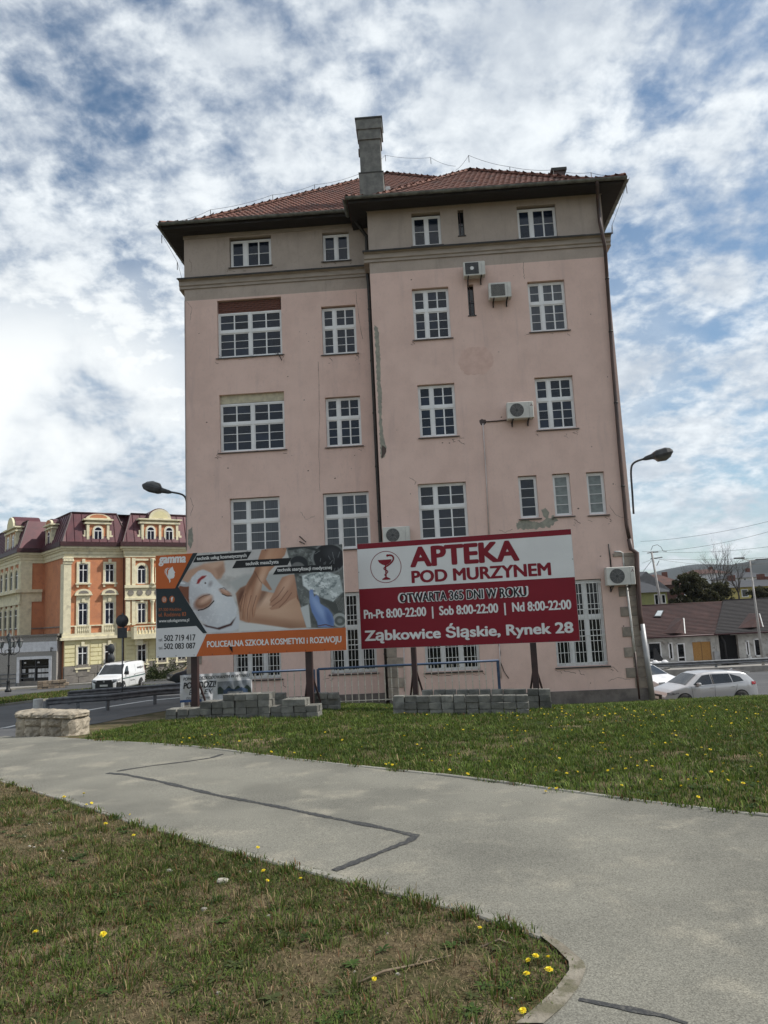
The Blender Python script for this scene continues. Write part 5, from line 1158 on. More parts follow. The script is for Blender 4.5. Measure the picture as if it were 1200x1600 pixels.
# left stack: two and three courses, stepping up to four at the middle
stack((258, 1121), (470, 1117), [(0, 13), (0, 13), [(3, 6), (10, 2)], [(5, 4)]], 'left stack of grey paving blocks, stepped up towards its middle', (14.0, 13.6), 2)
stack((395, 1110), (520, 1104), [(0, 8), (0, 8), [(1, 2), (5, 3)]], 'low stack of grey paving blocks behind the stepped one, around the second billboard post', (15.3, 15.0), 1)
stack((614, 1113), (822, 1113), [(0, 11), (0, 11), (0, 11)], 'neat three-course row of grey paving blocks under the red billboard', (13.9, 13.45), 1)
stack((660, 1105), (856, 1103), [(0, 11), (0, 11), (0, 11), ], 'row of grey paving blocks just behind the neat three-course one', (14.75, 14.4), 1, .03)

# ------------------------------------------------------------------ rough limestone block wall piece by the street
m_lime = mat('limestone', (.42, .365, .28), .95, (.24, .205, .155), 7, bump=.02, bscale=14, rnd=.12, dirt=(.17, .15, .12), dscale=3, dlo=.55, dhi=.7)
m_mort = mat('mortar', (.25, .23, .20), 1)
a, b = G(25, 1153), G(136, 1150); b.z = a.z = min(a.z, b.z); d = b-a; Lw = d.length*.74; Hw = P(80, 1108, a.y).z-a.z; ang = math.atan2(d.y, d.x)+R(4)
LW = empty('stone_block_wall', a, ang, label='short low wall of rough pale limestone blocks beside the street', category='stone wall')
def rough_block(w_, d_, h_, seed):
    rr = random.Random(seed); nu, nv = max(4, int(w_/.04)), max(4, int(h_/.04)); mb = MB()
    def surf(fn, nu, nv): mb.grid(fn, nu, nv, False)
    T = np.random.default_rng(seed).random((40, 40))
    def bul(u, v): e = min(u, 1-u, v, 1-v); return (min(1, e*6))**.5*.024+T[int(u*9) % 40, int(v*7) % 40]*.034*min(1, e*8)+T[int(u*31) % 40, int(v*23) % 40]*.012*min(1, e*8)
    surf(lambda u, v: (u*w_, -bul(u, v), v*h_), nu, nv); nd = max(4, int(d_/.04))
    surf(lambda u, v: (w_+bul(u, v), u*d_, v*h_), nd, nv); surf(lambda u, v: (-bul(u, v), u*d_, v*h_), nd, nv)
    surf(lambda u, v: (u*w_, v*d_, h_+bul(u, v)*.6), nu, nd); surf(lambda u, v: (u*w_, d_+bul(u, v), v*h_), nu, nv)
    mb.quad((0, 0, 0), (w_, 0, 0), (w_, d_, 0), (0, d_, 0)); return mb
obj('mortar', MB().box(.03, Lw-.03, .03, .33, -.15, Hw-.08), m_mort, LW)
cols_ = [(0, .17), (.18, .32), (.51, .145), (.665, .255), (.93, .21)]; sc = Lw/1.14
for i, (x, w_) in enumerate(cols_):
    x *= sc; w_ *= sc; hs = (Hw-.10)
    if i in (1, 3): obj('stone', rough_block(w_, .36, hs*.62, i), m_lime, LW, (x, 0, -.03)); obj('stone', rough_block(w_, .36, hs*.36, i+20), m_lime, LW, (x, 0, hs*.62-.02))
    else: obj('stone', rough_block(w_, .36, hs*(.55 if i % 2 else .98), i), m_lime, LW, (x, 0, -.03))
xx = 0
for i, w_ in enumerate((.36, .42, .36)): w_ *= sc; obj('coping_stone', rough_block(w_-.01, .40, .09, 40+i), m_lime, LW, (xx-.01, -.02, Hw-.12)); xx += w_
# white concrete pipe end behind it
p = G(59, 1118); pz = P(59, 1092, p.y).z
obj('concrete_bollard', MB().lathe([(.20, -.1), (.205, .05), (.20, pz-p.z-.03), (.185, pz-p.z), (.12, pz-p.z+.005)], n=24), mat('white_concrete', (.50, .50, .47), .9, (.38, .38, .36), 5, bump=.01), loc=p, label='short whitish concrete cylinder behind the limestone wall', category='bollard')

# ------------------------------------------------------------------ railings with blue top rail
m_blue = mat('blue_paint', (.045, .085, .16), .5, (.03, .055, .11), 8); m_bar = mat('pale_bars', (.66, .64, .58), .6, (.44, .38, .30), 14)
def rail(pl, pr, Yl, Yr, h, label, posts_, skip=None, grp='blue and white pedestrian railings before the pink building'):
    a, b = P(*pl, Yl), P(*pr, Yr); d = Vector((b.x-a.x, b.y-a.y, 0)); L_ = d.length; ang = math.atan2(d.y, d.x); dzz = b.z-a.z
    A = empty('pedestrian_railing', Vector((a.x, a.y, a.z-h)), ang, label=label, category='railing', group=grp); zt = lambda x: h+dzz*x/L_
    mb = MB(); mb.tube([(0, 0, h), (L_, 0, h+dzz)], .028, 8); obj('top_rail', mb, m_blue, A)
    mb = MB(); mb.tube([(0, 0, .10), (L_, 0, .10+dzz)], .014, 6); obj('bottom_rail', mb, m_bar, A)
    n = int(L_/.155); br_ = MB().box(-.0105, .0105, -.0105, .0105, .06, h-.02).mesh('bar'); br_.materials.append(m_bar)
    for k in range(1, n): x = L_*k/n; obj('bar', br_, None, A, (x, 0, dzz*x/L_))
    for x, m in posts_: x *= L_; obj('post', MB().box(x-.032, x+.032, -.03, .03, -.35, zt(x)+.0), m, A)
    return A
r1 = rail((285, 1056.5), (490, 1046), 17.8, 17.9, .80, 'left railing section with the banner tied to it', [(0.0, m_white), (1, m_blue)])
r2 = rail((497, 1045.5), (779, 1032), 18.0, 17.7, .88, 'right railing section behind the red billboard', [(0.0, m_blue), (.995, m_blue)])
# banner
m_ban = mat('banner_white', (.56, .57, .58), .6, (.50, .51, .53), 3)
tl_, tr_, bl_, br2 = P(282, 1055, 17.7), P(394, 1048, 17.75), P(287, 1098, 17.7), P(396, 1090, 17.75)
TLb = (195, 148); 
Wb = (tr_-tl_).length; Hb = (tl_-bl_).length*.98; angb = math.atan2(tr_.y-tl_.y, tr_.x-tl_.x)
BN = empty('banner', Vector((tl_.x, tl_.y, tl_.z-Hb)), angb, label='crumpled white vinyl banner reading POWODZI! tied to the left railing', category='banner')
sl_b = (tr_.z-tl_.z)/Wb
def wr(x, z): return .022*math.sin(x*7+z*5)+.016*math.sin(x*17-z*9)+.010*math.sin(x*31+z*13+1)-.02
bs = lambda x, z: (x, -.045+wr(x, z), z+sl_b*x+.015*math.sin(x*9)*(1-z/Hb)*0)
obj('sheet', MB().grid(lambda u, v: bs(u*Wb, v*Hb), 80, 30), m_ban, BN)
def bant(txt, l, b_, r_, t_, m, **k):
    B_ = Board.__new__(Board); B_.root = BN; B_.k = 0; B_.th = 0
    o = Board.text(B_, txt, (l*Wb, b_*Hb, r_*Wb, t_*Hb), m, y=0, **k); me = o.data
    for v in me.vertices: p = bs(v.co.x, v.co.z); v.co = (p[0], p[1]-.006, p[2])
bant('POMOC POSZKODOWANYM W WYNIKU', .05, .80, .97, .91, m_sblack, bold=.01, shear=.2)
bant('POWODZI!', .05, .50, .50, .72, m_sblack, bold=.03, shear=.2); bant('BIK LEX', .12, .26, .46, .44, m_sblack, shear=.3); bant('ODSZKODOWANIA', .08, .10, .42, .18, m_sblack, shear=.1)
def bpatch(name, x0, x1, z0, z1, m, o_=-.008, top=None):
    obj(name, MB().grid(lambda u, v: (lambda p: (p[0], p[1]+o_, p[2]))(bs((x0+(x1-x0)*u)*Wb, (z0+(z1-z0)*v*(1 if not top else top(u)))*Hb)), 24, 10), m, BN)
bpatch('picture_sky', .52, .985, .22, .68, mat('print_sky', (.28, .30, .33), .6, (.16, .18, .2), 4)); bpatch('picture_trees', .52, .985, .22, .50, mat('print_trees', (.03, .05, .04), .6), -.010, lambda u: .75+.25*math.sin(u*23)); bpatch('picture_house', .60, .94, .22, .44, mat('print_house', (.04, .07, .13), .6), -.012, lambda u: .6+.4*(1-abs((u*2) % 1-.5)*2)); bpatch('picture_roof', .66, .88, .24, .30, mat('print_front', (.30, .31, .33), .6), -.014)
bpatch('blue_strip', .0, .30, .0, .09, mat('print_blue', (.03, .08, .22), .6), -.008)
# cable box far right foot of the railing
# ------------------------------------------------------------------ vehicles
m_rub = mat('tyre_rubber', (.018, .018, .018), .85); m_rim = mat('alloy', (.40, .40, .41), .35, metal=.7); m_cg = mat('car_glass', (.020, .024, .028), .05, (.012, .014, .017), 2, spec=.6); m_blk = mat('black_plastic', (.020, .020, .021), .6)
m_hl = mat('headlight', (.09, .095, .10), .10, (.34, .36, .38), 9); m_tl = mat('tail_light', (.28, .01, .012), .15); m_plate = mat('number_plate', (.65, .65, .62), .5)
def car(name, loc, ang, Lc, Wc, prof, belt, zb, paint, label, cat, wx, rw_, wind, rear, sides, group=None, plain=False, taper=.26, nose=.16, extra=None):
    kw = dict(label=label, category=cat); 
    if group: kw['group'] = group
    A = empty(name, loc, ang, **kw); hw_ = Wc/2; ztop = max(p[1] for p in prof)
    px_ = [p[0] for p in prof]; pz_ = [p[1] for p in prof]
    top = lambda x: float(np.interp(x, px_, pz_))
    def wd(x): q = abs(x)/(Lc/2); return hw_*(1-nose*max(0, (q-.62)/.38)**2.2)
    def g(z):
        if z < belt: return 1-.07*((belt-z)/(belt-zb))**2
        return 1-.025-taper*((z-belt)/(ztop-belt))
    ysurf = lambda x, z: wd(x)*g(z)
    xs_ = sorted(set(list(np.linspace(-Lc/2, Lc/2, 56)) + px_)); mb = MB(); vs = []
    lev = [0, .08, .2, .35, .5, .65, .78, .88, .95, .985]
    for x in xs_:
        zt = top(x); b0 = zb + .10*max(0, (abs(x)/(Lc/2)-.86)/.14)
        half = [(ysurf(x, b0+(zt-b0)*t_), b0+(zt-b0)*t_) for t_ in lev]
        w9, z9 = half[-1]; half[-1] = (w9*.985, z9); half += [(w9*.95, zt-.004), (w9*.75, zt+.010), (w9*.4, zt+.018), (0, zt+.02)]
        full = [(0, b0)] + half[:-1] + [half[-1]] + [(-y, z) for y, z in reversed(half[:-1])]
        n = len(full); vs += [(x, y, z) for y, z in full]
    fs = [(i*n+k, i*n+(k+1) % n, (i+1)*n+(k+1) % n, (i+1)*n+k) for i in range(len(xs_)-1) for k in range(n)] + [tuple(range(n)), tuple((len(xs_)-1)*n+k for k in range(n))]
    body = obj('body', mb.add(vs, fs, True), paint, A)
    e = .006
    def spanel(nm, lo, hi, m, par=A, sgn=(1, -1), e=e, nu=14, nv=5):
        for s in sgn:
            def fn(u, v):
                def on(Q): x = Q[0][0]+(Q[-1][0]-Q[0][0])*u; return x, float(np.interp(x, [q[0] for q in Q], [q[1] for q in Q]))
                (xa, za), (xb, zb2) = on(lo), on(hi); x = xa+(xb-xa)*v; z = za+(zb2-za)*v; return (x, s*(ysurf(x, z)+e), z)
            obj(nm, MB().grid(fn, nu, nv), m, par)
    def tpanel(nm, x0, x1, f0, f1, m, y0=-1, y1=1, e=.008, par=A, nx=8):
        def fn(u, v):
            x = x0+(x1-x0)*u; f = f0+(f1-f0)*u; y = (y0+(y1-y0)*v)*f; w9 = ysurf(x, top(x)); return (x, y*w9, top(x)+e+.02*(1-abs(y))**.5*1)
        obj(nm, MB().grid(fn, nx, 12), m, par)
    tpanel('windscreen', *wind, m_cg); tpanel('rear_window', *rear, m_cg) if rear else None
    for lo, hi in sides: spanel('side_window', lo, hi, m_cg)
    for k in (1, -1):
        for x in wx:
            spx = []; mbw = MB(); y0 = wd(x)*.93
            # dark arch
            arc = [(x+math.cos(PI*j/16)*(rw_+.065), rw_+math.sin(PI*j/16)*(rw_+.055)) for j in range(17)]
            vs = []; 
            for (a, b) in arc: vs += [(a, k*(ysurf(a, b)+.008), b), (x, k*(ysurf(x, rw_)+.008), rw_*.9)]
            obj('wheel_arch', MB().add(vs, [(2*j, 2*j+2, 2*j+3, 2*j+1) for j in range(16)]), m_blk, A)
            wh = empty('wheel', (x, k*(y0), rw_), 0); wh.parent = A
            wh.location = (x, k*y0, rw_)
            ty = MB().lathe([(rw_*.62, -.10), (rw_*.92, -.10), (rw_, -.07), (rw_, .07), (rw_*.92, .10), (rw_*.62, .10)], n=24, axis='y'); obj('tyre', ty, m_rub, wh)
            rm_ = MB(); rm_.lathe([(rw_*.60, -.06), (rw_*.64, .095*k if k > 0 else -.095), (rw_*.58, .095*k if k > 0 else -.095)], n=24, axis='y')
            for j in range(5): a = 2*PI*j/5; c_, s_ = math.cos(a), math.sin(a); rm_.tube([(c_*.03, k*.10, s_*.03), (c_*rw_*.58, k*.104, s_*rw_*.58)], [.035, .028], 5)
            rm_.lathe([(.05, k*.085), (.05, k*.115), (.01, k*.12)], n=12, axis='y'); obj('rim', rm_, m_rim, wh)
            o = obj('hub_shadow', MB().lathe([(rw_*.56, k*.05), (rw_*.56, k*.055)], n=20, axis='y'), m_blk, wh)
    hx = Lc/2
    if extra: extra(A, dict(spanel=spanel, tpanel=tpanel, ysurf=ysurf, top=top, wd=wd, Lc=Lc, hw=hw_, belt=belt, zb=zb))
    return A
def frontpanel(A, K, nm, y0, y1, z0, z1, m, e=.012, wrap=.0):
    "panel lying on the blunt nose"
    def fn(u, v):
        y = y0+(y1-y0)*u; z = z0+(z1-z0)*v; q = abs(y)/K['hw']; return (K['Lc']/2+e-.10*q**3, y, z)
    obj(nm, MB().grid(fn, 10, 4), m, A)
def box(A, nm, m, *a): obj(nm, MB().cbox(*a, .01), m, A)

# white delivery van
m_hl2 = mat('clear_headlight', (.50, .52, .54), .12, (.25, .26, .28), 30)
m_vanw = mat('van_white', (.74, .75, .76), .3, (.70, .71, .72), 1, coat=.5); m_green = mat('green_stripe', (.05, .12, .11), .5)
def van_x(A, K):
    frontpanel(A, K, 'bumper', -.86, .86, .20, .74, m_blk, .03); frontpanel(A, K, 'grille', -.52, .52, .68, .84, m_blk, .02); frontpanel(A, K, 'number_plate', -.26, .26, .44, .56, m_plate, .05); frontpanel(A, K, 'badge', -.06, .06, .70, .80, m_rim, .035)
    K['spanel']('bumper_side', [(1.60, .24), (2.2, .24)], [(1.72, .66), (2.2, .66)], m_blk)
    for s in (1, -1):
        def fn(u, v, s=s): x = 1.80+.40*u; z = .74+.13*v; y = s*(K['ysurf'](x, z)+.010); return (x, y, z)
        obj('headlight', MB().grid(fn, 6, 3), m_hl2, A); frontpanel(A, K, 'headlight', s*.55, s*.82, .72, .86, m_hl2, .02)
        mr_ = MB().cbox(.95, 1.08, s*.88 if s > 0 else -1.08, s*.88+.2 if s > 0 else -.88, 1.05, 1.27, .02); obj('mirror', mr_, m_blk, A)
    K['spanel']('stripe', [(-2.15, .84), (1.65, .80)], [(-2.15, .92), (1.65, .86)], m_green, e=.008)
    K['spanel']('sliding_rail', [(-2.1, 1.0), (-.3, 1.0)], [(-2.1, 1.015), (-.3, 1.015)], m_blk, e=.01); K['spanel']('door_gap', [(.50, .35), (.515, .35)], [(.50, 1.05), (.515, 1.05)], m_blk, e=.008); K['spanel']('door_gap', [(-.52, .35), (-.505, .35)], [(-.52, 1.62), (-.505, 1.62)], m_blk, e=.008)
    K['spanel']('door_handle', [(-.35, .93), (-.18, .93)], [(-.35, .97), (-.18, .97)], m_blk, e=.02); K['spanel']('tail_light', [(-2.22, .95), (-2.12, .95)], [(-2.22, 1.45), (-2.15, 1.45)], m_tl, e=.01)
    for z in (-.55, .55): obj('roof_rail', MB().tube([(.4, z, 1.80), (.3, z, 1.85), (-1.7, z, 1.86), (-1.8, z, 1.80)], .02, 6), m_blk, A)
    for txt, x0, x1, z, h, bd in (('motyl.net', -.85, -1.95, 1.33, .15, .03), ('Service', .35, -.35, .60, .09, .01)):
        cu = bpy.data.curves.new('t', 'FONT'); cu.body = txt; cu.offset = bd; o = bpy.data.objects.new('t', cu); scn.collection.objects.link(o); dg = bpy.context.evaluated_depsgraph_get(); dg.update(); me = bpy.data.meshes.new_from_object(o.evaluated_get(dg)); bpy.data.objects.remove(o)
        xm = max(v.co.x for v in me.vertices)
        for v in me.vertices: x = x1+(1-v.co.x/xm)*(x0-x1) if False else x0+(v.co.x/xm)*(x1-x0); zz = z+v.co.y/CAP*h; v.co = (x, K['ysurf'](x, zz)+.012, zz)
        me.materials.clear(); obj('lettering', me, m_blk, A)
def base_at(x, y): return Vector((x, y, float(gz(x, y))+.014))
vp = G(187, 1078.5); print('van', vp)
car('van', base_at(vp.x, vp.y), R(-95), 4.45, 1.80, [(-2.225, 1.55), (-2.19, 1.74), (-1.9, 1.79), (0, 1.82), (.55, 1.78), (.75, 1.70), (1.42, 1.10), (1.50, 1.06), (2.0, .93), (2.15, .84), (2.225, .62)], 1.05, .22, m_vanw,
    'small white delivery van with dark bumper driving on the far street', 'van', (1.40, -1.35), .32, (1.40, .72, .90, .86), None,
    [([(.52, 1.10), (1.28, 1.10)], [(.52, 1.60), (.82, 1.58)])], taper=.14, nose=.10, extra=van_x)

# silver hatchback
m_silv = mat('silver_paint', (.40, .41, .425), .28, (.38, .39, .405), 1, metal=.2, coat=.6)
def hatch_x(A, K):
    frontpanel(A, K, 'grille', -.50, .50, .36, .62, m_blk, .015); frontpanel(A, K, 'number_plate', -.26, .26, .42, .53, m_plate, .03)
    for s in (1, -1):
        def fn(u, v, s=s): x = 1.58+.50*u; z = .65-.06*u+.14*v*(.35+.65*u); return (x, s*(K['ysurf'](x, z)+.010), z)
        obj('headlight', MB().grid(fn, 8, 3), m_hl, A)
        def fn2(u, v, s=s): x = -1.86-.22*u; z = .86+.12*v; return (x, s*(K['ysurf'](x, z)+.010), z)
        obj('tail_light', MB().grid(fn2, 6, 3), m_tl, A)
        a, b = (.86, 1.08) if s > 0 else (-1.08, -.86); obj('mirror', MB().cbox(.60, .74, a, b, .93, 1.07, .03), m_silv, A)
    K['spanel']('bumper_intake', [(1.86, .26), (2.10, .26)], [(1.90, .44), (2.12, .46)], m_blk)
    for x in (.06, -.92): K['spanel']('door_handle', [(x-.09, .80), (x+.09, .80)], [(x-.09, .83), (x+.09, .83)], m_rim, e=.025, nu=4, nv=2)
    for lo, hi in (((.92, .30), (.98, .92)), ((-.08, .30), (-.10, .92)), ((-.98, .42), (-1.16, .92))): K['spanel']('door_gap', [(lo[0], lo[1]), (lo[0]+.012, lo[1])], [(hi[0], hi[1]), (hi[0]+.012, hi[1])], m_blk, e=.006, nu=2, nv=8)
    K['spanel']('sill_trim', [(-1.0, .22), (1.0, .22)], [(-1.0, .28), (1.0, .28)], m_blk, e=.01); K['spanel']('window_trim', [(-1.55, .985), (1.05, .93)], [(-1.55, 1.0), (1.05, .945)], m_rim, e=.012)
    K['spanel']('window_pillar', [(-.10, .96), (-.02, .96)], [(-.08, 1.36), (-.03, 1.36)], m_blk, e=.011, nu=3)
    obj('antenna', MB().prism([(-1.55, 1.42), (-1.40, 1.43), (-1.53, 1.50)], 'y', -.02, .02), m_silv, A)
    obj('spoiler', MB().prism([(-1.98, 1.30), (-1.65, 1.41), (-1.65, 1.43), (-2.02, 1.36)], 'y', -.55, .55), m_silv, A)
hp_ = P(1099, 1096, 31.5); print('hatch', hp_, gz(hp_.x, hp_.y))
HPROF = [(-2.17, .55), (-2.15, .80), (-2.08, .95), (-1.95, 1.10), (-1.72, 1.32), (-1.50, 1.39), (-.9, 1.44), (-.2, 1.46), (.30, 1.43), (.55, 1.36), (1.22, .97), (1.35, .93), (1.85, .80), (2.05, .70), (2.15, .55)]
HS = [([(.00, .965), (.93, .955)], [(.00, 1.36), (.36, 1.33)]), ([(-.96, .985), (-.10, .967)], [(-.90, 1.345), (-.10, 1.36)]), ([(-1.50, 1.03), (-.99, .99)], [(-1.38, 1.20), (-.95, 1.335)])]
car('car', Vector((hp_.x, hp_.y, float(gz(hp_.x, hp_.y))+.19)), R(187), 4.34, 1.80, HPROF, .94, .18, m_silv, 'silver hatchback parked behind the lawn at the right', 'car', (1.33, -1.30), .315, (1.20, .55, .90, .84), (-1.98, -1.72, .80, .86), HS, extra=hatch_x).scale = (.93, .95, .97)
m_carw = mat('white_paint', (.74, .75, .76), .3, coat=.5)
def small_x(A, K):
    frontpanel(A, K, 'grille', -.50, .50, .58, .72, m_blk, .015); frontpanel(A, K, 'number_plate', -.26, .26, .42, .53, m_plate, .03); frontpanel(A, K, 'bumper_intake', -.62, .62, .26, .38, m_blk, .012)
    for s in (1, -1): frontpanel(A, K, 'headlight', s*.50, s*.84, .64, .76, m_hl, .018)
wp = P(1000, 1082, 36); car('car', Vector((wp.x-.1, wp.y, float(gz(wp.x, wp.y))+.30)), R(-62), 4.3, 1.78, HPROF, .94, .18, m_carw, 'white car mostly hidden behind the corner of the pink building', 'car', (1.33, -1.30), .315, (1.20, .55, .90, .84), (-1.98, -1.72, .80, .86), HS, extra=small_x)
m_cdark = mat('dark_blue_paint', (.012, .016, .026), .3, coat=.5)
q = P(303, 1070, 52); car('car', base_at(q.x, q.y+1.5)+Vector((0, 0, .05)), R(-150), 4.3, 1.78, HPROF, .94, .18, m_cdark, 'dark blue car partly hidden behind the banner and the beauty billboard', 'car', (1.33, -1.30), .315, (1.20, .55, .90, .84), (-1.98, -1.72, .80, .86), HS, extra=small_x)
q = G(22, 1071); car('car', base_at(q.x, q.y+1.0)+Vector((0, 0, .1)), R(10), 4.3, 1.78, HPROF, .94, .18, mat('black_paint', (.010, .010, .012), .35, coat=.4), 'dark car standing behind the metal railing under the ornate lantern', 'car', (1.33, -1.30), .315, (1.20, .55, .90, .84), (-1.98, -1.72, .80, .86), HS, extra=small_x)

# ------------------------------------------------------------------ guard rails
m_galv = mat('galvanised', (.17, .18, .19), .55, (.11, .115, .12), 4, metal=.3)
WP = [(-.0, -.155), (-.03, -.145), (-.08, -.10), (-.08, -.06), (0, -.02), (0, .02), (-.08, .06), (-.08, .10), (-.03, .145), (0, .155)]
def guardrail(pts, h, label, step=2.0, post=True, m=None):
    m = m or m_galv; o0 = Vector(pts[0]); A = empty('guard_rail', o0, 0, label=label, category='guard rail', group='galvanised guard rails'); loc = [Vector(p)-o0 for p in pts]; mb = MB(); vs = []
    for i, p in enumerate(loc):
        d = (loc[min(i+1, len(loc)-1)]-loc[max(i-1, 0)]); d.z = 0; d.normalize(); n_ = Vector((d.y, -d.x, 0))
        for a, b in WP: vs.append(p + n_*(-a+.05) + Vector((0, 0, h+b)))
    k = len(WP); mb.add(vs, [(i*k+j, i*k+j+1, (i+1)*k+j+1, (i+1)*k+j) for i in range(len(loc)-1) for j in range(k-1)], True); obj('beam', mb, m, A)
    for i in range(len(loc)-1):
        a, b = loc[i], loc[i+1]; n = max(1, round((b-a).length/step))
        for j in range(n): p = a.lerp(b, j/n); d = (b-a).normalized(); o = obj('post', MB().box(-.07, .07, -.05, .05, -.4, h+.10), m, A, tuple(p)); o.rotation_euler = (0, 0, math.atan2(d.y, d.x))
def onG(px, py): p = G(px, py); return (p.x, p.y, p.z)
ga = [onG(*p) for p in ((74, 1118), (122, 1113.5), (168, 1110.5), (242, 1101), (330, 1094), (420, 1090))]
guardrail(ga, .58, 'near guard rail along the street edge behind the limestone wall', 9)
gb_ = [onG(*p) for p in ((108, 1101), (180, 1095), (290, 1086), (420, 1079))]
guardrail(gb_, .55, 'second guard rail on the grass strip beyond the near one', 5)
gr = [P(1000, 1056, 51), P(1120, 1052, 51), P(1330, 1044, 51)]
for p in gr: p.z = float(gz(p.x, p.y))+.12
guardrail([tuple(p) for p in gr], .62, 'dark guard rail across the street in front of the low houses', 4.5)
lw = MB()
a, b = gr[0], gr[2]; mbw = MB(); d = (b-a); ang = math.atan2(d.y, d.x); LWL = math.hypot(d.x, d.y)
obj('low_wall', MB().box(-4, LWL+30, -.35, -.15, -.5, .28), m_pave, None, (a.x, a.y, a.z), label='low pale concrete wall under the far guard rail', category='wall').rotation_euler = (0, 0, ang)
# metal railing at far left
q0, q1 = G(-60, 1078), G(54, 1073); d = q1-q0; A = empty('metal_railing', q0, math.atan2(d.y, d.x), label='grey metal railing at the far left edge in front of the dark car', category='railing')
for hh in (.35, .68, 1.0): obj('rail', MB().tube([(0, 0, hh), (d.length, 0, hh+d.z)], .035, 6), m_galv, A)
for k in range(5): obj('post', MB().box(-.04+d.length*k/4, .04+d.length*k/4, -.04, .04, -.1, 1.05), m_galv, A)

# ------------------------------------------------------------------ sign posts seen from behind, ornate lantern
m_signb = mat('sign_back', (.045, .05, .055), .6, (.03, .033, .036), 3)
def signback(px, base_y, Yd, items, label, ph):
    b = P(px, base_y, Yd); b.z = float(gz(b.x, b.y)); A = empty('road_sign', b, 0, label=label, category='road sign')
    tp = P(ph[0], ph[1], Yd)-b; obj('pole', MB().tube([(0, 0, -.2), (0, 0, tp.z)], .035, 8), m_galv, A)
    for kind, x, y, rr_, r2 in items:
        c = P(x, y, Yd)-b
        if kind == 'disc': mb = MB().lathe([(rr_, 0), (rr_, .02)], n=28, axis='y'); mb.v = [(vx*r2+c.x, vy-.06, vz+c.z) for vx, vy, vz in mb.v]; obj('disc_plate', mb, m_signb, A)
        else: obj('square_plate', MB().cbox(c.x-rr_, c.x+rr_, -.06, -.04, c.z-r2, c.z+r2, .006), m_signb, A)
signback(191, 1080, 40, [('disc', 191.5, 970, .34, 1), ('sq', 191.5, 989, .26, .27)], 'tall road sign seen from behind, a disc above a square plate', (190.5, 958))
signback(174, 1062, 54, [('disc', 174, 1013.5, .36, .72), ('disc', 174, 1029, .36, .72)], 'two round road signs seen from behind, one above the other, before the yellow building', (174, 1006))
m_iron = mat('cast_iron', (.012, .013, .013), .5); m_lg = mat('lantern_glass', (.20, .22, .22), .2)
b = P(13, 1062, 52); b.z = float(gz(b.x, b.y))+.1; top_ = P(15, 985, 52).z-b.z
A = empty('ornate_street_lantern', b, 0, label='black ornate cast-iron lantern with a cluster of lamps at the left edge', category='street lamp'); s = top_/4.4
obj('pole', MB().lathe([(r_*s, z*s) for r_, z in ((.22, 0), (.22, .15), (.13, .25), (.11, .7), (.14, .75), (.07, .85), (.055, 1.8), (.09, 1.85), (.05, 1.95), (.045, 2.9), (.10, 2.95), (.05, 3.05), (.04, 3.5))], n=12), m_iron, A)
def lantern(x, y, z, par):
    l = MB(); l.lathe([(.05*s, z), (.11*s, z+.05*s)], (x, y, 0), 6); l.lathe([(.24*s, z+.46*s), (.20*s, z+.52*s), (.05*s, z+.70*s), (.015*s, z+.82*s)], (x, y, 0), 6)
    for k in range(6): a = 2*PI*k/6; l.tube([(x+.10*s*math.cos(a), y+.10*s*math.sin(a), z+.05*s), (x+.22*s*math.cos(a), y+.22*s*math.sin(a), z+.47*s)], .014*s, 4)
    o = obj('lantern', l, m_iron, par); obj('lamp_glass', MB().lathe([(.095*s, z+.06*s), (.205*s, z+.46*s)], (x, y, 0), 6), m_lg, o)
for k in range(5):
    a = 2*PI*k/5+.3; c_, s_ = math.cos(a), math.sin(a); R_ = .72*s
    arm = [(c_*.05*s, s_*.05*s, 2.75*s), (c_*R_*.5, s_*R_*.5, 2.62*s), (c_*R_*.95, s_*R_*.95, 2.85*s), (c_*R_, s_*R_, 3.12*s)]; obj('arm', MB().tube(arm, .03*s, 6).tube([(c_*R_*.4, s_*R_*.4, 2.65*s), (c_*R_*.45, s_*R_*.45, 2.95*s), (c_*.05*s, s_*.05*s, 3.05*s)], .018*s, 5), m_iron, A); lantern(c_*R_, s_*R_, 3.12*s, A)
lantern(0, 0, 3.5*s, A)

# ------------------------------------------------------------------ the ornate orange and yellow building
m_or = mat('orange_render', (.56, .235, .115), .9, (.49, .20, .10), 1.2, 10, dirt=(.43, .18, .10), dscale=2); m_cr = mat('cream_trim', (.74, .68, .48), .85, (.62, .57, .40), 3, dirt=(.46, .42, .31), dscale=1.5, dlo=.58, dhi=.74); m_yl = mat('yellow_render', (.74, .68, .40), .9, (.64, .58, .35), 1.2)
m_crd = mat('stone_base', (.24, .22, .19), .95, (.17, .155, .14), 2, bump=.02, rnd=.08); m_maroon = mat('maroon_metal', (.105, .028, .034), .40, (.075, .022, .028), 1.5, metal=.15); m_mar2 = mat('maroon_gutter', (.045, .012, .014), .5); m_w2 = m_white
C0 = P(99, 1066, 58); AZ = R(56)
OB = empty('ornate_building', C0, 0, label='ornate orange and yellow corner building with maroon mansard roof', category='building'); ZC = C0.z
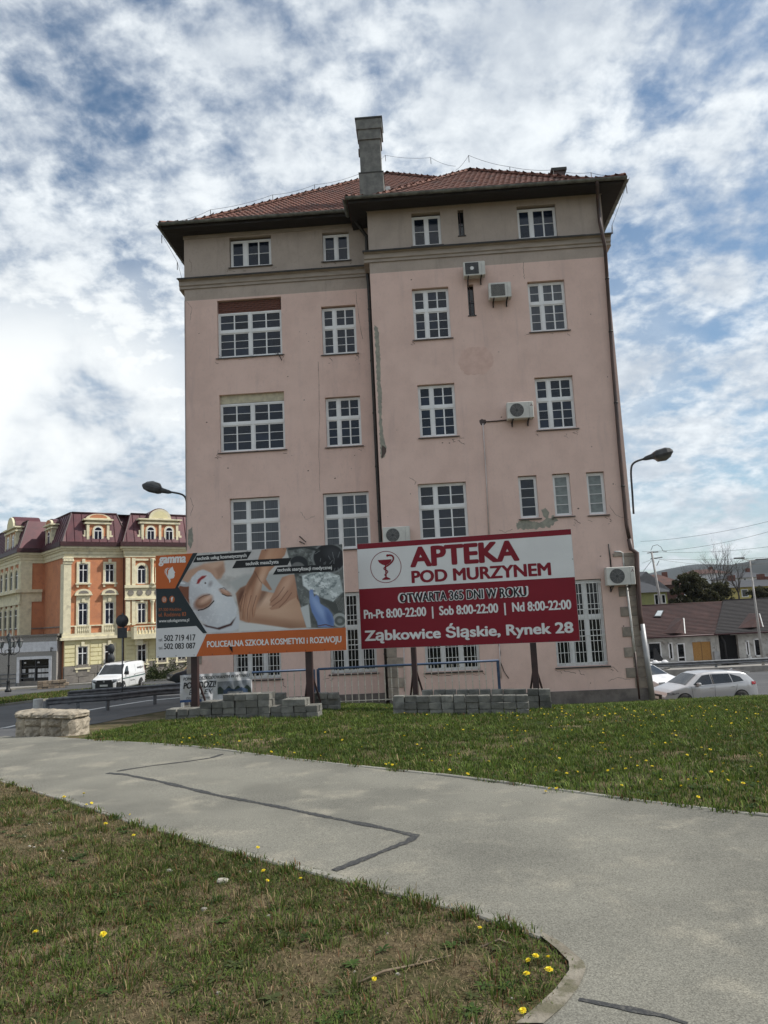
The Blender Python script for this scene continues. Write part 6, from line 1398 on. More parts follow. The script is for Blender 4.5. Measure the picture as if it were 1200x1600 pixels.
class Face:
    "local wall plane: t along the wall, n outwards, z up"
    def __init__(s, o, d, n): s.o = Vector((o[0], o[1], 0)); s.d = Vector((d[0], d[1], 0)); s.n = Vector((n[0], n[1], 0))
    def pt(s, t_, n_, z): return s.o+s.d*t_+s.n*n_+Vector((0, 0, z))
    def unp(s, px, py):
        r = ray(px, py); nn = np.array(s.n); o = np.array([s.o.x+C0.x, s.o.y+C0.y, 0]); k = ((o-np.array([0, 0, CZ]))@nn)/(r@nn); p = np.array([0, 0, CZ])+r*k; return float((p-o)@np.array(s.d)), float(p[2]-ZC)
    def box(s, mb, t0, t1, n0, n1, z0, z1):
        v = [s.pt(a, b, c) for c in (z0, z1) for a, b in ((t0, n0), (t1, n0), (t1, n1), (t0, n1))]; mb.add(v, [(0, 3, 2, 1), (4, 5, 6, 7), (0, 1, 5, 4), (1, 2, 6, 5), (2, 3, 7, 6), (3, 0, 4, 7)]); return mb
    def prism(s, mb, poly, n0, n1):
        k = len(poly); v = [s.pt(a, n0, b) for a, b in poly]+[s.pt(a, n1, b) for a, b in poly]; mb.add(v, [tuple(range(k)), tuple(range(k, 2*k))]+[(i, (i+1) % k, k+(i+1) % k, k+i) for i in range(k)]); return mb
dR = (math.sin(AZ), math.cos(AZ)); nR = (math.cos(AZ), -math.sin(AZ)); AL = R(-40); dL = (math.sin(AL), math.cos(AL)); nL = (-math.cos(AL), math.sin(AL))
FR = Face((0, 0), dR, nR); FL = Face((0, 0), dL, nL)
f = lambda px, py: FR.unp(px, py)
zE = f(100, 847)[1]; zEb = f(100, 854)[1]; zO = f(100, 871)[1]; zBelt1 = f(100, 991)[1]; zBelt0 = f(100, 1001)[1]; zPl = f(100, 1042)[1]; zTop = zE + 2.45
t_ris = f(193, 1000)[0]; t_end = t_ris+11.0
print('ornate', zE, zTop, zBelt1, zPl, t_ris, [f(x, 1000)[0] for x in (111, 130, 171, 190, 221, 245, 290)])
LFL = 5.6; BAYN = 1.8; BAYL = 12.0
def wallbox(face, t0, t1, n0, n1, z0, z1, m, nm='wall', **k): obj(nm, face.box(MB(), t0, t1, n0, n1, z0, z1), m, OB, **k)
T1 = t_ris
# bodies
wallbox(FR, .02, T1, -12, 0, zBelt1, zE-.05, m_or); wallbox(FR, .0, T1, -12, .04, zPl, zBelt1, m_yl); wallbox(FR, -.02, T1, -12, .08, -1.5, zPl, m_crd, 'stone_base')
wallbox(FR, T1, t_end, -12, .55, zBelt1, zE-.05, m_or); wallbox(FR, T1-.02, t_end, -12, .60, zPl, zBelt1, m_yl); wallbox(FR, T1-.04, t_end, -12, .66, -1.5, zPl, m_crd, 'stone_base')
wallbox(FL, .01, LFL+BAYL+6, -.9, .0, -1.5, zE-.06, m_or); wallbox(FL, LFL, LFL+BAYL, -.5, BAYN, -1.5, zE-.05, m_or)
def rng_n(T0, T1_, n): return [(n, T0, T1_)]
# entablature, belts
def bandR(z0, z1, pr, m, nm, part_=None):
    a = MB(); FR.box(a, -pr, T1+.1, -.2, pr, z0, z1); FR.box(a, T1-pr, t_end+pr, .30, .55+pr, z0, z1); FR.box(a, -pr+.004, 0, -.3, pr-.004, z0+.002, z1-.002)
    return obj(nm, a, m, OB)
def bandL(z0, z1, pr, m, nm):
    a = MB(); FL.box(a, -pr-.001, LFL+.1, -.2, pr-.001, z0, z1); FL.box(a, LFL-pr, LFL+BAYL+pr, BAYN-.3, BAYN+pr, z0, z1); FL.box(a, LFL-pr+.003, LFL, 0, BAYN, z0+.002, z1-.002); return obj(nm, a, m, OB)
hE = zEb-zO
for (z0, z1, pr) in ((zO, zO+hE*.30, .10), (zO+hE*.30, zO+hE*.62, .16), (zO+hE*.62, zO+hE*.80, .28), (zO+hE*.80, zEb+.0, .42)): bandR(z0, z1, pr, m_cr, 'cornice'); bandL(z0+.003, z1+.003, pr-.004, m_cr, 'cornice')
for B_ in (bandR, bandL): B_(zEb, zE, .52, m_mar2, 'gutter'); 
bandR(zBelt0, zBelt0+.22, .30, m_cr, 'belt_course'); bandR(zBelt0+.22, zBelt1, .18, m_cr, 'belt_course'); zBal = f(100, 980)[1]; bandR(zBal, zBal+.09, .10, m_cr, 'belt_course'); bandL(zBal, zBal+.09, .08, m_crd, 'belt_course')
# mansard with standing seams
SL = .85
def mansard(face, t0, t1, n0, z0, z1, lo=True, hi=True, seam=.62):
    a = MB(); i0 = SL if lo else 0; i1 = SL if hi else 0; q = [(t0, n0, z0), (t1, n0, z0), (t1-i1, n0-SL, z1), (t0+i0, n0-SL, z1)]
    a.add([face.pt(*p) for p in q]+[face.pt(t0+i0, n0-SL-6, z1), face.pt(t1-i1, n0-SL-6, z1), face.pt(t0, n0-5, z0), face.pt(t1, n0-5, z0)], [(0, 1, 2, 3), (3, 2, 5, 4), (0, 3, 4, 6), (1, 7, 5, 2)]); o = obj('roof', a, m_maroon, OB)
    s_ = MB(); x = t0+.35
    while x < t1-.2:
        zt = z1 if True else 0; xt = min(max(x, t0+i0), t1-i1); k = 1.0
        if x < t0+i0: k = (x-t0)/i0
        if x > t1-i1: k = min(k, (t1-x)/i1)
        if k > .08: s_.tube([face.pt(x, n0+.02, z0), face.pt(x, n0-SL*k+.02, z0+(z1-z0)*k)], .028, 4)
        x += seam
    obj('standing_seam', s_, m_maroon, o)
    r_ = MB(); r_.tube([face.pt(t0+i0, n0-SL, z1+.02), face.pt(t1-i1, n0-SL, z1+.02)], .09, 6); 
    if lo: r_.tube([face.pt(t0, n0, z0), face.pt(t0+i0, n0-SL, z1)], .06, 5)
    if hi: r_.tube([face.pt(t1, n0, z0), face.pt(t1-i1, n0-SL, z1)], .06, 5)
    obj('ridge_capping', r_, m_mar2, o)
mansard(FR, -.3, T1+.4, .3, zE, zTop); mansard(FR, T1-.3, t_end+.3, .85, zE, zTop)
mansard(FL, -.3, LFL+.5, .3, zE, zTop-.02); mansard(FL, LFL-.3, LFL+BAYL+.3, BAYN+.3, zE, zTop-.02)
RT = f(130, 880); 
a = MB(); a.add([FR.pt(SL-.3, .3-SL, zTop+.01), FR.pt(t_end, .3-SL, zTop+.01), FR.pt(t_end, -9, zTop+.5), FR.pt(SL+3, -7, zTop+1.0), FL.pt(LFL+BAYL, .3-SL, zTop+.01)], [(0, 1, 2, 3), (0, 3, 4)]); obj('roof', a, m_mar2, OB)
# windows
def owin(face, t, n, z0, z1, w_, arch=False, surround=True, ped=0, trim=.16, sill=True, side=1, dark=False):
    fb = MB(); zs = z1-w_/2 if arch else z1; g = m_glassd if dark else m_glass
    def outline(e_):
        p = [(t-w_/2-e_, z0-(0 if e_ else 0)), (t+w_/2+e_, z0)]
        if arch: p += [(t+(w_/2+e_)*math.cos(PI*k/12), zs+(w_/2+e_)*math.sin(PI*k/12)) for k in range(13)]
        else: p += [(t+w_/2+e_, z1+e_), (t-w_/2-e_, z1+e_)]
        return p
    if surround:
        so_, si = outline(trim), outline(0); k = len(so_); sb = MB(); v = [face.pt(a, n+.09, b) for a, b in so_]+[face.pt(a, n+.09, b) for a, b in si]+[face.pt(a, n, b) for a, b in so_]+[face.pt(a, n-.06, b) for a, b in si]
        fs = []
        for i in range(1, k): j = (i+1) % k; fs += [(i, j, k+j, k+i), (i, j, 2*k+j, 2*k+i), (k+i, k+j, 3*k+j, 3*k+i)]
        sb.add(v, fs); so2 = obj('surround', sb, m_cr, OB)
        if ped:
            c = MB(); c_ = t; hw2 = w_/2+trim+.10; zp = z1+trim+.42
            face.box(c, t-hw2+.1, t+hw2-.1, n, n+.10, z1+trim, zp); face.box(c, t-hw2-.05, t+hw2+.05, n, n+.30, zp, zp+.10)
            arc = [(t-hw2-.05, zp+.10), (t+hw2+.05, zp+.10)]+[(t+(hw2+.02)*math.cos(PI*k/12), zp+.10+.42*math.sin(PI*k/12)) for k in range(13)]; face.prism(c, arc, n+.02, n+.24); obj('pediment', c, m_cr, OB)
            d_ = MB(); arc = [(t+(hw2-.22)*math.cos(PI*k/12), zp+.13+.26*math.sin(PI*k/12)) for k in range(13)]; face.prism(d_, arc, n+.24, n+.25); obj('pediment_field', d_, m_crd, OB)
        if not arch: obj('keystone', face.box(MB(), t-.12, t+.12, n+.05, n+.17, z1+trim-.12, z1+trim+.22), m_cr, OB)
        if sill:
            s_ = MB(); face.box(s_, t-w_/2-trim-.08, t+w_/2+trim+.08, n, n+.20, z0-.12, z0); face.box(s_, t-w_/2-trim, t-w_/2-trim+.16, n, n+.14, z0-.34, z0-.12); face.box(s_, t+w_/2+trim-.16, t+w_/2+trim, n, n+.14, z0-.34, z0-.12); obj('sill', s_, m_cr, OB)
    fr = outline(0); wo = MB(); face.prism(wo, fr, n+.0, n+.02); wd_ = obj('window', wo, m_w2, OB)
    zt = z0+(zs-z0)*(.68 if arch else .68) if not arch else zs; b = .07; m2 = .04
    for (a0, a1, c0, c1) in ((t-w_/2+b, t-m2, z0+b, zt-m2), (t+m2, t+w_/2-b, z0+b, zt-m2)): obj('pane', face.box(MB(), a0, a1, n+.02, n+.032, c0, c1), g, wd_)
    if arch: pts = [(t-w_/2+b, zt+m2)]+[(t+w_/2-b, zt+m2)]+[(t+(w_/2-b)*math.cos(PI*k/12), zs+m2+(w_/2-b-.02)*math.sin(PI*k/12)) for k in range(1, 12)]; obj('pane', face.prism(MB(), pts, n+.02, n+.032), g, wd_)
    else:
        for (a0, a1) in ((t-w_/2+b, t-m2), (t+m2, t+w_/2-b)): obj('pane', face.box(MB(), a0, a1, n+.02, n+.032, zt+m2, z1-b), g, wd_)
zr = lambda y: f(130, y)[1]
t1, t2 = f(130, 900)[0], f(171, 900)[0]; w1 = (f(137.5, 900)[0]-f(123, 900)[0])
for t_ in (t1, t2):
    owin(FR, t_, 0, zr(911), zr(881), w1); owin(FR, t_, 0, zr(977), zr(942), w1, ped=1, sill=False)
    owin(FR, t_, .04, zr(1043), zr(1010), w1*1.05, trim=.14, dark=True)
    mb_ = MB(); FR.box(mb_, t_-w1/2-.2, t_+w1/2+.2, .0, .05, zBelt1, zBal); 
    for k in range(6): x = t_-w1/2+w1*k/5; c = FR.pt(x, .12, 0); mb_.lathe([(.045, zBelt1), (.045, zBelt1+.08), (.075, zBelt1+.22), (.035, zBelt1+.42), (.05, zBal)], (c.x, c.y, 0), 6)
    FR.box(mb_, t_-w1/2-.25, t_-w1/2-.08, .0, .16, zBelt1, zBal); FR.box(mb_, t_+w1/2+.08, t_+w1/2+.25, 0, .16, zBelt1, zBal); obj('balustrade', mb_, m_cr, OB)
    obj('stone_panel', FR.box(MB(), t_-w1/2-.1, t_+w1/2+.1, .08, .16, .35, 1.25), m_crd, OB)
# risalit: paired arched windows
fr2 = Face((FR.o+FR.n*.55)[:2], dR, nR); g2 = lambda px, py: fr2.unp(px, py)
ta, tb2 = g2(221, 880)[0], g2(252, 880)[0]; zz = lambda y: g2(221, y)[1]
for k in range(4):
    t_ = ta+(tb2-ta)*k*1.0
    if t_ > t_end-.8: break
    owin(fr2, t_, 0, zz(912), zz(883), w1*.98, arch=True, sill=False, trim=.2); owin(fr2, t_, 0, zz(974), zz(942), w1*.95, trim=.16, sill=False); owin(fr2, t_, .05, zz(1037), zz(1006), w1, trim=.14, dark=True)
    obj('swag', fr2.box(MB(), t_-.55, t_+.55, 0, .12, zz(876), zz(873)), m_cr, OB)
    for x in (t_+(tb2-ta)/2,): 
        c = fr2.pt(x, .22, 0)
        for z0_, z1_ in ((zz(914), zz(873)), (zz(976), zz(938))): obj('column', MB().lathe([(.20, z0_), (.20, z0_+.15), (.14, z0_+.2), (.13, z1_-.3), (.20, z1_-.1), (.22, z1_)], (c.x, c.y, 0), 10), m_cr, OB)
for x0p, x1p in ((196, 203), (205.5, 211)):
    a0, a1 = g2(x0p, 900)[0], g2(x1p, 900)[0]
    for z0_, z1_ in ((zz(914), zz(872)), (zz(976), zz(938))): obj('pilaster', fr2.box(MB(), a0, a1, -.05, .14, z0_, z1_), m_cr, OB)
b_ = MB(); fr2.box(b_, T1-.1, t_end+.1, .02, .26, zz(918.5), zz(914)); fr2.box(b_, T1-.05, t_end+.1, .0, .12, zz(934), zz(918.5)); fr2.box(b_, T1-.1, t_end+.1, 0, .22, zz(937), zz(934)); obj('frieze', b_, m_cr, OB)
b_ = MB()
for k in range(14): c = fr2.pt(T1+.5+k*.75, .125, zz(926)); 
for k in range(14): x = T1+.4+k*.72; fr2.prism(b_, [(x+.24*math.cos(2*PI*j/10), zz(926)+.24*math.sin(2*PI*j/10)) for j in range(10)], .12, .16)
obj('frieze_ornament', b_, m_crd, OB)
# balcony
b_ = MB(); t0_ = g2(204, 990)[0]; zb0, zb1, zb2 = zz(998), zz(990.5), zz(977.5); fr2.box(b_, t0_, t0_+6.2, 0, 1.0, zb0, zb1); fr2.box(b_, t0_, t0_+6.2, .85, 1.02, zb2-.1, zb2); fr2.box(b_, t0_, t0_+.25, .0, 1.0, zb1, zb2-.1); fr2.box(b_, t0_+5.95, t0_+6.2, .0, 1.0, zb1, zb2-.1)
for k in range(22): c = fr2.pt(t0_+.4+k*.26, .93, 0); b_.lathe([(.05, zb1), (.085, zb1+.25), (.04, zb1+.5), (.055, zb2-.1)], (c.x, c.y, 0), 6)
for k in (0.3, 5.3): fr2.prism(b_, [(t0_+k, zb0), (t0_+k+.5, zb0), (t0_+k+.5, zb0-.5), (t0_+k, zb0-.5)], 0, .7)
obj('balcony', b_, m_cr, OB)
# corner pilasters and capital
a1 = f(111, 900)[0]
obj('pilaster', FR.box(MB(), -.1, a1, -.1, .12, zBelt1, zO-.5), m_cr, OB); obj('pilaster', FL.box(MB(), -.1, .75, -.1, .11, zBelt1, zO-.5), m_cr, OB); 
c_ = MB(); FR.box(c_, -.16, a1+.06, -.1, .18, zO-.5, zO-.38); FR.box(c_, -.2, a1+.12, -.1, .24, zO-.12, zO)
for k in range(7): c = FR.pt(-.1+k*(a1+.2)/6, .17, zO-.26); c_.lathe([(.02, -.14), (.10, -.02), (.07, .10), (.01, .14)], c, 6)
obj('capital', c_, m_cr, OB)
# rusticated ground-floor blocks
rb = MB(); nrow = 6; hr = (zBelt0-zPl)/nrow
segs_ = [(0.02, t1-w1/2-.22), (t1+w1/2+.22, t2-w1/2-.22), (t2+w1/2+.22, T1-.1)]
for (s0_, s1_) in segs_:
    for r__ in range(nrow):
        x = s0_; wl = .95 if r__ % 2 else .6
        while x < s1_-.05:
            e_ = min(x+wl, s1_); 
            if s1_-e_ < .25: e_ = s1_
            obj('block', FR.box(MB(), x+.02, e_-.02, .04, .09, zPl+r__*hr+.03, zPl+(r__+1)*hr-.03), m_yl, OB); x = e_; wl = .95
for (s0_, s1_) in ((T1, ta-w1/2-.2), (ta+w1/2+.2, tb2-w1/2-.2)):
    for r__ in range(nrow): obj('block', fr2.box(MB(), s0_+.02, s1_-.02, .05, .10, zPl+r__*hr+.03, zPl+(r__+1)*hr-.03), m_yl, OB)
for r__ in range(3):
    x = 0
    while x < T1: w_ = random.uniform(.8, 1.5); obj('stone', FR.box(MB(), x+.02, min(x+w_, T1)-.02, .08, .12+random.uniform(0, .04), zPl-1.9+r__*.62, zPl-1.9+(r__+1)*.62-.03), m_crd, OB); x += w_
td = f(189.5, 900)[0]; c = [FR.pt(td, .62, zE-.1), FR.pt(td, .5, zE-.5), FR.pt(td+.2, .2, zE-1.0), FR.pt(td+.2, .18, zPl)]; obj('downpipe', MB().tube(c, .09, 8), m_mar2, OB)
# dormers
def dormer(face, t, n, z0, w_, hh, nw, ped, deep=2.2, dark=False):
    c = MB(); face.box(c, t-w_/2, t+w_/2, n-deep, n, z0, z0+hh); D_ = obj('dormer', c, m_cr, OB)
    e_ = MB(); face.box(e_, t-w_/2-.16, t+w_/2+.16, n-deep, n+.16, z0+hh*.78, z0+hh*.86); face.box(e_, t-w_/2-.28, t+w_/2+.28, n-deep, n+.26, z0+hh*.94, z0+hh*1.0)
    for k in (-1, 1): 
        x = t+k*(w_/2+.16); face.box(e_, x-.14, x+.14, n-.2, n+.02, z0, z0+hh*.30); face.box(e_, x-.07-k*.05, x+.07-k*.05, n-.2, n+.02, z0+hh*.30, z0+hh*.5)
    obj('moulding', e_, m_cr, D_)
    zt = z0+hh; R_ = w_*(.5 if ped == 'seg' else .27); hh2 = (.42 if ped == 'seg' else w_*.27)
    arc = [(t+R_*1.1*math.cos(PI*k/16), zt+hh2*math.sin(PI*k/16)) for k in range(17)]; p = MB(); face.prism(p, arc, n-deep*.9, n+.15); obj('pediment', p, m_cr, D_)
    arc = [(t+R_*1.18*math.cos(PI*k/16), zt+(hh2+.09)*math.sin(PI*k/16)+.0) for k in range(17)]; p = MB(); face.prism(p, arc, n-deep*.95, n-.05); obj('dormer_roof', p, m_maroon, D_)
    arc = [(t+R_*.78*math.cos(PI*k/16), zt+.08+(hh2*.7)*math.sin(PI*k/16)) for k in range(17)]; p = MB(); face.prism(p, arc, n+.15, n+.155); obj('pediment_field', p, m_or if ped == 'seg' else m_yl, D_)
    face.box(MB(), 0, 1, 0, 1, 0, 1)
    p = MB(); face.box(p, t-w_/2+.12, t+w_/2-.12, n, n+.004, z0+.1, z0+hh*.76); obj('dormer_field', p, m_or, D_)
    step = w_/nw
    for k in range(nw):
        tw = t-w_/2+step*(k+.5); ww = .62; 
        sb = MB(); po = [(tw-ww/2-.12, z0+.08), (tw+ww/2+.12, z0+.08)]+[(tw+(ww/2+.12)*math.cos(PI*j/10), z0+hh*.5+(ww/2+.12)*math.sin(PI*j/10)) for j in range(11)]; face.prism(sb, po, n+.002, n+.07); obj('surround', sb, m_cr, D_)
        sb = MB(); po = [(tw-ww/2, z0+.1), (tw+ww/2, z0+.1)]+[(tw+(ww/2)*math.cos(PI*j/10), z0+hh*.5+(ww/2)*math.sin(PI*j/10)) for j in range(11)]; face.prism(sb, po, n+.07, n+.085); obj('window', sb, m_w2, D_)
        gl = MB(); 
        for a in (-1, 1): face.box(gl, tw+a*.03, tw+a*(ww/2-.05), n+.085, n+.092, z0+.16, z0+hh*.46)
        po = [(tw-ww/2+.05, z0+hh*.5), (tw+ww/2-.05, z0+hh*.5)]+[(tw+(ww/2-.05)*math.cos(PI*j/10), z0+hh*.5+(ww/2-.06)*math.sin(PI*j/10)) for j in range(1, 10)]; face.prism(gl, po, n+.085, n+.092); obj('pane', gl, m_glass, D_)
    for k in range(nw+1): x = t-w_/2+step*k; x = min(max(x, t-w_/2+.10), t+w_/2-.10); obj('pilaster', face.box(MB(), x-.10, x+.10, n+.003, n+.10, z0+.05, z0+hh*.76), m_cr, D_)
zd0 = f(152, 847)[1]-.12
dormer(FR, f(152.5, 830)[0], .12, zE+.05, 1.75, 1.85, 1, 'seg'); dormer(fr2, g2(249, 830)[0], .12, zE+.05, 3.1, 1.95, 2, 'round')
ftl = FL; dormer(FL, FL.unp(80, 840)[0], .12, zE+.05, 1.7, 1.8, 1, 'seg'); FB = Face((FL.o+FL.n*BAYN)[:2], dL, nL); dormer(FB, LFL+3.1, .12, zE+.05, 3.6, 2.0, 2, 'round')
# bay on the left face
for k in range(6): t_ = LFL+1.35+k*1.75; owin(FB, t_, 0, zr(912), zr(880), .95, arch=True, sill=False, trim=.18); owin(FB, t_, 0, zr(977), zr(945), .95, trim=.16, sill=False)
for k in range(7):
    x = LFL+.02+(.42 if k == 0 else .35)/2+k*1.75; 
    for z0_, z1_ in ((zr(914), zO), (zBelt1, zr(938))): obj('pilaster', FB.box(MB(), x-.2, x+.2, -.02, .14, z0_, z1_), m_cr, OB)
b_ = MB(); FB.box(b_, LFL-.3, LFL+BAYL+.2, .02, .5, zr(919), zr(914)); FB.box(b_, LFL-.1, LFL+BAYL, .0, .14, zr(934), zr(919)); FB.box(b_, LFL-.2, LFL+BAYL, 0, .22, zr(938), zr(934)); FB.box(b_, LFL-.28, LFL-.0, -1.58, .3, zr(919), zr(914)); FB.box(b_, LFL-.10, LFL, -1.58, .0, zr(934), zr(919.2)); obj('frieze', b_, m_cr, OB)
b_ = MB(); FB.box(b_, LFL-.10, LFL+.35, -.02, .10, zBelt1-2, zO); FB.box(b_, LFL-.09, LFL, -.8, .0, zBelt1-2, zO); obj('pilaster', b_, m_cr, OB)
# ---- low annex in front
m_peb2 = mat('pebbledash', (.36, .34, .31), 1, (.20, .19, .175), 60, 3, .4, .6, bump=.01, bscale=30); m_wband = mat('white_band', (.66, .66, .67), .8, (.54, .54, .55), 4)
zA = ZC; AX1 = P(97, 1060, 56.5); ang = math.atan2(dL[1], dL[0]); 
fa = Face((-.2, -.3), (-math.cos(R(20)), math.sin(R(8))), (-math.sin(R(8)), -math.cos(R(20)))); nn = Vector(fa.n).normalized(); dd = Vector((-nn.y, nn.x, 0)); dd = dd if dd.x < 0 else -dd
fa.n, fa.d = nn, dd
AN = empty('shop_annex', C0+Vector((-.2, -.3, 0)), 0, label='low grey pebble-dashed shop annex with white band and dark glazed front', category='building')
fa.o = Vector((-.2, -.3, 0)); ua = lambda px, py: fa.unp(px, py)
fa2 = Face((0, 0), tuple(dd[:2]), tuple(nn[:2])); zt_ = ua(90, 993)[1]; L_ = 12
d0, d1 = ua(77, 1040)[0], ua(31, 1040)[0]; z0_, z1_ = ua(55, 1064)[1], ua(55, 1030)[1]
def abox(nm, t0, t1, n0, n1, z0, z1, m, par=None): return obj(nm, fa2.box(MB(), t0, t1, n0, n1, z0, z1), m, par or AN)
abox('wall', .25, d0, -3.5, 0, -1.2, zt_, m_peb2); abox('wall', d1, L_, -3.5, 0, -1.2, zt_, m_peb2); abox('wall', d0, d1, -3.5, 0, z1_, zt_, m_peb2); abox('wall', d0, d1, -3.5, 0, -1.2, z0_, m_crd)
abox('white_band', .2, L_, .0, .02, ua(60, 1018)[1], ua(60, 1003)[1], m_wband); abox('roof_edge', .1, L_, -3.6, .12, zt_, zt_+.15, m_crd)
for (a, b, c, d) in ((d0-.22, d0, z0_-.1, z1_+.22), (d1, d1+.22, z0_-.1, z1_+.22), (d0, d1, z1_, z1_+.22)): abox('door_frame', a, b, .0, .08, c, d, m_wband)
sh = abox('shop_front', d0, d1, -.25, -.2, z0_, z1_, m_glassd); abox('mullion', (d0+d1)/2-.05, (d0+d1)/2+.05, -.2, -.14, z0_, z1_, m_blk, sh); zc = z0_+(z1_-z0_)*.64; abox('transom', d0, d1, -.2, -.15, zc, zc+.08, m_blk, sh)
wt = (d1-d0)
m_tilew = mat('letter_tile', (.55, .55, .55), .6)
for row, zz_, spans in ((0, zc-.42, ((.07, .45), (.52, .76), (.86, .97))), (1, zc-.82, ((.07, .45), (.52, .76)))):
    for (u0, u1) in spans:
        n = max(2, int((u1-u0)*wt/.28))
        for k in range(n):
            a = d0+wt*(u0+(u1-u0)*k/n); b = d0+wt*(u0+(u1-u0)*(k+.88)/n); tlo = abox('letter_tile', a, b, -.2, -.185, zz_, zz_+.28, m_tilew, sh)
# shop tiles carry small dark glyphs that the photograph does not resolve
for k in range(2): abox('small_sign', d0+wt*(.38 if k == 0 else .84), d0+wt*(.45 if k == 0 else .91), -.2, -.18, z1_-.32, z1_-.2, m_tilew, sh)
p = fa2.pt(ua(82, 1018)[0], .2, ua(82, 1018)[1]); obj('wall_lamp', MB().tube([fa2.pt(ua(82, 1018)[0], 0, p.z+.25), p+Vector((0, 0, .3)), p], .05, 6), m_blk, AN)
# kerb wall of rough stones under the annex, hedge before the yellow building
q0, q1 = G(54, 1078), G(97, 1075); d = q1-q0; RW = empty('rubble_wall', q0+Vector((0, .4, 0)), math.atan2(d.y, d.x), label='low brownish rubble wall at the foot of the annex', category='wall')
m_rub2 = mat('rubble', (.26, .20, .14), .95, (.16, .13, .10), 3, rnd=.2)
for r__ in range(4):
    x = 0
    while x < d.length: w_ = random.uniform(.25, .5); obj('stone', MB().cbox(x+.01, x+w_-.01, -.15-random.uniform(0, .05), .2, r__*.22-.3, r__*.22-.09, .02), m_rub2, RW); x += w_
m_leaf = vcmat('leaf', .7, .25, True)
def leafcloud(name, pts, size, seed, cols, par=None, **kw):
    r = np.random.default_rng(seed); n = len(pts); a = r.normal(size=(n, 3)); a /= np.linalg.norm(a, axis=1)[:, None]; b = np.cross(a, r.normal(size=(n, 3))); b /= np.linalg.norm(b, axis=1)[:, None]; s = size*r.uniform(.6, 1.3, (n, 1))
    V_ = np.stack([pts-a*s, pts+b*s*.5, pts+a*s, pts-b*s*.5], 1); me = bpy.data.meshes.new(name); me.from_pydata(V_.reshape(-1, 3).tolist(), [], (np.arange(n*4).reshape(n, 4)).tolist())
    C_ = np.ones((n, 4, 4)); k = r.random((n, 1)); C_[:, :, :3] = (np.array(cols[0])*(1-k)+np.array(cols[1])*k)[:, None, :]; at = me.color_attributes.new('col', 'FLOAT_COLOR', 'POINT'); at.data.foreach_set('color', C_.ravel()); return obj(name, me, m_leaf, par, **kw)
q0, q1 = G(222, 1066), G(285, 1060); r = np.random.default_rng(8); n = 9000; u = r.random(n)
hb = empty('hedge', q0+Vector((0, 1.2, 0)), 0, label='low dark green hedge on the bank before the yellow building', category='hedge')
pts = np.stack([u*(q1.x-q0.x+4), u*(q1.y-q0.y)+r.normal(0, .5, n), np.abs(r.normal(0, .55, n))*(.8+.3*np.sin(u*30))], 1); leafcloud('foliage', pts, .09, 8, [(.02, .035, .010), (.05, .06, .02)], hb); obj('stem', MB().tube([(0, 0, 0), (q1.x-q0.x, q1.y-q0.y, .3)], .1, 5), m_twig, hb)
bk = MB(); b0 = G(205, 1066)
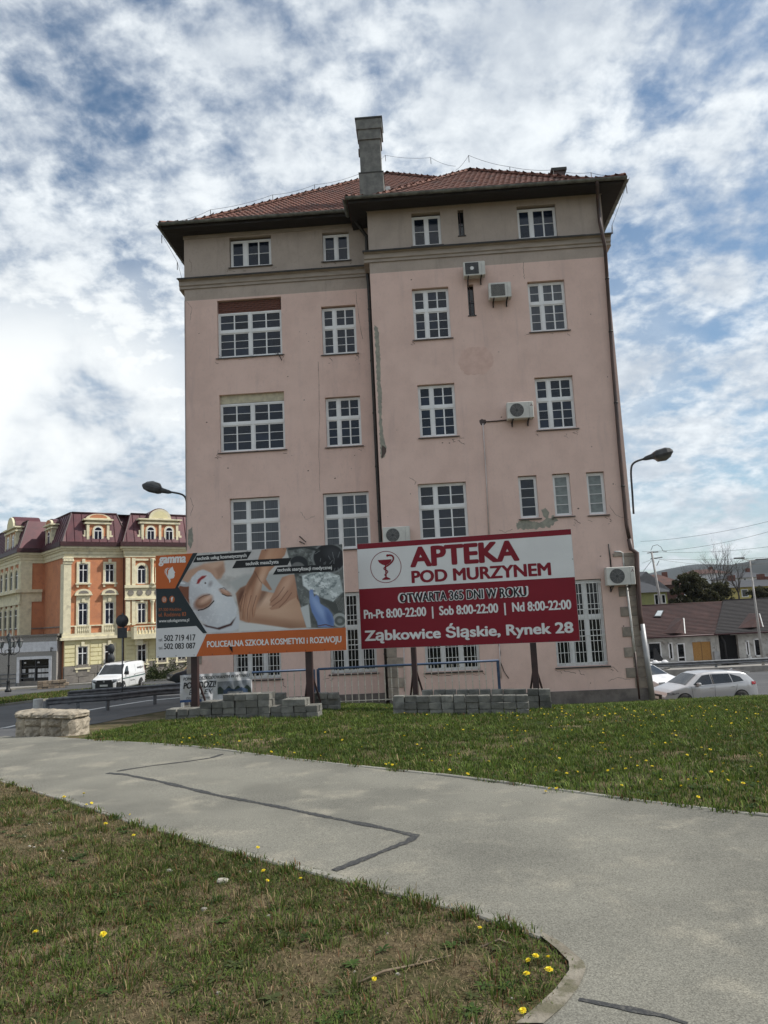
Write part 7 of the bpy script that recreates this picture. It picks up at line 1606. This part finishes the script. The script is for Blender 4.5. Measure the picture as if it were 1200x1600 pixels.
# ------------------------------------------------------------------ low houses across the right street
YH = 57.0
def HW(px, py, n=0): p = P(px, py, YH-n); return p
m_dirty = mat('dirty_white_wall', (.46, .45, .42), .95, (.30, .29, .27), 1.2, 10, .4, .65, dirt=(.20, .18, .16), dscale=2.2, dlo=.56, dhi=.68)
m_sh1 = mat('brown_shingle', (.050, .022, .019), .9, (.036, .018, .016), 3, dirt=(.066, .032, .028), dscale=.8); m_sh2 = mat('dark_shingle', (.030, .026, .026), .9, (.022, .020, .020), 3)
m_ply = mat('chipboard', (.42, .23, .07), .8, (.33, .17, .05), 25, 3)
def house(name, x0p, x1p, y_eave, y_ridge, y_base, rm_, label, xr0, xr1, feats, depth=5.0, hipR=False):
    zg = P((x0p+x1p)/2, y_base, YH).z; a, b = P(x0p, y_base, YH), P(x1p, y_base, YH); A = empty(name, Vector((a.x, YH, zg)), 0, label=label, category='house'); W_ = b.x-a.x; xm = (x0p+x1p)/2
    ze = P(xm, y_eave, YH).z-zg; zr_ = P(xm, y_ridge, YH+depth).z-zg
    lx = lambda px, py=1010, Yd=YH: P(px, py, Yd).x-a.x; lz = lambda px, py, Yd=YH: P(px, py, Yd).z-zg
    holes = [(lx(f_[1]), lx(f_[2]), lz(f_[1], f_[4]), lz(f_[1], f_[3])) for f_ in feats]; holes = [(min(h[0], h[1]), max(h[0], h[1]), max(min(h[2], h[3]), .02), max(h[2], h[3])) for h in holes]
    mb = MB(); wallmb(mb, 0, W_, -.6, ze, 0, holes, .3); mb.quad((0, 0, -.6), (0, 2*depth, -.6), (0, 2*depth, ze), (0, 0, ze)); mb.quad((W_, 0, -.6), (W_, 2*depth, -.6), (W_, 2*depth, ze), (W_, 0, ze)); mb.quad((0, 2*depth, -.6), (W_, 2*depth, -.6), (W_, 2*depth, ze), (0, 2*depth, ze)); obj('wall', mb, m_dirty, A)
    obj('interior', MB().box(.2, W_-.2, .35, depth, -.5, ze-.2), mat('dark_inside', (.01, .01, .01), 1), A)
    for f_, h in zip(feats, holes):
        kind = f_[0]; x0, x1, z0, z1 = h
        if kind == 'board': obj('board', MB().box(x0, x1, .10, .14, z0, z1), m_ply, A); obj('board_joint', MB().box((x0+x1)/2-.01, (x0+x1)/2+.01, .09, .1, z0, z1), m_blk, A); continue
        if kind == 'open': continue
        fb = MB(); e_ = .09
        for q in ((x0, x1, z0, z0+e_), (x0, x1, z1-e_, z1), (x0, x0+e_, z0, z1), (x1-e_, x1, z0, z1)): fb.box(q[0], q[1], -.02+.0005*q[0], .12, q[2], q[3])
        if kind == 'door': fb.box(x0, x1, .0, .1, z0+(z1-z0)*.22, z0+(z1-z0)*.27)
        w_ = obj('door' if kind == 'door' else 'window', fb, m_white, A); obj('pane', MB().box(x0+e_*.5, x1-e_*.5, .05, .07, z0+e_*.5, z1-e_*.5), m_glassd, w_)
    rf_ = MB(); o_ = .45; xa, xb = lx(xr0, y_ridge, YH+depth), lx(xr1, y_ridge, YH+depth); z_e = ze-.06
    v = [(-o_*.4, -o_, z_e), (W_+.02, -o_, z_e), (xb, depth, zr_), (xa, depth, zr_), (-o_*.4, 2*depth, z_e), (W_+.02, 2*depth, z_e)]
    rf_.add(v, [(0, 1, 2, 3), (3, 2, 5, 4), (0, 3, 4), (1, 5, 2)]); R_ = obj('roof', rf_, rm_, A)
    n = 24; sr = MB()
    for k in range(1, n):
        t_ = k/n; L0 = Vector(v[0]).lerp(Vector(v[3]), t_); L1 = Vector(v[1]).lerp(Vector(v[2]), t_); sr.add([L0+Vector((0, -.02, .028)), L1+Vector((0, -.02, .028)), L1+Vector((0, .17, .095)), L0+Vector((0, .17, .095)), L0+Vector((0, -.02, 0)), L1+Vector((0, -.02, 0))], [(0, 1, 2, 3), (4, 5, 1, 0)])
    obj('shingle_rows', sr, rm_, R_, kind='stuff'); obj('gutter', MB().tube([(-.3, -o_-.05, z_e), (W_, -o_-.05, z_e)], .07, 6), m_mar2, A); obj('ridge_capping', MB().tube([v[3], v[2]], .10, 6), rm_, R_)
    return A, lx, lz, ze, zr_, depth, R_, v
feats1 = [('window', 1012, 1033, 1004, 1032), ('window', 1044, 1051, 1004, 1031), ('door', 1057, 1070, 1005, 1035), ('board', 1082, 1111, 1003.5, 1033)]
A1, lx, lz, ze, zr_, dp_, R1, v1 = house('house', 985, 1122, 993, 944.5, 1038, m_sh1, 'low white house with brown hip roof, boarded opening and skylight across the street', 985, 1129, feats1)
obj('wall_box', MB().box(lx(1113), lx(1121), -.2, -.01, 0, lz(1115, 1018)), m_greyp, A1)
# skylight and small pyramid dormer
def onroof(px, py, A_):   # point of the front roof plane
    o = np.array(A_.location); a = o+np.array(v1[0] if A_ is A1 else v2[0]); b = o+np.array(v1[1] if A_ is A1 else v2[1]); c = o+np.array(v1[3] if A_ is A1 else v2[3]); n_ = np.cross(b-a, c-a); r_ = ray(px, py); k = ((a-np.array([0, 0, CZ]))@n_)/(r_@n_); return Vector(np.array([0, 0, CZ])+r_*k-o)
q = [onroof(px, py, A1)+Vector((0, -.08, .10)) for px, py in ((1021, 965.5), (1032.5, 965.5), (1037, 955.5), (1027, 955.5))]; up_ = Vector((0, -.06, .08))
sk = MB(); sk.add([p+Vector((-.0, 0, 0)) for p in q]+[p-up_ for p in q], [(0, 1, 2, 3), (0, 1, 5, 4), (1, 2, 6, 5), (3, 2, 6, 7), (0, 3, 7, 4)]); s_ = obj('skylight', sk, m_blk, R1); ce = sum(q, Vector())/4
obj('pane', MB().add([ce+(p-ce)*.8+up_*.3 for p in q], [(0, 1, 2, 3)]), mat('skylight_glass', (.42, .46, .47), .1), s_)
def pyr(A_, R_, pl, pr, pt):
    a, b, t_ = onroof(*pl, A_), onroof(*pr, A_), onroof(*pt, A_); m_ = (a+b)/2; f_ = Vector((m_.x, min(a.y, b.y)-.35, m_.z+.05)); back = t_+Vector((0, .5, .1)); top_ = Vector((t_.x, (a.y+t_.y)/2-.4, t_.z+.05))
    obj('roof_dormer', MB().add([a, f_, b, top_, back], [(0, 1, 3), (1, 2, 3), (2, 4, 3), (0, 3, 4)]), m_sh1, R_); obj('flashing', MB().tube([top_, b], .06, 4), m_whdirt, R_)
pyr(A1, R1, (1035, 990), (1070, 990), (1056, 967))
feats2 = [('open', 1124, 1154, 987, 1040), ('window', 1165, 1171, 1001, 1025), ('door', 1165.5, 1172.5, 1026, 1034), ('window', 1178, 1190, 998, 1026)]
A2, lx, lz, ze, zr_, dp_, R2, v2 = house('house', 1122.3, 1330, 984.5, 934, 1038, m_sh2, 'low white house with dark roof and a black open gateway across the street', 1131, 1330, feats2)
pyr(A2, R2, (1152, 982), (1192, 980), (1172, 960))
obj('lintel_sign', MB().box(lx(1143), lx(1152), -.12, -.02, lz(1145, 992), lz(1145, 986.5)), m_whdirt, A2); obj('downpipe', MB().tube([(.35, -.1, ze-.1), (.6, -.15, ze-.7), (.65, -.1, 0)], .07, 6), m_blk, A2)
# rubbish heap / boards leaning in front of the first house
p = P(1024, 1037, 55.5); A = empty('rubbish_heap', Vector((p.x, p.y, float(gz(p.x, p.y))+.1)), 0, label='small heap of white sacks and leaning boards by the left house wall', category='rubbish'); rr = random.Random(4)
for k in range(4): obj('sack', MB().lathe([(.10, 0), (.36, .12), (.34, .40), (.12, .62)], (k*.35-.4, rr.uniform(-.2, .2), .1*(k % 2)), 10), m_wband, A)
obj('leaning_board', MB().prism([(0, 0), (1.2, .0), (.25, 1.6), (.12, 1.6)], 'y', .4, .45), m_blk, A)

# houses on the rise behind
m_ywall = mat('yellow_wall', (.52, .44, .16), .9, (.44, .37, .14), 1.5); m_gwall = mat('green_yellow_wall', (.30, .31, .12), .9, (.24, .25, .11), 1.5); m_droof = mat('dark_slate', (.045, .048, .055), .8, (.035, .038, .045), 2); m_rroof = mat('red_far_roof', (.085, .035, .025), .85, (.055, .026, .02), 1)
def far_house(Yd, x0p, x1p, yb, ye, yr, wm, rm_, label, wins=(), hip=2.0, depth=8, chim=()):
    a, b = P(x0p, yb, Yd), P(x1p, yb, Yd); zg = min(a.z, b.z); A = empty('house', Vector((a.x, Yd, zg)), 0, label=label, category='house'); W_ = b.x-a.x; xm = (x0p+x1p)/2; ze = P(xm, ye, Yd).z-zg; zr_ = P(xm, yr, Yd+depth/2).z-zg
    mb = MB().box(0, W_, 0, depth, -8, ze); obj('wall', mb, wm, A); o_ = .5; v = [(-o_, -o_, ze), (W_+o_, -o_, ze), (W_+o_, depth+o_, ze), (-o_, depth+o_, ze), (hip, depth/2, zr_), (W_-hip, depth/2, zr_)]
    obj('roof', MB().add(v, [(0, 1, 5, 4), (1, 2, 5), (2, 3, 4, 5), (3, 0, 4), (0, 3, 2, 1)]), rm_, A)
    for (xa, xb, yt, ybt) in wins:
        x0, x1, z0, z1 = P(xa, yt, Yd).x-a.x, P(xb, yt, Yd).x-a.x, P(xa, ybt, Yd).z-zg, P(xa, yt, Yd).z-zg; w_ = obj('window', MB().box(x0-.1, x1+.1, -.06, .0, z0-.1, z1+.1), m_white, A); obj('pane', MB().box(x0, x1, -.09, -.05, z0, z1), m_glassd, w_)
    for (xa, yt) in chim: x0 = P(xa, yt, Yd+depth/2).x-a.x; zt = P(xa, yt, Yd+depth/2).z-zg; obj('chimney', MB().box(x0-.35, x0+.35, depth/2-.4, depth/2+.4, zt-2.5, zt), m_brick, A)
    return A
far_house(85, 975, 1044, 947, 926, 893, m_gwall, m_droof, 'house with dark roof and greenish yellow wall behind the corner of the pink building', ((1023, 1027, 930, 944), (1034, 1038, 930, 942)), 4.5, 9, ())
far_house(120, 1012, 1070, 935, 914, 897, m_rroof, m_rroof, 'distant house with red tiled roof left of the dark green tree', (), 2.0, 10, ((1038, 894),))
far_house(92, 1118, 1262, 942, 916, 905, m_ywall, m_droof, 'long yellow house partly hidden by bare branches at the right edge', ((1159, 1167, 922, 932), (1190, 1197, 920, 930)), 3, 9, ((1142, 899), (1188, 897), (1196, 901)))
far_house(150, 1146, 1205, 915, 902, 893, m_wband, m_droof, 'pale distant house above the yellow one', ((1152, 1155, 904, 909), (1162, 1165, 904, 909)), 2, 10, ((1168, 888),))
far_house(170, 1085, 1140, 905, 896, 889, m_wband, m_rroof, 'small distant house with reddish roof between tree and hills', (), 2, 10, ((1110, 886),))
# satellite dish
p = P(1061, 936, 80); A = empty('satellite_dish', p, 0, label='small white satellite dish beside the greenish yellow house', category='satellite dish'); obj('dish', MB().lathe([(.03, 0), (.22, -.06), (.34, -.14)], n=16, axis='y'), m_whdirt, A); obj('mast', MB().tube([(0, .05, 0), (0, .1, -4.5)], .04, 5), m_galv, A)

# ------------------------------------------------------------------ trees
m_bark = mat('bark', (.055, .045, .040), .95, (.05, .042, .036), 8)
def branches(mb, p, d, l, r_, lev, rr, tips):
    n = 4; pts = [p]; q = p.copy(); dd = d.copy()
    for i in range(n): dd = (dd+Vector((rr.uniform(-.16, .16), rr.uniform(-.16, .16), rr.uniform(-.02, .14)))).normalized(); q = q+dd*l/n; pts.append(q.copy())
    mb.tube(pts, [r_*(1-.5*i/n) for i in range(n+1)], 6 if lev < 2 else (4 if lev < 4 else 3), cap=False); tips.append(q.copy())
    if lev >= 6: return
    for k in range(rr.choice((2, 3, 3)) if lev < 5 else 2):
        a = rr.uniform(0, 2*PI); sp_ = rr.uniform(.35, .75); u = dd.orthogonal().normalized(); w_ = dd.cross(u); nd = (dd+(u*math.cos(a)+w_*math.sin(a))*sp_).normalized(); branches(mb, pts[rr.choice((2, 3, 4))] if k else pts[-1], nd, l*rr.uniform(.66, .86), r_*.52, lev+1, rr, tips)
def bare_tree(Yd, px, pyb, pyt, label, seed, spread=1.0, leaves=None):
    p = P(px, pyb, Yd); h = P(px, pyt, Yd).z-p.z; A = empty('bare_tree' if not leaves else 'budding_tree', p, 0, label=label, category='tree'); rr = random.Random(seed); tips = []
    mb = MB(); mb.tube([(0, 0, -1), (.05, 0, h*.12), (0, .05, h*.24)], [h*.022, h*.018, h*.015], 8); obj('trunk', mb, m_bark, A)
    br = MB()
    for k in range(5): a = 2*PI*k/5+rr.uniform(-.4, .4); branches(br, Vector((0, .03, h*(.16+.02*k))), Vector((math.cos(a)*.42*spread, math.sin(a)*.42*spread, 1)).normalized(), h*.26, h*.013, 1, rr, tips)
    br.f = [f_ for f_ in br.f]; obj('crown', br, m_bark, A)
    if leaves:
        T_ = np.array([tuple(t_) for t_ in tips]); r = np.random.default_rng(seed); k = leaves; pts = np.repeat(T_, k, 0)+r.normal(0, h*.035, (len(T_)*k, 3)); leafcloud('leaves', pts, h*.012, seed, [(.028, .040, .012), (.085, .085, .028)], A)
    return A
bare_tree(78, 1128, 945, 848, 'tall bare tree with fine twigs against the hills', 5, 1.25)
bare_tree(82, 1155, 940, 868, 'smaller bare tree right of the tall bare one', 9, 1.2)
bare_tree(88, 1090, 945, 878, 'thin bare tree rising behind the dark green tree', 12, 1.1)
def bushy(Yd, px, pyb, pyt, wpx, label, seed, n=16000):
    p = P(px, pyb, Yd); h = P(px, pyt, Yd).z-p.z; w_ = (P(px+wpx/2, pyb, Yd).x-p.x); A = empty('leafy_tree', p, 0, label=label, category='tree'); r = np.random.default_rng(seed); obj('trunk', MB().tube([(0, 0, -1), (0, 0, h*.5), (.2, 0, h*.8)], [.22, .15, .05], 6), m_bark, A)
    nc = 130; c = np.stack([r.uniform(-w_, w_, nc), r.normal(0, w_*.4, nc), h*r.uniform(.05, .9, nc)], 1); c[:, 0] *= np.sqrt(np.clip(1.0-(c[:, 2]/h*1.0)**2.2, .05, 1)); s = r.uniform(.05, .12, nc)*h; idx = r.integers(0, nc, n); d = r.normal(size=(n, 3)); d /= np.linalg.norm(d, axis=1)[:, None]; pts = c[idx]+d*(s[idx]*r.uniform(.4, 1.05, n)**.5)[:, None]; pts = pts[pts[:, 2] > 0]
    leafcloud('crown', pts, .13, seed, [(.026, .030, .014), (.085, .080, .036)], A)
bushy(72, 1085, 948, 893, 66, 'dark green rounded tree behind the brown-roofed house', 3, 17000); bushy(76, 1126, 948, 908, 40, 'lower dark green bush right of the rounded tree', 4, 6500); bushy(80, 1190, 944, 915, 30, 'olive bush at the right edge before the yellow house', 6, 6000)

# ------------------------------------------------------------------ poles, wires, street lamp
m_pole = mat('concrete_pole', (.40, .39, .37), .9, (.30, .29, .28), 3)
p = P(1035, 945, 66); t_ = P(1018, 862, 66); A = empty('utility_pole', p, 0, label='pale concrete utility pole with cross arms and wires', category='utility pole'); tl = t_-p
obj('pole', MB().tube([(0, 0, -2), tuple(tl)], [.13, .09], 8), m_pole, A); obj('cross_arm', MB().tube([tl+Vector((-.4, 0, -.1)), tl+Vector((.6, 0, -.05))], .05, 5), m_galv, A); b = P(1022, 873, 66)-p; obj('cross_arm', MB().tube([b+Vector((-.3, 0, 0)), b+Vector((.75, 0, .1))], .05, 5), m_galv, A)
q = P(1030, 876, 66)-p; obj('stay', MB().tube([q, P(1026, 884, 66)-p], .03, 4), m_galv, A); obj('stay', MB().tube([P(1018, 876, 66)-p, P(1005, 893, 66)-p], .02, 4), m_galv, A)
arc = [P(*c, 66)-p for c in ((1017, 860), (1020, 853), (1027, 851), (1033, 855), (1036, 861), (1042, 862))]; obj('loop_wire', MB().tube(arc, .022, 4), m_blk, A)
def span(a, b, Ya, Yb, sag, label):
    A_, B_ = P(*a, Ya), P(*b, Yb); mb = MB(); pts = [A_.lerp(B_, k/16)-A_-Vector((0, 0, sag*4*(k/16)*(1-k/16))) for k in range(17)]; obj('overhead_wire', MB().tube(pts, .010, 4), m_blk, None, A_, label=label, category='wire', group='overhead wires right of the pink building')
span((1018, 862), (1230, 850), 66, 60, .3, 'overhead wire leaving the top of the concrete pole to the right'); span((1001, 846), (1230, 807), 60, 50, .3, 'highest overhead wire right of the pink building')
span((1003, 862), (1230, 822), 60, 50, .4, 'second highest overhead wire right of the pink building'); span((1022, 873), (1230, 868), 66, 62, .2, 'overhead wire leaving the lower cross arm to the right'); span((1003, 880), (1018, 874), 66, 66, .02, 'short overhead wire from the lower cross arm to the pink building')
span((1030, 874), (1230, 876), 66, 70, .5, 'lowest overhead wire in front of the hills')
b = P(1193, 1041, 52.5); t_ = P(1171.5, 876, 52.5); zg = float(gz(b.x, b.y)); A = empty('street_lamp', Vector((b.x, b.y, zg)), 0, label='tall pale street lamp with two thin arms before the right houses', category='street lamp'); tt = t_-Vector((b.x, b.y, zg))
obj('pole', MB().tube([(0, 0, 0), tuple(tt)], [.10, .055], 10), m_pole, A); l_ = P(1155, 872, 52.5)-Vector((b.x, b.y, zg)); r2 = P(1189, 874, 52.5)-Vector((b.x, b.y, zg))
obj('arm', MB().tube([l_, tt], .03, 6), m_pole, A); obj('arm', MB().tube([tt, r2], .03, 6), m_pole, A)
for e_, d_ in ((l_, 1), (r2, -1)): obj('lamp_head', MB().cbox(e_.x-.35, e_.x+.35, e_.y-.14, e_.y+.14, e_.z-.04, e_.z+.05, .02), m_galv, A)
# rubble by the crest at the silver car
p = P(1168, 1085, 26.5); p.z = float(gz(p.x, p.y))

# ------------------------------------------------------------------ hills
m_hill = mat('wooded_hill', (.010, .016, .015), 1, (.018, .023, .022), .03, 10, .4, .62)
def hill(name, Yd, prof, thick, seed, rough=6):
    x = [P(px, py, Yd).x for px, py in prof]; z = [P(px, py, Yd).z for px, py in prof]; nx_ = 260; ny_ = 14; xs_ = np.linspace(x[0], x[-1], nx_); zt = np.interp(xs_, x, z); r = np.random.default_rng(seed); rz = np.convolve(r.normal(0, 1, nx_+8), np.ones(3)/3, 'same')[:nx_]*rough*.12+fbm(xs_, xs_*0+3, 90, seed)*rough
    mb = MB(); mb.grid(lambda u, v: (xs_[round(u*(nx_-1))], Yd-thick*(1-v), float(-30+(zt[round(u*(nx_-1))]+rz[round(u*(nx_-1))]-rough*.5+30)*math.sin(v*PI/2)**.8)), nx_-1, ny_); struct(name, mb, m_hill)
hill('hills', 1500, [(-3500, 935), (-1000, 948), (0, 962), (600, 935), (900, 905), (1000, 898), (1030, 893), (1060, 885), (1090, 883), (1115, 888), (1150, 886), (1250, 880), (1500, 862), (2500, 850), (5000, 870)], 500, 3, 14)
hill('hills', 900, [(1000, 925), (1060, 903), (1090, 893), (1130, 884), (1160, 874), (1200, 869), (1300, 860), (1600, 850), (2600, 840)], 300, 5, 10)
hill('hills', 450, [(-4000, 960), (-1500, 975), (0, 985), (600, 960), (1000, 920), (1080, 905), (1200, 893), (1600, 870), (3000, 860)], 150, 7, 5)

# thin air between here and the hills
hz = bpy.data.materials.new('haze'); hz.use_nodes = True; t = hz.node_tree; t.nodes.clear(); pv = t.nodes.new('ShaderNodeVolumePrincipled'); pv.inputs['Color'].default_value = (.72, .80, .92, 1); pv.inputs['Density'].default_value = .00010; pv.inputs['Anisotropy'].default_value = .2
o_ = t.nodes.new('ShaderNodeOutputMaterial'); t.links.new(pv.outputs[0], o_.inputs['Volume'])
HAZE = True
if HAZE: obj('haze', MB().box(-4500, 4500, -140, 4500, -35, 260), hz, kind='stuff', label='thin pale air over the whole place', category='haze')
